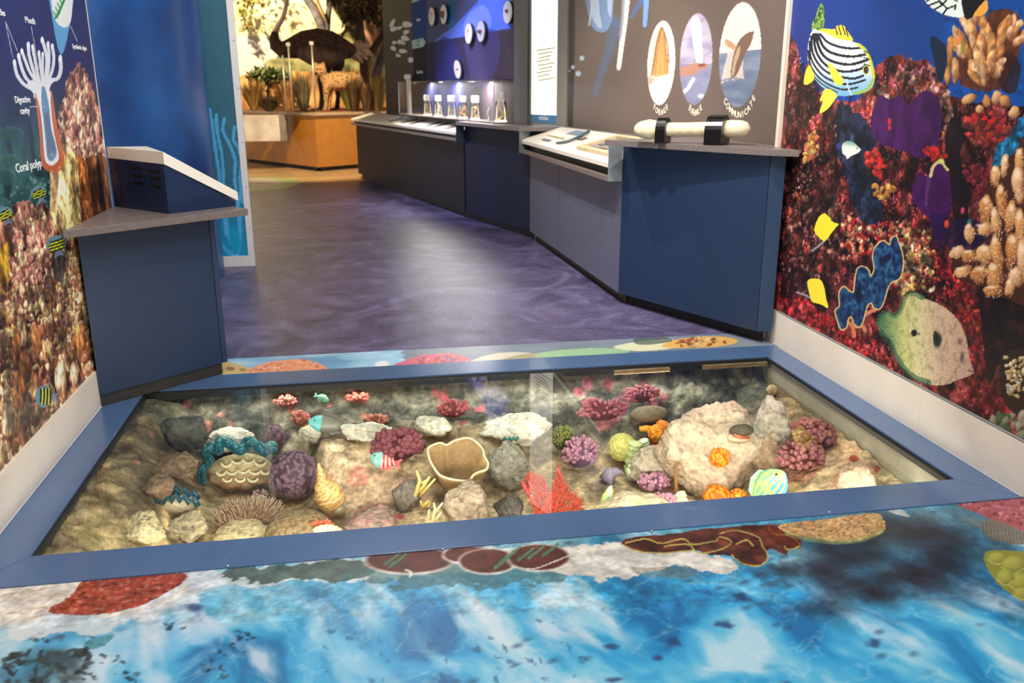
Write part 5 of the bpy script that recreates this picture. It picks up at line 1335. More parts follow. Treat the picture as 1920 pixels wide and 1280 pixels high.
for k in range(9):
    y = 93+k*7
    a = onN(1008+(k % 3)*2, y+3, .0107); b = onN(1042-(k % 4)*3, y-2, .0107)
    MB().slab([a, b, b+np.array([0, 0, .010]), a+np.array([0, 0, .010])], (nn_[0], nn_[1], 0), .0006).build('text_line', ntx, ntc)
a = onN(1003, 225, .0105); 
text_mesh('lettering', 'whales', onN(1021, 221, .0105), (-nd[0], -nd[1], 0), (0, 0, 1), .05, txt_white, ntc, font_bold=True)

# ================================================================== jar wall with depth chart
jd = (J0-J1)/np.linalg.norm(J0-J1); jn = np.array([jd[1], -jd[0]])
if jn @ (-J0) < 0: jn = -jn
def onJ(px, py, lift=0.0):
    q = atP(px, py, (J0[0]+jn[0]*lift, J0[1]+jn[1]*lift, 0), (jn[0], jn[1], 0)); return q
far = onJ(722, 150)
wf = MB()
wj = empty('wall_far', (far[0], far[1], 0), kind='structure')
fard = np.array([far[0], far[1]])
brd = pmat('dark_board', (42, 35, 33), .5, .12, 4, stretch=(6, 6, .6), spec=.12)
# vertical boards
xs = [722, 747, 775, 802, 834, 862, 900, 940, 966, 990]
for a, b in zip(xs[:-1], xs[1:]):
    p_, q_ = onJ(a, 150), onJ(b, 150)
    p2_, q2_ = p_[:2]+jd*.0015, q_[:2]-jd*.0015
    MB().prism([tuple(p2_), tuple(q2_), tuple(q2_-jn*.05), tuple(p2_-jn*.05)], .0, 3.2).build('board', brd, wj)
cp_ = Print((far[0]+jn[0]*.012, far[1]+jn[1]*.012, 0), (jd[0], jd[1], 0), (0, 0, 1), axis(0, 1, 0, 1, .1, .1), axis(0, 1, 0, 1, .1, .1))
l0 = cp_.P(776, 150)[0]; l1 = cp_.P(991, 150)[0]
cp_ = Print((far[0]+jn[0]*.012, far[1]+jn[1]*.012, 0), (jd[0], jd[1], 0), (0, 0, 1), axis(l0, l1, l0, l1, .013, .1), axis(.905, 2.7, .905, 2.0, .010, .05))
def chart(p):
    U, V = p.U, p.V
    p.rgb[:] = pal(stretchc(U, l0, l1), [(36, 40, 64), (44, 46, 84), (70, 60, 74), (84, 70, 64)])
    p.rgb *= (.85+.3*fbm(U*1.5, V*1.5, 3, 180))[..., None]
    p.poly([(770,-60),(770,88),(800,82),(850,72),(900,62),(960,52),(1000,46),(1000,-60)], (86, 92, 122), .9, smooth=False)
    p.poly([(812,78),(850,50),(870,30),(895,4),(905,-30),(960,-60),(960,52),(900,62),(850,72)], (98, 130, 232), .9, smooth=False)  # lighter water of the print, with the blue spotlight's glow painted in
    p.poly([(870,58),(880,25),(905,10),(920,30),(915,55)], (150, 170, 250), .7)  # bright centre of that glow, also painted
    p.poly([(835,-60),(850,-60),(852,40),(840,44)], (30, 120, 160), .6)
    p.poly([(818,82),(850,74),(870,140),(860,200),(820,180)], (50, 56, 140), .6, wob=.05, wf=3)
    p.poly([(870,72),(930,58),(930,130),(890,160)], (84, 78, 140), .5, wob=.05, wf=3)
    p.poly([(770,-60),(800,-60),(800,78),(770,84)], (16, 62, 130), 1, smooth=False)
    p.poly([(770,84),(800,78),(800,250),(770,250)], (24, 30, 48), 1, smooth=False)
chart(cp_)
ch = empty('depth_chart', (cp_.at((.5*(l0+l1), .905))), 'dark blue depth chart panel on the wall behind the jars', 'panel')
a = cp_.at((l0, 0)); b = cp_.at((l1, 0)); 
MB().prism([tuple(a[:2]-jn*.001), tuple(b[:2]-jn*.001), tuple(b[:2]-jn*.011), tuple(a[:2]-jn*.011)], .905, 2.7).build('backing', pmat('chart_back', (40, 40, 52), .5), ch)
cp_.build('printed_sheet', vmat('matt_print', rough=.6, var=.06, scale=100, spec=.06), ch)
for s_, x, y, hp in (('Shallow', 785, 37, 6), ('Deep Water', 787, 135, 6)):
    P_ = cp_.at(cp_.P(x, y)); text_mesh('lettering', s_, P_, cp_.ux, cp_.vx, hp/px_per_m(P_)*1.25, txt_white, ch, lift=.001, font_bold=True)
def jpoly(pts, lift, th, mat, name, par):
    P_ = [cp_.at(cp_.P(*q), lift) for q in pts]
    return MB().slab(P_[::-1], (jn[0], jn[1], 0), th).build(name, mat, par)
pale = pmat('pale_arrow', (150, 186, 190), .5)
jpoly([(773,76),(794,71),(799,80),(794,88),(774,92)], .002, .004, pale, 'arrow_label', ch)
jpoly([(773,-4),(792,-8),(794,-2),(773,6)], .002, .004, pale, 'arrow_label', ch)
for y in (77, 84):
    P_ = cp_.at(cp_.P(785, y)); text_mesh('lettering', 'Ocean' if y < 80 else 'layers', P_, cp_.ux, cp_.vx, 5/px_per_m(P_)*1.2, pmat('ink', (30, 60, 80), .5), ch, lift=.0065)
# white fish of the wall print
fishw = pmat('white_fish_print', (206, 208, 210), .5)
for (x, y, r, h, ro) in ((736,43,9,3.5,-62),(739,54,8,4,-15),(750,52,5,3,-30),(764,46,10,5.5,5),(762,60,6,4,-20),(760,72,8,5,20),(740,80,5,3,0),(752,79,7,4,10),(757,81,4,3,-20),(738,91,6,4,35),(756,96,8,4,5),(747,104,5,3,20),(771,112,6,5,-20)):
    a = math.radians(ro); P_ = []
    for k in range(14):
        t = 2*math.pi*k/14; xx = r*math.cos(t); yy = h*math.sin(t)*(1-.35*math.cos(t))
        P_.append(onJ(x+xx*math.cos(a)-yy*math.sin(a), y+xx*math.sin(a)+yy*math.cos(a), .0008))
    MB().slab(P_[::-1], (jn[0], jn[1], 0), .0008).build('fish_print', fishw, wj)
# small white wall bracket
bk0 = onJ(766, 145, .03)
wb = empty('wall_rail', (bk0[0], bk0[1], .905), 'slim white upright with a hooked top left of the depth chart', 'rail')
a0 = onJ(768, 200, .015); a1 = onJ(772, 200, .015); zt_ = onJ(769, 145, .015)[2]; z0_ = .905
MB().slab([(a0[0], a0[1], z0_), (a1[0], a1[1], z0_), (a1[0], a1[1], zt_), (a0[0], a0[1], zt_)], (jn[0], jn[1], 0), .03).build('upright', white_fr, wb)
b0 = onJ(763, 200, .046); b1 = onJ(773, 200, .046)
MB().slab([(b0[0], b0[1], zt_-.02), (b1[0], b1[1], zt_-.02), (b1[0], b1[1], zt_+.03), (b0[0], b0[1], zt_+.03)], (jn[0], jn[1], 0), .02).build('hook', white_fr, wb)
# discs
disc_m = pmat('disc_white', (226, 220, 214), .45)
disc_e = pmat('disc_edge', (36, 34, 34), .5)
motif = pmat('motif_brown', (130, 84, 56), .6); motif2 = pmat('motif_grey', (176, 160, 156), .6)
dl = ['round white disc with a pale squiggle, leftmost on the depth chart', 'round white disc with a brown creature, second from the left', 'round white disc with a faint ring, left of the middle pair', 'round white disc with a brown fish, right of the middle pair', 'round white disc with a red-brown mark at the top right', 'tilted white disc with a dark dash low above the jars']
for k, (x, y, ry) in enumerate(((809,31,16),(831,27,17),(878,63,18),(901,59,18.5),(951,23,20),(857,130,17))):
    c = onJ(x, y, .055); R = ry/px_per_m(c)
    d0 = empty('specimen_disc', c, dl[k], 'disc', 'discs on the depth chart')
    jn3 = np.array([jn[0], jn[1], 0]); jd3 = np.array([jd[0], jd[1], 0]); zz = np.array([0, 0, 1.0])
    if k == 5: zz = np.array([0, 0, 1.0])*.96-jd3*.28; zz /= np.linalg.norm(zz); 
    ring = [c+R*(math.cos(t)*jd3+math.sin(t)*zz) for t in np.linspace(0, 2*math.pi, 29)[:-1]]
    MB().slab(ring, -jn3, .006).build('face', disc_m, d0)
    ring2 = [c-jn3*.0065+R*1.0*(math.cos(t)*jd3+math.sin(t)*zz) for t in np.linspace(0, 2*math.pi, 29)[:-1]]
    MB().slab(ring2, -jn3, .022).build('rim', disc_e, d0)
    ring3 = [c-jn3*.029+R*.25*(math.cos(t)*jd3+math.sin(t)*zz) for t in np.linspace(0, 2*math.pi, 13)[:-1]]
    MB().slab(ring3, -jn3, .013).build('standoff', disc_e, d0)
    mm = MB()
    if k in (1, 3): mm.ball(c+jn3*.003, (.03, .03, .018 if k == 3 else .04), 10, 6)
    elif k == 5: mm.tube([c+jn3*.002-jd3*.03, c+jn3*.002+jd3*.03], .005, 6)
    elif k == 4: mm.ball(c+jn3*.002+zz*.01, (.022, .022, .016), 8, 6)
    else: mm.tube([c+jn3*.002+R*.45*(math.cos(t)*jd3*.6+math.sin(t)*zz) for t in np.linspace(.3, 4.5, 12)], .004, 6)
    mm.build('motif', motif if k in (1, 3, 4) else (disc_e if k == 5 else motif2), d0, smooth=True)
# jar case
z_b = .905
c0 = onJ(780, 216, .012)[:2]; c1 = onJ(966, 224, .012)[:2]
ztop = onJ(780, 158, .20)[2]
case = empty('jar_case', ((c0[0]+c1[0])/2, (c0[1]+c1[1])/2, z_b), 'clear acrylic case holding white-capped jars on the counter', 'case')
f0, f1 = c0+jn*.20, c1+jn*.20
MB().prism([tuple(c0), tuple(c1), tuple(f1), tuple(f0)], z_b-.004, z_b+.006).build('base', slab_grey, case)
acr = glassmat('acrylic', (250, 250, 250))
def pane(pts, th, nrm):
    return MB().slab(pts, nrm, th).build('pane', acr, case)
zt1_ = z_b+.36
MB().add([(f0[0], f0[1], z_b+.006), (f1[0], f1[1], z_b+.006), (f1[0], f1[1], zt1_), (f0[0], f0[1], zt1_)], [(0, 1, 2, 3)]).build('front_pane', acr, case)
MB().add([(c0[0], c0[1], z_b+.006), (f0[0], f0[1], z_b+.006), (f0[0], f0[1], zt1_), (c0[0], c0[1], zt1_)], [(0, 1, 2, 3)]).build('side_pane', acr, case)
MB().add([(f1[0], f1[1], z_b+.006), (c1[0], c1[1], z_b+.006), (c1[0], c1[1], zt1_), (f1[0], f1[1], zt1_)], [(0, 1, 2, 3)]).build('side_pane', acr, case)
MB().prism([tuple(c0), tuple(c1), tuple(f1), tuple(f0)], zt1_, zt1_+.004).build('lid', acr, case)
for q in (f0, f1): MB().box((q[0]-.003, q[1]-.003, z_b+.006), (q[0]+.003, q[1]+.003, zt1_)).build('edge', pmat('acrylic_edge', (176, 186, 190), .3), case)
m_ = (f0+f1)/2
for t in (.2, .5, .8):
    q = lerp(c0, c1, t)+jn*.13
    area('case_light', (q[0], q[1], zt1_-.012), (q[0], q[1], 0), .25, .03, 9.0, (1, .95, .85))
capm = pmat('jar_cap', (250, 246, 232), .4); foot_m = pmat('emissive_foot', (250, 244, 226), .4, emit=(255, 240, 206), estr=2.2); spm = [pmat('specimen_cream', (226, 196, 120), .6, .25, 30), pmat('specimen_pale', (214, 206, 190), .6, .25, 30), pmat('specimen_ochre', (206, 160, 84), .6, .25, 30)]  # glow put into the jar feet by emission to brighten the jars
jl = ['white-capped jar with a knobbly cream specimen, first from the left in the case', 'white-capped jar with a pale clear specimen, second in the case', 'white-capped jar with a small curled specimen, third in the case', 'white-capped jar with a coiled ochre specimen, fourth in the case', 'white-capped jar with a twisted cream specimen, fifth in the case', 'tallest white-capped jar with a folded cream specimen at the right end']
for k, (x, py) in enumerate(((802,216),(822,217),(847,218),(868,219),(891,220),(939,223))):
    q = onJ(x, py, .10); sc = 1.0 if k < 5 else 1.18
    c = (q[0], q[1], z_b+.0065)
    j = empty('specimen_jar', c, jl[k], 'jar', 'jars in the acrylic case')
    r = .042*sc; h = .135*sc
    MB().lathe([(r*1.05, 0), (r*1.05, .012), (r*.98, .013)], c, 18).build('foot', foot_m, j, smooth=False)
    MB().lathe([(r, .014), (r, h), (r*.72, h+.018), (r*.70, h+.025)], c, 18, cap=False).build('glass_body', acr, j, smooth=True)
    MB().lathe([(r*.86, h+.020), (r*.88, h+.024), (r*.88, h+.072*sc), (r*.80, h+.08*sc)], c, 18).build('cap', capm, j, smooth=True)
    mb = MB(); rr = random.Random(40+k)
    if k == 3: mb.tube([(c[0]+.026*math.cos(t), c[1]+.026*math.sin(t), c[2]+.03+.012*t) for t in np.linspace(0, 7, 30)], .014, 8)
    elif k == 5: mb.tube([(c[0]-.03, c[1], c[2]+.025), (c[0]+.02, c[1]-.01, c[2]+.06), (c[0]-.005, c[1], c[2]+.12), (c[0]+.01, c[1], c[2]+.14)], [.012, .016, .012, .008], 8)
    else:
        zz = .03; pth = []
        for t in np.linspace(0, 1, 8): pth.append((c[0]+rr.uniform(-.012, .012), c[1]+rr.uniform(-.012, .012), c[2]+.022+.10*sc*t*(1 if k != 2 else .85)))
        mb.tube(pth, [rr.uniform(.010, .022) for _ in pth[:-1]]+[.006], 8)
    mb.build('specimen', spm[(0, 1, 1, 2, 0, 0)[k]], j, smooth=True)
q = onJ(917, 221, .10); c = (q[0], q[1], z_b+.0065)
j = empty('glass_vial', c, 'small clear glass vial on a foot between the jars', 'vial')
MB().lathe([(.035, 0), (.034, .006), (.008, .010), (.008, .04)], c, 16).build('foot', pmat('vial_glass', (206, 210, 220), .2), j, smooth=True)
MB().lathe([(.010, .041), (.018, .055), (.018, .085), (.008, .095), (.006, .12)], c, 14).build('bulb', pmat('vial_glass', (206, 210, 220), .2), j, smooth=True)

# ================================================================== savanna diorama at the far end
YV = 14.4
och = pmat('ochre_laminate', (196, 128, 40), .45, .06, 8)
ochd = pmat('ochre_dark', (30, 22, 14), .7)
sav = empty('ochre_plinth', (-0.6, 14.5, 0), 'ochre plinth with a pale ledge under the savanna scene', 'plinth')
s0, s1, s2 = np.array([-1.9, 15.44]), np.array([-0.612, 13.45]), np.array([-0.022, 13.91])
s3 = s2+(s2-s1)*1.4
for nm, a, b in (('front_panel', s0, s1), ('front_panel', s1, s2), ('front_panel', s2, s3)):
    dd = (b-a)/np.linalg.norm(b-a); n2 = np.array([-dd[1], dd[0]])
    MB().prism([tuple(a+dd*.001), tuple(b-dd*.001), tuple(b-dd*.001+n2*.03), tuple(a+dd*.001+n2*.03)], .062, .812).build(nm, och, sav)
    MB().prism([tuple(a+n2*.06), tuple(b+n2*.06), tuple(b+n2*.09), tuple(a+n2*.09)], .0005, .062).build('kick', ochd, sav)
dA = np.array([.0, -.05])
MB().prism([tuple(s0+dA), tuple(s1+dA), tuple(s2+dA), tuple(s3+dA), (1.2, 17.2), (-3.4, 17.2), (-3.4, 16.8)], .8125, .850).build('ledge', pmat('pale_ledge', (206, 176, 140), .45, .1, 10), sav)
ma, mb_ = atY(462, 213, 13.95), atY(528, 263, 13.95)
mw = empty('marble_block', ((ma[0]+mb_[0])/2, 14.0, mb_[2]), 'white veined marble block at the left of the ochre plinth', 'block')
MB().box((ma[0]-.4, 13.75, mb_[2]), (mb_[0], 14.05, .8115)).build('block', pmat('white_marble', (232, 222, 212), .35, 0, 3.5, rgb2=(196, 176, 158)), mw, bevel=.003)
MB().box((mb_[0]+.0005, 13.755, mb_[2]), (mb_[0]+.10, 14.05, .8115)).build('side_panel', pmat('marble_side', (150, 134, 124), .4, .3, 6), mw, bevel=.002)
# ground of the scene and backdrop
tag(MB().prism([tuple(s0+np.array([.05, .1])), tuple(s1+np.array([0, .12])), tuple(s2+np.array([0, .12])), tuple(s3), (1.1, 17.0), (-3.2, 17.0)], .8505, .856).build('red_earth', pmat('red_earth', (176, 104, 56), .9, .3, 6)), 'red earth ground of the savanna scene', 'ground')
bd = Print((-4.2, 17.0, 0), (1, 0, 0), (0, 0, 1), axis(0, 7.0, .8, 5.2, .022, .1), axis(.8, 3.4, .8, 3.0, .022, .1))
def backdrop(p):
    U, V = p.U, p.V
    p.rgb[:] = pal(stretchc(V, 1.2, 2.6), [(226, 196, 140), (240, 214, 150), (250, 232, 170), (250, 240, 190)])
    p.poly([(430,70),(530,66),(530,140),(430,140)], (214, 206, 200), .8, smooth=False)
    p.stroke([(466,70),(472,110)], 7, (150, 150, 190), .4)
    p.poly([(500,120),(520,104),(560,88),(600,86),(640,60),(660,40),(700,30),(740,40),(740,160),(500,160)], lambda U, V, b: pal(stretchc(fbm(U*5, V*7, 4, 190), .3, .7), [(86, 84, 44), (150, 140, 84), (176, 166, 110)]), .95, wob=.05, wf=6)
    p.poly([(620,-40),(740,-40),(740,90),(690,70),(640,30)], lambda U, V, b: pal(stretchc(fbm(U*7, V*7, 4, 191), .3, .7), [(44, 36, 20), (84, 72, 36), (150, 124, 60)]), .9, wob=.06, wf=6)
    p.poly([(440,150),(500,140),(740,140),(740,240),(440,240)], lambda U, V, b: pal(stretchc(fbm(U*12, V*4, 4, 192), .3, .7), [(150, 92, 40), (206, 150, 76), (226, 186, 120)]), .95, wob=.04, wf=6)
    p.scatter([(675,40),(740,30),(740,110),(690,100)], 14, (8, 16), (.7, 1.1), [(206,150,110),(190,130,90)], lo=(90,60,40), seed=193)
    p.scatter([(440,-10),(510,-10),(500,10),(470,40),(450,55),(440,50)], 60, (2, 4), (.6, 1), [(176,166,60),(150,140,50),(120,90,40)], lo=(120,90,40), seed=194, lk=.9)
backdrop(bd)
wbk = empty('wall_savanna', (-0.7, 17.0, .8), kind='structure')
tag(bd.build('painted_backdrop', vmat('backdrop_paint', .8, .08, 20), wbk), 'painted savanna backdrop with pale sky')
MB().box((-4.2, 17.001, .0), (2.8, 17.1, 3.4)).build('board', cream, wbk)
for k, ch_ in enumerate('savanna'):
    P_ = atY(437+k*14.3, 54, 16.995); text_mesh('lettering', ch_, P_, (1, 0, 0), (0, 0, 1), 17/px_per_m(P_)*1.2, pmat('olive_ink', (120, 116, 50), .6), wbk, lift=.001, font_bold=True)
# ostrich
def yv(px, py, y): return atY(px, py, y)
feather = pmat('black_plumes', (92, 60, 42), .8, .45, 14, bump=.8, bscale=40)
yo = 14.75
os_ = empty('ostrich', tuple(yv(608, 206, yo)), 'dark feathered ostrich standing behind the spotted cat', 'ostrich')
P_ = lambda x, y, dy=0.0: yv(x, y, yo+dy)
mb = MB()
pth = [(516,60),(514,72),(517,84),(528,93),(548,90),(570,84),(595,82),(620,86),(642,92),(660,96),(672,99)]
rad = [6.5,9,12.5,15,19,25,28,27,20,13,6]
mb.tube([P_(x, y) for x, y in pth], [r/px_per_m(P_(600, 90)) for r in rad], 16)
mb.build('body', feather, os_, smooth=True)
mb = MB()
nk = [(516,62),(520,50),(528,38),(534,22),(538,5),(540,-12),(540,-30),(538,-42)]
mb.tube([P_(x, y) for x, y in nk], [r/px_per_m(P_(530, 30)) for r in (5.5,5,4.6,4.2,4,3.8,3.8,4)], 12)
hd = P_(534, -48)
mb.ball(hd, (.085, .06, .055), 14, 10); mb.tube([hd-np.array([.06, 0, .005]), hd-np.array([.15, 0, .03])], [.035, .008], 8)
mb.build('neck_and_head', pmat('ostrich_skin', (214, 176, 160), .6, .15, 10), os_, smooth=True)
mb = MB()
for (x0, y0, x1, y1) in ((655,92,690,112),(660,94,697,100),(658,90,694,88),(652,96,680,118),(662,92,700,106)):
    mb.tube([P_(x0, y0, .02), P_((x0+x1)/2, (y0+y1)/2-5), P_(x1, y1)], [.05, .085, .02], 8)
mb.build('tail_plumes', pmat('tail_plumes', (214, 176, 140), .8, .3, 16, bump=.6, bscale=50), os_, smooth=True)
for k, pts_ in enumerate(([(606,100),(610,128),(600,150),(604,180),(602,204)], [(628,98),(634,122),(628,148),(634,180),(632,204)])):
    mb = MB(); mb.tube([P_(x, y, -.08+.16*k) for x, y in pts_], [.17, .10, .045, .035, .04], 10)
    f = P_(pts_[-1][0], 205, -.08+.16*k); mb.tube([f, f+np.array([-.16, 0, -.005])], [.035, .012], 8)
    mb.build('leg', pmat('ostrich_leg', (40, 28, 22), .7, .2, 10), os_, smooth=True)
mb = MB()
mb.tube([P_(560, 96, -.22), P_(590, 104, -.26), P_(625, 108, -.22), P_(650, 100, -.16)], [.10, .17, .15, .05], 10)
mb.build('wing', feather, os_, smooth=True)
# spotted cat
def spot_mat():
    m = bpy.data.materials.new('spotted_fur'); m.use_nodes = True; nt = m.node_tree; b = nt.nodes['Principled BSDF']
    tc = nt.nodes.new('ShaderNodeTexCoord'); v = nt.nodes.new('ShaderNodeTexVoronoi'); v.inputs['Scale'].default_value = 22
    nt.links.new(tc.outputs['Object'], v.inputs['Vector'])
    cr = nt.nodes.new('ShaderNodeValToRGB'); cr.color_ramp.elements[0].position = .24; cr.color_ramp.elements[0].color = L((40, 26, 16)); cr.color_ramp.elements[1].position = .34; cr.color_ramp.elements[1].color = L((206, 158, 100))
    nt.links.new(v.outputs['Distance'], cr.inputs['Fac']); nt.links.new(cr.outputs['Color'], b.inputs['Base Color']); b.inputs['Roughness'].default_value = .85
    return m
fur = spot_mat()
yc = 14.25
Q_ = lambda x, y, dy=0.0: yv(x, y, yc+dy)
pc = px_per_m(Q_(640, 150))
ca = empty('cheetah', tuple(Q_(630, 207)), 'spotted cheetah standing beside the tree trunks', 'cheetah')
mb = MB()
mb.tube([Q_(604, 138), Q_(609, 146), Q_(616, 151), Q_(630, 152), Q_(648, 152), Q_(662, 150), Q_(672, 150), Q_(678, 154)], [r/pc for r in (7, 11, 16.5, 18, 16.5, 16, 14.5, 6)], 14)
for (x0, x1, xf, dy) in ((613,611,611,-.07),(617,619,617,.07),(668,664,667,-.07),(672,673,671,.07)):
    mb.tube([Q_(x0, 158, dy), Q_(x1, 178, dy), Q_(xf, 196, dy), Q_(xf-1, 204, dy)], [9/pc, 5/pc, 3.6/pc, 4/pc], 10)
    mb.tube([Q_(xf, 204.5, dy), Q_(xf-6, 205.5, dy)], [4/pc, 2.6/pc], 8)
mb.ball(Q_(600, 131, -.03), (.10, .11, .10), 14, 10); mb.ball(Q_(594, 136, -.06), (.055, .06, .045), 10, 8)
for x in (591, 606): mb.ball(Q_(x, 122, 0), (.035, .02, .05), 8, 6)
mb.tube([Q_(676, 150, .05), Q_(686, 166, .05), Q_(688, 184, .05), Q_(684, 196, .05)], [4/pc, 3/pc, 3/pc, 2/pc], 8)
o = mb.build('fur_body', fur, ca, smooth=True)
rm = o.modifiers.new('merge', 'REMESH'); rm.mode = 'VOXEL'; rm.voxel_size = .018; rm.use_smooth_shade = True
for x in (594.5, 602): MB().ball(Q_(x, 130, -.125), .012, 8, 6).build('eye', pmat('eye_dark', (20, 14, 10), .2), ca, smooth=True)
MB().ball(Q_(593, 137, -.13), (.018, .012, .012), 8, 6).build('nose', pmat('eye_dark', (20, 14, 10), .2), ca, smooth=True)
# trees
bark = pmat('bark', (112, 84, 60), .9, .4, 10, bump=.8, bscale=24)
bark2 = pmat('grey_bark', (120, 104, 100), .9, .4, 10, bump=.8, bscale=24)
leaf = vmat('leaf', .7, .4, 6)
def foliage(par, spots, n, seed, cols):
    rr = random.Random(seed); mb = MB()
    for k in range(n):
        x, y, r, yy = rr.choice(spots)
        c = yv(x+rr.gauss(0, r*.5), y+rr.gauss(0, r*.4), yy+rr.gauss(0, .25))
        d = np.array([rr.gauss(0, 1), rr.gauss(0, 1), rr.gauss(0, 1)]); d /= np.linalg.norm(d); e = np.cross(d, (0, 0, 1)); e /= np.linalg.norm(e)+1e-6
        s = rr.uniform(.035, .08)
        mb.add([c-d*s, c+e*s*.4, c+d*s, c-e*s*.4], [(0, 1, 2, 3)], tuple(np.array(rr.choice(cols))*rr.uniform(.7, 1.2)))
    o = mb.build('foliage', leaf, par); o['kind'] = 'stuff'
yt = 15.1
tr = empty('savanna_tree', tuple(yv(684, 207, yt)), 'forked brown tree standing right of the ostrich', 'tree')
def limb(pts_, rad, y, name='branch', m=bark, par=None):
    p = [yv(a, b, y+(c[0] if c else 0)) for a, b, *c in pts_]; k = px_per_m(p[0])
    MB().tube(p, [r/k for r in rad], 10).build(name, m, par, smooth=True)
limb([(690,208),(687,170),(682,120),(678,80),(674,40),(665,0),(655,-40)], [9,8.5,8,7.5,7,7,6], yt, 'trunk', bark, tr)
limb([(684,110),(700,92),(716,68),(730,50)], [7,6.5,6,5], yt, 'branch', bark, tr)
limb([(684,100),(668,66),(652,50),(640,70)], [5,4.5,4,2], yt, 'branch', bark, tr)
limb([(674,40),(690,20),(712,0),(730,-15)], [5,4.5,4,3], yt, 'branch', bark, tr)
limb([(640,64),(655,55),(668,48)], [2,3,4], yt, 'twig', pmat('cut_wood', (190, 140, 90), .8, .2, 10), tr)
foliage(tr, [(690,0,24,15.2),(665,10,22,15.0),(700,25,22,15.4),(655,30,16,15.2),(715,40,16,15.4),(630,0,14,15.4),(640,-20,24,15.2)], 1500, 3, [(70,46,24),(96,70,34),(120,96,44),(60,50,24),(140,110,60)])
t2 = empty('slanting_tree', tuple(yv(692, 207, 14.9)), 'slanting grey tree trunk at the right edge of the savanna scene', 'tree')
limb([(690,206),(700,160),(712,120),(722,92),(732,60)], [7.5,8,8,7.5,7], 14.9, 'trunk', bark2, t2)
t3 = empty('grey_tree', tuple(yv(612, 200, 15.9)), 'pale grey forked tree rising behind the ostrich', 'tree')
limb([(612,200),(612,120),(608,70),(600,40),(588,15),(570,-10),(555,-30)], [9,9,8.5,8.5,8,7,6], 15.9, 'trunk', bark2, t3)
limb([(612,70),(615,30),(618,5),(622,-30)], [6,5.5,5,4], 15.9, 'branch', bark2, t3)
limb([(612,40),(600,15),(590,-10),(584,-30)], [3,3.5,3.5,3], 15.8, 'branch', pmat('tan_branch', (190, 150, 96), .8, .2, 10), t3)
limb([(622,10),(632,-5),(645,-30)], [3,3,3], 15.9, 'branch', bark2, t3)
foliage(t3, [(460,5,16,16.2),(485,-5,18,16.2),(455,25,10,16.2),(510,-15,18,16.0),(465,45,8,16.3)], 220, 5, [(176,166,60),(150,140,50),(130,96,40)])
# grasses
def tuft(label, px, py, y, hpx, wpx, n, cols, seed, spread=.5, cat='grass'):
    b = yv(px, py, y); b[2] = .8565; k = px_per_m(b); rr = random.Random(seed)
    e = empty('grass_tuft', tuple(b), label, cat, 'grass tufts of the savanna scene')
    mb = MB()
    for i in range(n):
        a = rr.uniform(0, 6.28); q = rr.random()**.5
        h = hpx/k*rr.uniform(.6, 1.0); sp = wpx/k*spread*q
        r0 = b+np.array([math.cos(a)*.05*q, math.sin(a)*.05*q, 0]); m = r0+np.array([math.cos(a)*sp*.5, math.sin(a)*sp*.5, h*.55]); t = r0+np.array([math.cos(a)*sp, math.sin(a)*sp, h*(1-.15*q)])
        w_ = np.array([-math.sin(a), math.cos(a), 0])*.008
        c = np.array(rr.choice(cols))*rr.uniform(.8, 1.15)
        mb.add([r0-w_, r0+w_, m+w_*.8, m-w_*.8, t], [(0, 1, 2, 3), (3, 2, 4)], tuple(c))
    o = mb.build('blades', vmat('blades', .8, .2, 10), e); o['kind'] = 'stuff'
drk = [(60,40,24),(84,58,32),(110,78,40)]
tuft('tall brown grass tuft beside the cheetah, leftmost of three', 665, 207, 14.0, 72, 26, 260, drk, 1, .55)
tuft('tall brown grass tuft, middle one of the three by the trunks', 688, 207, 13.9, 62, 22, 220, drk, 2, .55)
tuft('tall brown grass tuft, rightmost one by the slanting tree', 706, 206, 14.1, 76, 22, 220, [(120,90,44),(150,120,60),(84,58,32)], 3, .55)
tuft('tall grey-green grass tuft in front of the ostrich', 570, 207, 14.0, 80, 34, 320, [(120,104,64),(150,130,84),(96,84,50)], 4, .5)
tuft('low dark grass bush near the marble block', 505, 207, 14.1, 34, 40, 240, [(56,52,28),(84,76,40),(110,80,44)], 5, .7)
tuft('dry straw grass at the left of the savanna scene', 476, 204, 15.2, 66, 44, 420, [(206,160,80),(226,186,110),(170,120,60)], 6, .6)
tuft('dry orange straw grass behind the glass rods', 540, 205, 15.0, 66, 50, 420, [(206,140,64),(186,116,50),(226,170,90)], 7, .6)
tuft('yellow-green blades growing under the ostrich tail', 655, 200, 15.3, 96, 60, 260, [(196,180,80),(170,160,70),(206,190,110)], 8, .6)
tuft('pale straw grass at the foot of the slanting tree', 712, 200, 15.4, 100, 30, 260, [(214,190,120),(190,160,90)], 9, .6)
sb = empty('green_shrub', tuple(yv(502, 160, 16.0)), 'dark green shrub beyond the dry grass', 'shrub')
limb([(502,200),(502,170),(504,145)], [2.5,2.2,1.5], 16.0, 'stem', bark, sb)
foliage(sb, [(474,142,10,16.0),(488,138,12,16.0),(505,138,14,16.0),(522,140,12,16.0),(535,146,10,16.0),(495,152,14,16.0),(515,154,12,16.0)], 1700, 9, [(84,92,40),(60,70,30),(110,112,56)])
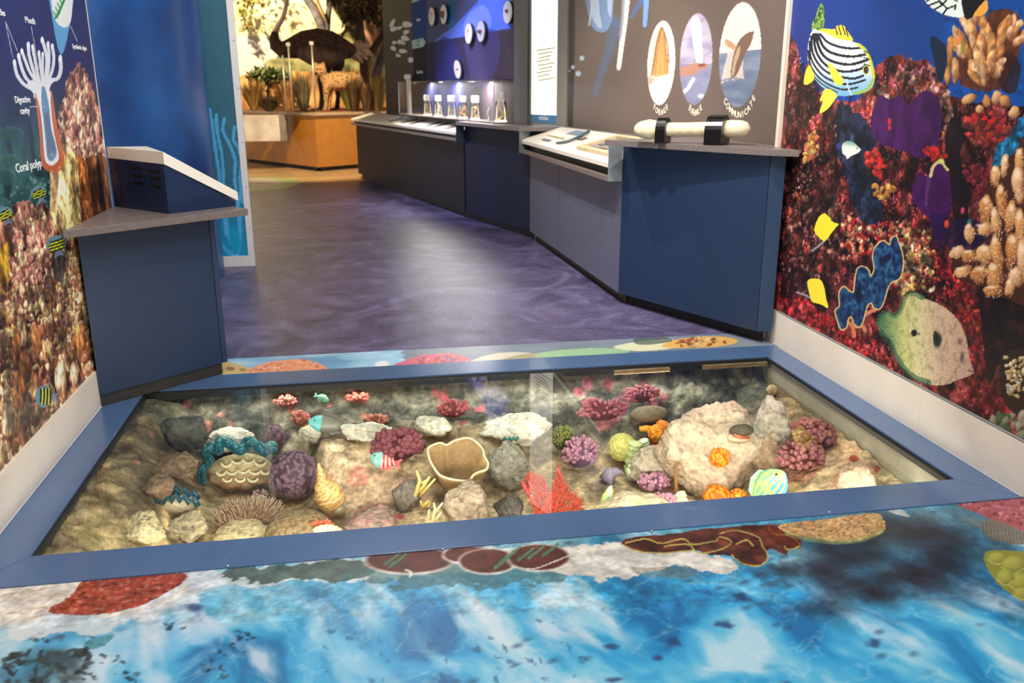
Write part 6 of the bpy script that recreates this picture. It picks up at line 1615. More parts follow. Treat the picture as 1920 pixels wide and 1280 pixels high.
# rods of the glass barrier
for k, (x, yt_) in enumerate(((537, 104), (549, 84), (592, 82))):
    b = yv(x, 209, 13.66); b[2] = .851; t = yv(x-2, yt_, 13.66)
    r_ = empty('barrier_rod', tuple(b), ('short thin rod of the glass barrier, leftmost of three', 'thin rod with a clip, middle one of the glass barrier', 'thin rod with a clip in front of the cheetah head')[k], 'rod', 'rods of the glass barrier')
    MB().tube([b, (b[0], b[1], t[2])], .012, 8).build('rod', pmat('rod_metal', (196, 186, 170), .35, metal=.6), r_, smooth=True)
    if k: 
        MB().box((b[0]-.03, b[1]-.02, t[2]-.02), (b[0]+.03, b[1]+.02, t[2]+.03)).build('clip', pmat('rod_metal', (196, 186, 170), .35, metal=.6), r_, bevel=.004)
g0, g1 = yv(538, 205, 13.68), yv(594, 205, 13.68)
tag(MB().add([(g0[0]+.01, 13.70, .852), (g1[0]-.02, 13.70, .852), (g1[0]-.02, 13.70, 1.75), (g0[0]+.01, 13.70, 1.75)], [(0, 1, 2, 3)]).build('barrier_glass', acr), 'clear glass sheet between the rods of the barrier', 'glass')
# round floor graphic in front of the plinth
fc = atZ(470, 345, 0); fe = atZ(545, 341, 0); fy = atZ(480, 332, 0)
def disc(cx, cy, rx, ry, z, mat, name, par):
    MB().prism([(cx+rx*math.cos(t), cy+ry*math.sin(t)) for t in np.linspace(0, 2*math.pi, 41)[:-1]], z, z+.001).build(name, mat, par)
fg = empty('floor_disc', (fc[0], fc[1], 0), 'round pale floor graphic with a green edge before the savanna', 'graphic')
disc(fc[0], fc[1], .62, .9, .0003, pmat('disc_green', (150, 170, 96), .4), 'green_edge', fg)
disc(fc[0]-.13, fc[1], .52, .86, .0015, pmat('disc_pale', (196, 188, 160), .4, .1, 4), 'pale_centre', fg)
# ================================================================== life and rocks under the glass
coral_m = vmat('painted_coral', rough=.6, var=.22, scale=90, bump=.35, bscale=160, spec=.3, bdist=.004)
gloss_m = vmat('glazed_model', rough=.32, var=.12, scale=70, bump=.0, spec=.5)
stone_m = vmat('stone', rough=.85, var=.35, scale=60, bump=.6, bscale=120, spec=.2, bdist=.006)
def mixc(a, b, t): return tuple(np.array(a, float)*(1-t)+np.array(b, float)*t)
def nz3(d, f, seed=0): return float(vnoise(np.array(d[0]*f+d[2]*f*.7+seed), np.array(d[1]*f-d[2]*f*.6+seed*1.7), seed))
def fb3(d, f, seed=0): return .55*nz3(d, f, seed)+.3*nz3(d, f*2.1, seed+3)+.15*nz3(d, f*4.3, seed+5)
def fbv(A, seed=0):
    x, y, z = A[:, 0], A[:, 1], A[:, 2]
    return (fbm(x+.3*z, y+.5*z, 4, seed)+fbm(y+11, z+.4*x, 4, seed+20)+fbm(z+5, x-.3*y, 4, seed+40))/3*1.6-.3
def one(mb, name, mat, label, cat, group=None, smooth=True):
    return tag(recentre(mb.build(name, mat, smooth=smooth)), label, cat, group)
# ---- rocks
def rock_at(label, px, py, wpx, hpx, dep, c1, c2, seed, flat=0.0, y=None, nu=40, nv=26, rough=.45, name='rock', ridge=0.0):
    """boulder whose middle shows at px,py; wpx, hpx half sizes in the picture, dep half depth in metres"""
    yy = T(px, py+hpx*.72)[1]-dep*.45
    c = atY(px, py, yy); k = px_per_m(c)
    R = random.Random(seed*7+1); N = np.array([[R.gauss(0, 1), R.gauss(0, 1), R.gauss(0, 1)] for _ in range(22)]); N /= np.linalg.norm(N, axis=1)[:, None]
    Hh = np.array([R.uniform(.72, 1.0) for _ in range(22)])
    def fn(D):
        q = D@N.T; k_ = np.where(q > .05, Hh/np.maximum(q, .05), 9).min(1); k_ = np.minimum(k_, 1.25)
        a = D*2.2+seed
        k_ = k_*(1+rough*.55*(fbv(a, seed)-.5)+.24*(fbv(D*6+seed, seed+9)-.5)+.12*(fbv(D*15+seed, seed+4)-.5))
        if ridge: k_ = k_*(1+ridge*.8*(1-2*np.abs(fbv(D*np.array([5, 5, 1.2])+seed, seed+6)-.5)*2))
        if flat: k_ = k_*(1-flat*.5*np.clip(D[:, 2], 0, 1))
        return k_*1.08
    def cf(D, k_):
        t = np.clip((fbv(D*4+seed, seed+2)-.3)*2.4, 0, 1)[:, None]; cr2 = np.clip((fbv(D*9+seed, seed+5)-.62)*5, 0, .6)[:, None]
        c_ = np.array(c1, float)*(1-t)+np.array(c2, float)*t
        return c_*(1-cr2)+np.array(c2, float)*.6*cr2
    mb = MB(); mb.vball(c, (wpx/k, dep, hpx/k), 72, 48, fn, cf)
    return one(mb, name, stone_m, label, 'rock')
PALE = (236, 226, 204); SAND = (206, 184, 146); BRN = (130, 106, 86); GRY = (140, 134, 120)
rock_at('white lit block behind the large teal clam', 432, 822, 46, 20, .05, (240, 234, 220), (226, 214, 190), 1, y=3.36)  # strong light on the ledge rocks is put into their near-white colours
rock_at('small white-lit crag at the left end of the ledge', 585, 811, 27, 16, .04, (240, 232, 214), (220, 206, 176), 2, y=3.46)
rock_at('long white-lit crag behind the burgundy coral', 694, 810, 52, 17, .05, (242, 236, 222), (226, 212, 186), 3, y=3.45)
rock_at('white-lit crag right of the burgundy coral', 812, 798, 38, 18, .05, (242, 236, 222), (222, 208, 180), 4, y=3.46)
rock_at('largest white-lit crag on the ledge behind the sea fan', 972, 802, 60, 32, .07, (244, 238, 224), (224, 210, 182), 5, y=3.44)
rock_at('grey ledge rock under the white-lit crags', 950, 872, 40, 50, .05, (156, 148, 134), (120, 114, 102), 7, y=3.30)
rock_at('brown boulder below the cup coral', 872, 948, 46, 46, .05, (170, 146, 124), (140, 122, 104), 8, y=3.10, rough=.3)
rock_at('dark boulder beside the red sea fan', 958, 958, 26, 30, .05, (92, 84, 76), (66, 60, 54), 9, y=3.08)
rock_at('grey boulder under the branching coral', 764, 925, 26, 26, .05, (140, 124, 112), (110, 100, 92), 10, y=3.08)
rock_at('pink-stained low rock in front of the cone shell', 690, 985, 48, 26, .08, (176, 130, 122), (130, 110, 100), 11, y=3.02)
rock_at('tall cream rock column with stained top at the right', 1345, 846, 98, 92, .10, (218, 194, 166), (188, 162, 138), 12, y=3.28, rough=.28, ridge=.10, nu=56, nv=40)
rock_at('smaller cream rock left of the tall column', 1228, 876, 46, 36, .07, (206, 186, 160), (170, 152, 132), 13, y=3.26, rough=.35)
rock_at('grey-pink rock spur right of the tall column', 1438, 822, 40, 58, .08, (190, 176, 158), (150, 138, 124), 14, y=3.34, rough=.35)
rock_at('brown rock slab right of the maroon coral', 1440, 855, 34, 44, .05, (176, 146, 116), (150, 124, 100), 15, y=3.18, rough=.3)
rock_at('round tan rock at the right front corner', 1612, 910, 34, 34, .06, (190, 158, 130), (160, 130, 108), 16, y=3.02, rough=.3)
rock_at('flat brown rock slab left of the large clam', 332, 878, 40, 26, .05, (150, 122, 96), (128, 104, 84), 17, y=3.22, rough=.3)
rock_at('small brown rock wedge above the small clam', 300, 912, 28, 20, .05, (146, 118, 94), (122, 98, 78), 18, y=3.14, rough=.3)
rock_at('sandy boulder at the front left', 355, 985, 38, 26, .06, (196, 176, 140), (150, 136, 112), 19, y=3.0)
rock_at('low sandy rock at the left front edge', 270, 992, 36, 22, .06, (206, 184, 140), (160, 144, 112), 20, y=2.98)
rock_at('pale sandy rock at the front edge', 445, 1005, 44, 20, .06, (214, 190, 144), (180, 160, 124), 21, y=2.96)
rock_at('dark grey boulder against the back wall at the left', 345, 810, 40, 34, .06, (112, 108, 98), (84, 80, 72), 22, y=3.44)
rock_at('tan sand bank below the pale green corals', 1190, 955, 80, 24, .08, (214, 194, 158), (190, 168, 134), 24, y=3.06, rough=.25)
# ---- large clam
yb = T(450, 912)[1]-.03
cl_ = empty('giant_clam', tuple(T(450, 912)), 'large clam with a wavy teal mantle and cream fluted shell', 'clam')
c = atY(452, 884, yb); k = px_per_m(c)
def fn(d):
    an = math.atan2(d[2], d[0]); return .9+.10*math.cos(an*9)*max(0, -d[1])**.5+.05*(fb3(d, 5, 3)-.5)
mb = MB(); mb.ball(c, (66/k, .055, 40/k), 60, 30, fn=fn, cfn=lambda d: mixc((222, 200, 152), (170, 132, 92), min(1, max(0, .5-d[2]*.7+.5*(fb3(d, 4, 8)-.5)))))
shell = mb.build('shell', coral_m, cl_, smooth=True)
for (x, y, w_) in ((424,872,10),(444,866,11),(466,866,11),(488,870,11),(414,888,9),(434,886,11),(456,884,11),(478,886,11),(498,886,9),(426,900,9),(450,900,10),(474,900,10)):
    P_ = [atY(x+w_*math.cos(a), y-6+9*math.sin(a), yb-.050-.012*math.sin(a)) for a in np.linspace(.1, math.pi-.1, 9)]
    mb = MB(); mb.tube(P_, [1.2/k]+[2.6/k]*7+[1.2/k], 8, col=(232, 214, 172)); mb.build('flute', coral_m, shell, smooth=True)
TE = (46, 112, 120); TE2 = (26, 76, 88)
mp_ = [(382,906),(377,888),(386,872),(394,860),(384,850),(394,842),(410,846),(412,834),(424,830),(436,840),(450,846),(462,836),(474,832),(484,842),(496,848),(506,842),(516,846)]
P_ = []
for i in range(len(mp_)-1):
    for t in (0, .25, .5, .75):
        p0, p1, p2, p3 = [np.array(mp_[min(max(j, 0), len(mp_)-1)], float) for j in (i-1, i, i+1, i+2)]
        P_.append(.5*((2*p1)+(-p0+p2)*t+(2*p0-5*p1+4*p2-p3)*t*t+(-p0+3*p1-3*p2+p3)*t**3))
P_.append(np.array(mp_[-1], float))
mb = MB(); mb.tube([atY(x, y, yb-.06+.012*math.sin(i*.9)) for i, (x, y) in enumerate(P_)], [(7.6+.8*math.sin(i*.8))/k*(.5 if i in (0, len(P_)-1) else 1) for i in range(len(P_))], 12, col=TE, col_end=(36, 100, 110))
mant = mb.build('mantle', gloss_m, cl_, smooth=True)
mb = MB(); mb.tube([atY(x+1, y+2, yb-.075+.012*math.sin(i*.9)) for i, (x, y) in enumerate(P_)], 3.4/k, 6, col=TE2); mb.build('mantle_groove', gloss_m, mant, smooth=True)
mb = MB(); mb.tube([atY(x-1, y-8+math.sin(i*.7)*3, yb-.035+.02*math.sin(i*.6)) for i, (x, y) in enumerate(P_[20:])], 7/k, 10, col=(56, 124, 130)); mb.build('mantle_fold', gloss_m, mant, smooth=True)
# ---- small clam
ys = T(330, 964)[1]-.02; c = atY(330, 944, ys); k = px_per_m(c)
sm = empty('small_clam', tuple(T(330, 966)), 'small clam with dark teal zigzag lips on the sand', 'clam')
mb = MB(); mb.ball(c, (40/k, .035, 22/k), 40, 20, fn=lambda d: .95+.07*math.cos(math.atan2(d[2], d[0])*12)*max(0, -d[1]), cfn=lambda d: mixc((206, 188, 152), (130, 112, 90), max(0, min(1, .4-d[2])))); mb.build('shell', coral_m, sm, smooth=True)
for j, (dy, dz, col) in enumerate(((-.030, 0, (30, 72, 84)), (.0, 13, (24, 60, 72)))):
    z_ = [(289+i*8.2, 945-dz-(8 if i % 2 else -3)-10*math.sin(math.pi*i/10)) for i in range(11)]
    mb = MB(); mb.tube([atY(x, y, ys+dy) for x, y in z_], 6.0/k, 10, col=col); mb.build('lip', gloss_m, sm, smooth=True)
# ---- bumpy ball corals
YCOL = T(1345, 846+86*.72)[1]-.045; YSP = T(1230, 834)[1]-.015
def bumpy(label, name, px, py, r, y, col, col2, freq, amp, seed, nu=72, nv=44, squash=1.0, dep=1.0, on=None):
    if on is None: y = T(px, py+r*squash*.85)[1]; y -= r*dep*.55/px_per_m(atY(px, py, y))
    else: y = on
    c = atY(px, py, y); k = px_per_m(c)
    pts_ = []
    rr = random.Random(seed)
    N = freq
    dirs = []
    for i in range(N):
        z = 1-2*(i+rr.uniform(.1, .9))/N; a = i*2.399963+rr.uniform(-.5, .5); q = math.sqrt(1-z*z); dirs.append((q*math.cos(a), q*math.sin(a), z))
    D = np.array(dirs)
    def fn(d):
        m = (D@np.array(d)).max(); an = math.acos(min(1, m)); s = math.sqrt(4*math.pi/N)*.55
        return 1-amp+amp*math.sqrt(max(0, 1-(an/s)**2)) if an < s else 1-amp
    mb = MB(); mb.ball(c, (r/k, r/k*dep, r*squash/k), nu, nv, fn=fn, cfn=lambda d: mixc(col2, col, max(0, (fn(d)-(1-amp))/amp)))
    return one(mb, name, coral_m, label, 'coral')
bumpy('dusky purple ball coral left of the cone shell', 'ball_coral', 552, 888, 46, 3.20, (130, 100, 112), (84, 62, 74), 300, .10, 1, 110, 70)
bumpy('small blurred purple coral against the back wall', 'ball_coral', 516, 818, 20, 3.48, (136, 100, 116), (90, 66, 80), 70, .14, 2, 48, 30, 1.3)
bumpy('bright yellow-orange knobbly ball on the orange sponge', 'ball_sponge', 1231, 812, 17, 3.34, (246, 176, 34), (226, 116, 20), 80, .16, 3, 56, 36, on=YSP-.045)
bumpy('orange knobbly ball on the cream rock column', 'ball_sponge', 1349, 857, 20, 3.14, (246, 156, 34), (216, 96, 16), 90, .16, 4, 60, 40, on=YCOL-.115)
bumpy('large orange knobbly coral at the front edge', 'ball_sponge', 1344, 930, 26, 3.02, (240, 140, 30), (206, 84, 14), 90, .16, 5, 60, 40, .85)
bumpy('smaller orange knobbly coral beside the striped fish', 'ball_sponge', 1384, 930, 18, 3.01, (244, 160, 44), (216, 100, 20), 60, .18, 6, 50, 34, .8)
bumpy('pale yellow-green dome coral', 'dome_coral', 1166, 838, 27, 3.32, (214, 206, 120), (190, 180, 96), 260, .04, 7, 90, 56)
# ---- orange tube sponge
ts = empty('orange_sponge', tuple(T(1230, 834)), 'flat orange tube sponge with a side arm', 'sponge')
k = px_per_m(atY(1230, 810, YSP)); O = lambda x, y, yy=YSP: atY(x, y, yy)
mb = MB(); mb.tube([O(1230, 836), O(1236, 815), O(1244, 795), O(1246, 790)], [12/k, 16/k, 13/k, 9/k], 14, col=(226, 110, 24), col_end=(240, 140, 40)); mb.build('body', coral_m, ts, smooth=True)
mb = MB(); mb.tube([O(1225, 806), O(1212, 803), O(1199, 804)], [8/k, 6.5/k, 5/k], 10, col=(240, 150, 40), col_end=(246, 176, 60)); mb.build('arm', coral_m, ts, smooth=True)
# ---- finger and lobe clusters
def cluster(label, name, px, py, y, rx, ry, n, rl, rr_, col, tip, seed, dep=.05, up=.35, core=.72, cat='coral'):
    """rounded lobes standing out of a core towards the light and the front"""
    y = T(px, py+ry*.75)[1]-dep*.5
    c = atY(px, py, y); k = px_per_m(c); R = random.Random(seed); mb = MB()
    mb.ball(c, (rx*core/k, dep*core, ry*core/k), 20, 12, col=tuple(np.array(col)*.7))
    for i in range(n):
        z = -.35+1.35*R.random(); a = R.uniform(math.pi*1.0, math.pi*2.0) if R.random() < .8 else R.uniform(0, math.pi)
        q = math.sqrt(max(0, 1-z*z)); d = np.array([q*math.cos(a), q*math.sin(a), z])
        if abs(d[0]) < .2: d[0] += R.uniform(-.5, .5)
        d /= np.linalg.norm(d)
        b = c+d*np.array([rx/k, dep, ry/k])*.55; e = c+d*np.array([rx/k, dep, ry/k])*R.uniform(.85, 1.05)+np.array([0, 0, up*ry/k*.3])
        w_ = rr_/k*R.uniform(.75, 1.2)
        mid = (b+e)/2
        mb.tube([b, mid, e-(e-mid)*.25, e], [w_*.75, w_, w_*.92, w_*.35], 8, col=tuple(np.array(col)*R.uniform(.85, 1.1)), col_end=tuple(np.array(tip)*R.uniform(.9, 1.05)))
    return one(mb, name, coral_m, label, cat)
cluster('large burgundy lobed coral with pale tips in the middle of the ledge', 'lobed_coral', 745, 838, 3.30, 54, 38, 120, 1, 6.5, (104, 42, 54), (150, 84, 92), 1)
cluster('pink-violet finger coral ball above the sea fan', 'finger_coral', 1088, 852, 3.26, 38, 36, 130, 1, 4.2, (130, 74, 104), (196, 140, 156), 2)
cluster('violet knobbly coral cushion on the sand bank', 'finger_coral', 1225, 906, 3.12, 32, 22, 90, 1, 4.2, (136, 84, 108), (186, 132, 148), 3)
cluster('small pink knobbly coral at the front edge', 'finger_coral', 1246, 938, 3.05, 22, 15, 50, 1, 4.6, (160, 90, 120), (206, 146, 164), 4)
cluster('maroon branching coral clump behind the striped fish', 'lobed_coral', 1500, 858, 3.20, 50, 34, 90, 1, 6, (110, 54, 58), (160, 100, 100), 5, dep=.07)
cluster('dark maroon coral clump higher on the right slope', 'lobed_coral', 1535, 818, 3.28, 34, 26, 50, 1, 7, (104, 56, 58), (150, 92, 90), 6, dep=.06)
cluster('pink-tipped coral clump near the right wall', 'lobed_coral', 1520, 796, 3.33, 22, 14, 36, 1, 4.4, (170, 96, 96), (206, 136, 128), 7)
cluster('yellow and pink soft coral on the right slope', 'soft_coral', 1500, 822, 3.24, 20, 15, 30, 1, 5, (206, 160, 96), (226, 160, 140), 8)
cluster('coral-pink weed clump at the back left', 'weed_coral', 535, 752, 3.53, 22, 14, 40, 1, 3, (186, 96, 88), (206, 124, 112), 9, dep=.03)
cluster('bright coral-red weed clump under the back frame', 'weed_coral', 670, 745, 3.54, 24, 12, 44, 1, 3, (196, 88, 76), (222, 124, 106), 10, dep=.03)
cluster('orange-pink weed clump behind the burgundy coral', 'weed_coral', 705, 788, 3.50, 26, 12, 44, 1, 3, (190, 104, 88), (216, 140, 118), 11, dep=.03)
cluster('dark pink weed clump on the middle of the back wall', 'weed_coral', 850, 768, 3.52, 34, 22, 60, 1, 3.4, (160, 76, 80), (190, 104, 104), 12, dep=.03)
cluster('wide rosy weed clump on the back wall above the finger coral', 'weed_coral', 1130, 770, 3.51, 52, 28, 90, 1, 3.6, (150, 76, 90), (190, 112, 124), 13, dep=.035)
cluster('rosy weed clump under the back frame at the right', 'weed_coral', 1205, 738, 3.53, 36, 18, 60, 1, 3.4, (156, 80, 96), (196, 118, 128), 14, dep=.03)
cluster('salmon weed clump left of the turquoise fish', 'weed_coral', 563, 786, 3.50, 20, 18, 40, 1, 3, (186, 102, 90), (206, 130, 116), 15, dep=.03)
cluster('pale green knobbly nub at the front edge', 'nub_coral', 1277, 935, 3.04, 13, 15, 22, 1, 5, (196, 206, 140), (232, 236, 196), 16, dep=.03)
cluster('cauliflower-like pale green coral on the ribbed stalk', 'nub_coral', 1192, 886, 3.17, 20, 20, 70, 1, 3.4, (150, 170, 116), (214, 220, 176), 17, dep=.035)
cluster('small pink cluster below the large clam', 'nub_coral', 488, 928, 3.10, 16, 10, 30, 1, 3, (196, 140, 136), (222, 180, 170), 18, dep=.03)
cluster('olive fuzzy sponge above the finger coral', 'fuzzy_sponge', 1056, 822, 3.40, 22, 27, 200, 1, 2.2, (104, 110, 50), (140, 144, 70), 19, dep=.04, up=.1, core=.9, cat='sponge')
# ---- ribbed pale green stalks
def ribbed(label, pts_, r0, y, n, col, tip):
    y = T(*pts_[0])[1]-.02
    b = atY(*pts_[0], y); k = px_per_m(b); mb = MB(); P_ = []; R_ = []
    m = n*4
    for i in range(m+1):
        t = i/m; j = t*(len(pts_)-1); a = int(min(j, len(pts_)-2)); q = j-a
        x = pts_[a][0]*(1-q)+pts_[a+1][0]*q; yy = pts_[a][1]*(1-q)+pts_[a+1][1]*q
        P_.append(atY(x, yy, y)); R_.append(r0/k*(.86+.20*abs(math.sin(math.pi*t*n)))*(1-.15*t)*(.6 if i == m else 1))
    mb.tube(P_, R_, 16, col=col, col_end=tip); return one(mb, 'ribbed_coral', coral_m, label, 'coral')
ribbed('ribbed pale green stalk coral beside the dome coral', [(1184,882),(1186,862),(1190,840),(1192,828)], 15, 3.27, 5, (170, 180, 120), (206, 212, 150))
ribbed('taller ribbed mint stalk coral', [(1208,872),(1209,850),(1208,832),(1206,824)], 11, 3.24, 5, (176, 196, 140), (224, 236, 206))
# ---- cone-shaped purple sponge, twig
yq = T(1150, 900)[1]-.02; mb = MB(); c = atY(1150, 884, yq); k = px_per_m(c)
mb.tube([atY(1137, 900, yq), atY(1144, 888, yq), atY(1156, 884, yq-.01), atY(1168, 886, yq-.02)], [15/k, 13/k, 8/k, 1.5/k], 12, col=(124, 110, 134), col_end=(150, 134, 150)); one(mb, 'cone_sponge', coral_m, 'mauve cone sponge left of the cauliflower coral', 'sponge')
mb = MB(); mb.tube([atY(1268, 928, YCOL-.07), atY(1267, 890, YCOL-.06), atY(1270, 850, YCOL-.05), atY(1266, 815, YCOL-.04)], [4/k, 3/k, 2.6/k, 1.5/k], 8, col=(150, 104, 60)); one(mb, 'brown_stem', coral_m, 'thin brown stem against the cream rock column', 'stem')
# ---- cup coral
yc = T(857, 903)[1]-.07; P_c = atY(857, 900, yc); k = px_per_m(P_c)
cup = empty('cup_coral', tuple(T(860, 910)), 'wide brown cup coral with a thin pale rim', 'coral')
rim_px = [(802,842),(812,834),(826,830),(838,834),(852,826),(876,821),(892,828),(905,842),(908,856),(915,868),(912,880),(900,884),(888,890),(880,900),(866,901),(850,899),(834,895),(822,888),(812,874),(806,862)]
# rim lies on a tilted ring: back part high, front part low and nearer
Pr = []
for (x, y) in rim_px:
    t = (y-821)/80.0; Pr.append(atY(x, y, yc+.10-.20*t))
rim_ = []
n = len(Pr)
for i in range(n):
    for t in (0, .33, .66):
        p0, p1, p2, p3 = Pr[i-1], Pr[i], Pr[(i+1) % n], Pr[(i+2) % n]
        rim_.append(.5*((2*p1)+(-p0+p2)*t+(2*p0-5*p1+4*p2-p3)*t*t+(-p0+3*p1-3*p2+p3)*t**3))
n = len(rim_); deep = atY(842, 880, yc+.02)+np.array([0, .02, -.055])
mb = MB(); vs = []; cs = []
LV = 8
for j in range(LV+1):
    t = j/LV
    for q in rim_:
        p = np.array(q)*(1-t)+deep*t; p[2] -= .045*math.sin(math.pi*t)*.8
        vs.append(p); cs.append(mixc((170, 134, 92), (124, 96, 66), t))
f = [(j*n+i, (j+1)*n+i, (j+1)*n+(i+1) % n, j*n+(i+1) % n) for j in range(LV) for i in range(n)]
mb.add(vs, f, cs)
o = mb.build('cup', coral_m, cup, smooth=True); sd_ = o.modifiers.new('thick', 'SOLIDIFY'); sd_.thickness = .007; sd_.offset = 0
mb = MB(); mb.tube(rim_+[rim_[0]], 2.4/k, 6, col=(238, 214, 176), cap=False); mb.build('rim', coral_m, cup, smooth=True)
mb = MB(); mb.tube([deep+np.array([0, .01, .0]), deep+np.array([.01, .02, -.08])], [.02, .035], 10, col=(120, 96, 72)); mb.build('stalk', coral_m, cup, smooth=True)
# ---- branching corals
def branching(label, y, limbs, col, tip):
    y = T(*limbs[0][0])[1]-.045
    b = atY(*limbs[0][0], y); k = px_per_m(b); mb = MB()
    for L_ in limbs:
        w0, w1 = L_[-1]; pts_ = L_[:-1]; m = len(pts_)
        mb.tube([atY(*p, y-.02*math.sin(i)) for i, p in enumerate(pts_)], [(w0+(w1-w0)*i/(m-1))/k for i in range(m)], 8, col=col, col_end=tip)
    return one(mb, 'branching_coral', coral_m, label, 'coral')
YB_ = (206, 176, 96); YT = (222, 200, 130)
branching('straw-yellow antler coral below the cup coral', 3.05, [[(773,944),(780,925),(787,900),(781,882),(5,3)],[(780,928),(793,912),(806,893),(4.5,2.5)],[(784,932),(800,915),(816,897),(4,2)],[(787,902),(792,905),(799,900),(3,2)]], YB_, YT)
branching('smaller straw antler coral at the front edge', 3.0, [[(806,992),(812,970),(816,955),(813,942),(4,2)],[(812,968),(822,952),(830,942),(3,1.5)],[(810,978),(820,970),(827,960),(3,1.5)],[(810,975),(803,966),(805,955),(2.6,1.6)]], (196, 166, 110), (226, 210, 160))
branching('low mustard antler coral between the two antler corals', 3.02, [[(790,952),(798,944),(806,938),(4.5,2)],[(796,948),(804,948),(808,940),(3,1.5)],[(793,950),(790,944),(788,938),(3,1.5)]], (196, 164, 84), (214, 190, 110))
# ---- sea fan: branching net
yf = T(1038, 975)[1]-.012; k = px_per_m(atY(1040, 930, yf)); rr = random.Random(8)
fan = empty('sea_fan', tuple(T(1038, 975)), 'orange-red net sea fan spreading in two lobes', 'coral')
polyA = [(978,905),(986,890),(1000,884),(1020,895),(1034,930),(1036,975),(1010,972),(1000,950),(990,930)]
polyB = [(1034,930),(1040,900),(1046,876),(1050,890),(1058,910),(1070,920),(1086,930),(1094,955),(1102,968),(1080,972),(1040,975)]
def inpoly(x, y, R_):
    s = False
    for i in range(len(R_)):
        xa, ya = R_[i]; xb, yb2 = R_[(i+1) % len(R_)]
        if (ya > y) != (yb2 > y) and x < (xb-xa)*(y-ya)/(yb2-ya)+xa: s = not s
    return s
root = (1032, 985)
for poly_, nm in ((polyA, 'lobe'), (polyB, 'lobe')):
    mb = MB()
    for i in range(210):
        xs_ = [p[0] for p in poly_]; ys_ = [p[1] for p in poly_]
        for _ in range(40):
            x, y = rr.uniform(min(xs_), max(xs_)), rr.uniform(min(ys_), max(ys_))
            if inpoly(x, y, poly_): break
        dx, dy = x-root[0], y-root[1]; l = math.hypot(dx, dy); ln = rr.uniform(7, 15)
        ux_, uy_ = dx/l, dy/l
        j = rr.uniform(-.5, .5)
        p0 = (x-ux_*ln*.6, y-uy_*ln*.6); p1 = (x+j*2, y); p2 = (x+(ux_-uy_*j)*ln*.6, y+(uy_+ux_*j)*ln*.6)
        mb.tube([atY(*p0, yf+rr.uniform(-.006, .006)), atY(*p1, yf+rr.uniform(-.006, .006)), atY(*p2, yf+rr.uniform(-.006, .006))], [1.0/k, .9/k, .7/k], 5, col=tuple(np.array((176, 66, 46))*rr.uniform(.85, 1.1)))
    for i in range(95):
        xs_ = [p[0] for p in poly_]; ys_ = [p[1] for p in poly_]
        for _ in range(40):
            x, y = rr.uniform(min(xs_), max(xs_)), rr.uniform(min(ys_), max(ys_))
            if inpoly(x, y, poly_): break
        dx, dy = x-root[0], y-root[1]; l = math.hypot(dx, dy); a_ = math.atan2(dy, dx)+rr.choice((-1, 1))*rr.uniform(.7, 1.3); ln = rr.uniform(4, 8)
        mb.tube([atY(x-ln*math.cos(a_), y-ln*math.sin(a_), yf+rr.uniform(-.006, .006)), atY(x+ln*math.cos(a_), y+ln*math.sin(a_), yf+rr.uniform(-.006, .006))], [.9/k, .7/k], 5, col=tuple(np.array((182, 72, 50))*rr.uniform(.85, 1.1)))
    for i in range(9):
        t = (poly_[0] if nm == 'lobe' else poly_[0]); q = poly_[i % len(poly_)]
        mb.tube([atY(*root, yf), atY((root[0]+q[0])/2+rr.uniform(-6, 6), (root[1]+q[1])/2, yf), atY(*q, yf)], [3/k, 2/k, .9/k], 6, col=(180, 56, 44))
    o = mb.build('net_lobe', coral_m, fan, smooth=True); o['kind'] = 'stuff'
rf = MB()
for (x0, y0) in ((980,905),(990,900),(985,915),(1044,876),(1048,884)):
    rf.tube([atY(x0+8, y0+14, yf-.003), atY(x0, y0, yf-.003)], [2.5/k, 1.8/k], 6, col=(196, 84, 96))
o = rf.build('rosy_tips', coral_m, fan, smooth=True); o['kind'] = 'stuff'
# ---- triton shell
yt_ = T(615, 960)[1]-.05; k = px_per_m(atY(615, 925, yt_))
def stripes(d): return (206, 160, 96)
mb = MB(); pts_ = [(597,868),(600,884),(603,896),(606,908),(614,922),(618,936),(618,948),(620,962)]; rad = [2,7,9.5,17,27,28,20,6]
P_ = []; R_ = []
m = 48
for i in range(m+1):
    t = i/m*(len(pts_)-1); a = int(min(t, len(pts_)-2)); q = t-a
    P_.append(atY(pts_[a][0]*(1-q)+pts_[a+1][0]*q, pts_[a][1]*(1-q)+pts_[a+1][1]*q, yt_)); r = rad[a]*(1-q)+rad[a+1]*q
    R_.append(r/k*(1+.05*math.sin(i*1.6)))
mb.tube(P_, R_, 26)
cs = []
for i, v in enumerate(mb.v):
    s = math.sin(i*.35+v[0]*160)+.8*math.sin(v[2]*330+v[0]*210)
    cs.append((224, 184, 118) if s < .75 else (170, 106, 56))
mb.c = cs; mb.hasc = True
one(mb, 'triton_shell', gloss_m, 'cream spiral shell with brown flecks beside the purple ball coral', 'shell')
mb = MB(); mb.tube([atY(628, 950, yt_-.02), atY(640, 958, yt_-.01), atY(645, 966, yt_)], [12/k, 10/k, 3/k], 14, col=(170, 150, 120)); one(mb, 'shell_lip', gloss_m, 'grey-brown rounded shell at the mouth of the spiral shell', 'shell')
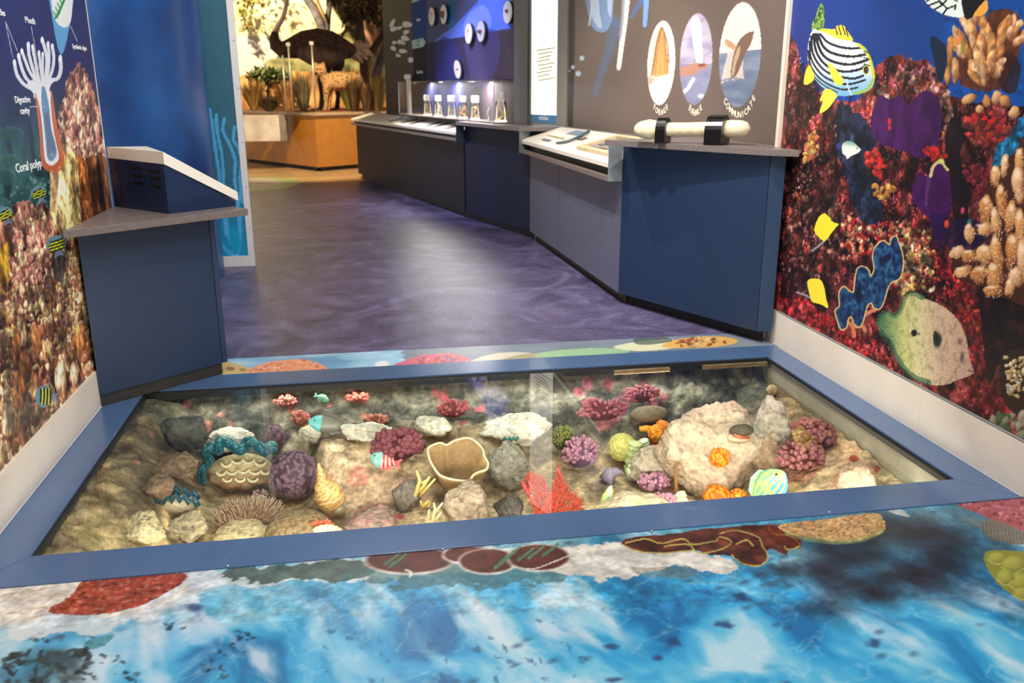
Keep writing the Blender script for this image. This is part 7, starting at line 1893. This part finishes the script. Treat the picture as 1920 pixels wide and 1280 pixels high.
# ---- spiky brown table coral
yp = T(463, 978)[1]-.06; c = atY(463, 960, yp); k = px_per_m(c); tb_ = empty('table_coral', tuple(T(463, 982)), 'brown spiky table coral on the sand', 'coral')
mb = MB(); mb.ball(c-np.array([0, 0, .012]), (60/k, .10, 12/k), 36, 12, cfn=lambda d: (130, 100, 78)); mb.build('plate', coral_m, tb_, smooth=True)
mb = MB(); rr = random.Random(12)
for i in range(520):
    a = rr.uniform(0, 6.283); q = math.sqrt(rr.random()); b = c+np.array([q*math.cos(a)*60/k, q*math.sin(a)*.10, 0]); b[2] = c[2]-.012+12/k*math.sqrt(max(0, 1-q*q))-.002
    d = np.array([math.cos(a)*q*.9, math.sin(a)*q*.6, .8+rr.uniform(-.1, .2)]); d /= np.linalg.norm(d)
    mb.tube([b, b+d*rr.uniform(.016, .030)], [.0026, .0009], 5, col=(150, 112, 86), col_end=(206, 176, 146))
o = mb.build('spikes', coral_m, tb_); o['kind'] = 'stuff'
# ---- granular brown mound, starfish, fan shell
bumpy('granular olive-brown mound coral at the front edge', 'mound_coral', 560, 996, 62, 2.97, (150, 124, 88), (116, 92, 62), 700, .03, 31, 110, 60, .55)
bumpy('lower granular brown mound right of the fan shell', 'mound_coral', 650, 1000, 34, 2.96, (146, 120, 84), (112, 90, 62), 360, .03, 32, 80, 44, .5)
ymd = T(560, 1020)[1]-.12; mb = MB(); c = atY(601, 983, ymd); k = px_per_m(c); rr = random.Random(3)
mb.ball(c, (10/k, .012, 6/k), 14, 8, col=(206, 64, 44))
for i in range(13):
    a = math.pi*(i/12)*1.1-.15; L_ = rr.uniform(18, 32)
    mb.tube([c, c+np.array([math.cos(a)*L_*.6/k, -.01, math.sin(a)*L_*.35/k]), c+np.array([math.cos(a)*L_/k, -.012, math.sin(a)*L_*.62/k])], [.007, .005, .0015], 7, col=(214, 70, 48), col_end=(230, 100, 70))
one(mb, 'spiny_star', coral_m, 'red spiny star on the brown mound', 'starfish')
fsh = empty('fan_shell', tuple(atY(612, 1008, ymd-.03)), 'ribbed cream fan shell at the front edge', 'shell')
mb = MB(); c = atY(612, 1012, ymd-.03); k = px_per_m(c); vs = []; cs = []
for j in range(9):
    r = (6+30*j/8)/k
    for i in range(41):
        a = math.pi*(.06+.88*i/40); w_ = .0035*math.sin(i*1.57)*(j/8)
        vs.append(c+np.array([math.cos(a)*r, -.012*math.sin(math.pi*j/8)-w_, math.sin(a)*r*.9+.001*(i % 2)])); cs.append((232, 206, 154) if i % 4 < 2 else (206, 166, 110))
f = [(j*41+i, j*41+i+1, (j+1)*41+i+1, (j+1)*41+i) for j in range(8) for i in range(40)]
mb.add(vs, f, cs); o = mb.build('valve', gloss_m, fsh, smooth=True); s_ = o.modifiers.new('t', 'SOLIDIFY'); s_.thickness = .004
# ---- oyster on the rock, barrel sponge, green clam
oy = empty('oyster', tuple(atY(1388, 826, YCOL-.11)), 'gaping dark oyster clinging to the cream rock', 'shell')
c = atY(1388, 812, YCOL-.11); k = px_per_m(c)
mb = MB(); mb.ball(c+np.array([.004, 0, 5/k]), (25/k, .03, 13/k), 24, 14, fn=lambda d: .95+.1*(fb3(d, 5, 3)-.5), cfn=lambda d: mixc((112, 100, 74), (70, 60, 44), fb3(d, 4, 1))); mb.build('upper_valve', coral_m, oy, smooth=True)
mb = MB(); mb.ball(c+np.array([-.006, -.006, -7/k]), (24/k, .028, 11/k), 24, 14, cfn=lambda d: mixc((206, 184, 150), (120, 100, 78), max(0, -d[2]))); mb.build('lower_valve', coral_m, oy, smooth=True)
mb = MB(); mb.tube([c+np.array([-20/k, -.026, 4/k]), c+np.array([-6/k, -.031, -1/k]), c+np.array([12/k, -.030, -4/k])], [3/k, 4/k, 2.5/k], 8, col=(176, 96, 60)); mb.build('flesh', gloss_m, oy, smooth=True)
mb = MB(); c = atY(1217, 776, T(1217, 790)[1]-.02); k = px_per_m(c)
mb.ball(c, (38/k, .04, 17/k), 36, 18, fn=lambda d: .95+.12*(fb3(d, 5, 4)-.5), cfn=lambda d: mixc((150, 130, 102), (116, 100, 80), fb3(d, 6, 2))); one(mb, 'barrel_sponge', coral_m, 'brown flattened sponge below the rosy weed', 'sponge')
gc_ = empty('green_clam', tuple(atY(956, 832, T(956, 834)[1]-.06)), 'little green-lipped clam on the white-lit crag', 'clam')
c = atY(956, 824, T(956, 834)[1]-.07); k = px_per_m(c)
mb = MB(); mb.ball(c-np.array([0, 0, 3/k]), (15/k, .02, 9/k), 18, 12, cfn=lambda d: (206, 190, 160)); mb.build('shell', coral_m, gc_, smooth=True)
mb = MB(); mb.tube([c+np.array([(-14+i*4)/k, -.018, (4+(4 if i % 2 else -2))/k]) for i in range(8)], 3.4/k, 8, col=(36, 96, 84)); mb.build('lip', gloss_m, gc_, smooth=True)
# ---- fish
def fish(label, head, tail, y0, y1, hpx, cols, name='reef_fish', wid=.35, prof=None, cfn=None, fins=True, fincol=None, eye=True, near=.05):
    """side-on model fish from head pixel to tail-root pixel; y0, y1 depths of head and tail"""
    ym = T((head[0]+tail[0])/2, (head[1]+tail[1])/2+hpx*1.0)[1]-near; y0, y1 = ym, ym+(y1-y0)
    A = atY(*head, y0); B = atY(*tail, y1); k = px_per_m((A+B)/2); ax = B-A; ln = np.linalg.norm(ax); ax = ax/ln
    view = (A+B)/2-CAM; view /= np.linalg.norm(view); up = np.cross(ax, view); up /= np.linalg.norm(up)
    if up[2] < 0: up = -up
    sd = np.cross(ax, up)
    e = empty(name, tuple((A+B)/2-np.array([0, 0, hpx/k])), label, 'fish')
    prof = prof or [(0, .12), (.06, .42), (.18, .78), (.35, 1), (.55, .95), (.75, .66), (.9, .34), (1, .2)]
    mb = MB(); vs = []; cs = []; m = 40; nr = 48; h = hpx/k
    for i in range(m+1):
        t = i/m; r = float(np.interp(t, [p[0] for p in prof], [p[1] for p in prof]))*h
        for j in range(nr):
            an = 2*math.pi*j/nr
            vs.append(A+ax*ln*t+up*r*math.cos(an)+sd*r*wid*math.sin(an)); cs.append(cfn(t, math.cos(an)))
    f = [(i*nr+j, i*nr+(j+1) % nr, (i+1)*nr+(j+1) % nr, (i+1)*nr+j) for i in range(m) for j in range(nr)]+[tuple(range(nr-1, -1, -1)), tuple(range(m*nr, (m+1)*nr))]
    mb.add(vs, f, cs); mb.build('body', gloss_m, e, smooth=True)
    fc = fincol or cfn(.5, 0)
    if fins:
        th = .0025
        P = lambda t, u: A+ax*ln*t+up*h*u-sd*th/2
        MB().slab([P(.98, .2), P(1.16, .62), P(1.22, .55), P(1.14, 0), P(1.22, -.55), P(1.16, -.62), P(.98, -.2)], sd, th, fc).build('tail_fin', gloss_m, e)
        MB().slab([P(.28, .92), P(.34, 1.18), P(.6, 1.2), P(.85, .75), P(.9, .36), P(.6, .88)], sd, th, fc).build('dorsal_fin', gloss_m, e)
        MB().slab([P(.5, -.9), P(.62, -1.15), P(.84, -.78), P(.9, -.36), P(.7, -.7)], sd, th, fc).build('anal_fin', gloss_m, e)
    if eye:
        for s in (-1, 1):
            r = float(np.interp(.13, [p[0] for p in prof], [p[1] for p in prof]))*h
            MB().ball(A+ax*ln*.14+up*h*.22+sd*s*r*wid*.95, h*.085, 8, 6, col=(16, 20, 26)).build('eye', gloss_m, e, smooth=True)
    return e
def surg(t, c):
    if c < -.72: return (96, 184, 232)
    s = math.sin((c*1.0+t*.30)*17)
    base = mixc((96, 170, 130), (50, 140, 180), min(1, max(0, .35-c)))
    return (222, 216, 96) if s > .1 else base
fish('blue and yellow striped surgeonfish at the front right', (1470, 884), (1412, 944), 2.97, 3.01, 30, None, wid=.28, cfn=surg, fincol=(150, 190, 150))
fish('slim pale lime fish nosing upward beside the sea fan', (1146, 910), (1130, 966), 2.98, 3.0, 9, None, wid=.5, cfn=lambda t, c: (206, 224, 140) if c > .2 else ((150, 210, 200) if c > -.3 else (226, 226, 130)), fincol=(196, 206, 120))
fish('yellow-green fish half hidden behind the slim lime fish', (1156, 948), (1128, 962), 3.04, 3.05, 12, None, wid=.4, cfn=lambda t, c: (206, 200, 110), fincol=(196, 190, 110))
fish('turquoise-headed grey fish swimming under the back wall', (578, 790), (652, 800), 3.40, 3.42, 17, None, wid=.4, cfn=lambda t, c: (110, 206, 206) if t < .32 else mixc((150, 146, 130), (110, 104, 96), abs(c)), fincol=(110, 104, 96))
fish('teal fish with a red and white barred tail before the burgundy coral', (694, 856), (742, 868), 3.20, 3.20, 17, None, wid=.45, cfn=lambda t, c: (136, 190, 180) if t < .45 else ((216, 60, 70) if math.sin(t*40+c*3) > -.2 else (236, 206, 190)), fincol=(206, 60, 70))
fish('silver fish nosing upward beside the large clam', (507, 836), (500, 882), 3.10, 3.12, 9, None, wid=.5, cfn=lambda t, c: mixc((196, 196, 180), (120, 128, 120), abs(c)), fincol=(170, 170, 150))
fish('small mint-striped fish high on the back wall', (616, 752), (594, 742), 3.52, 3.52, 7, None, wid=.4, cfn=lambda t, c: (110, 176, 140) if math.sin(c*9) > 0 else (70, 120, 100), fincol=(110, 176, 140))
fish('red fish resting on the rim of the cup coral', (908, 872), (892, 876), 3.10, 3.11, 5, None, wid=.5, cfn=lambda t, c: (206, 60, 70), fincol=(206, 80, 80))
bumpy('round cream snail shell high in the back right corner', 'snail_shell', 1447, 731, 11, 3.40, (230, 200, 166), (196, 156, 120), 30, .12, 41, 32, 20)
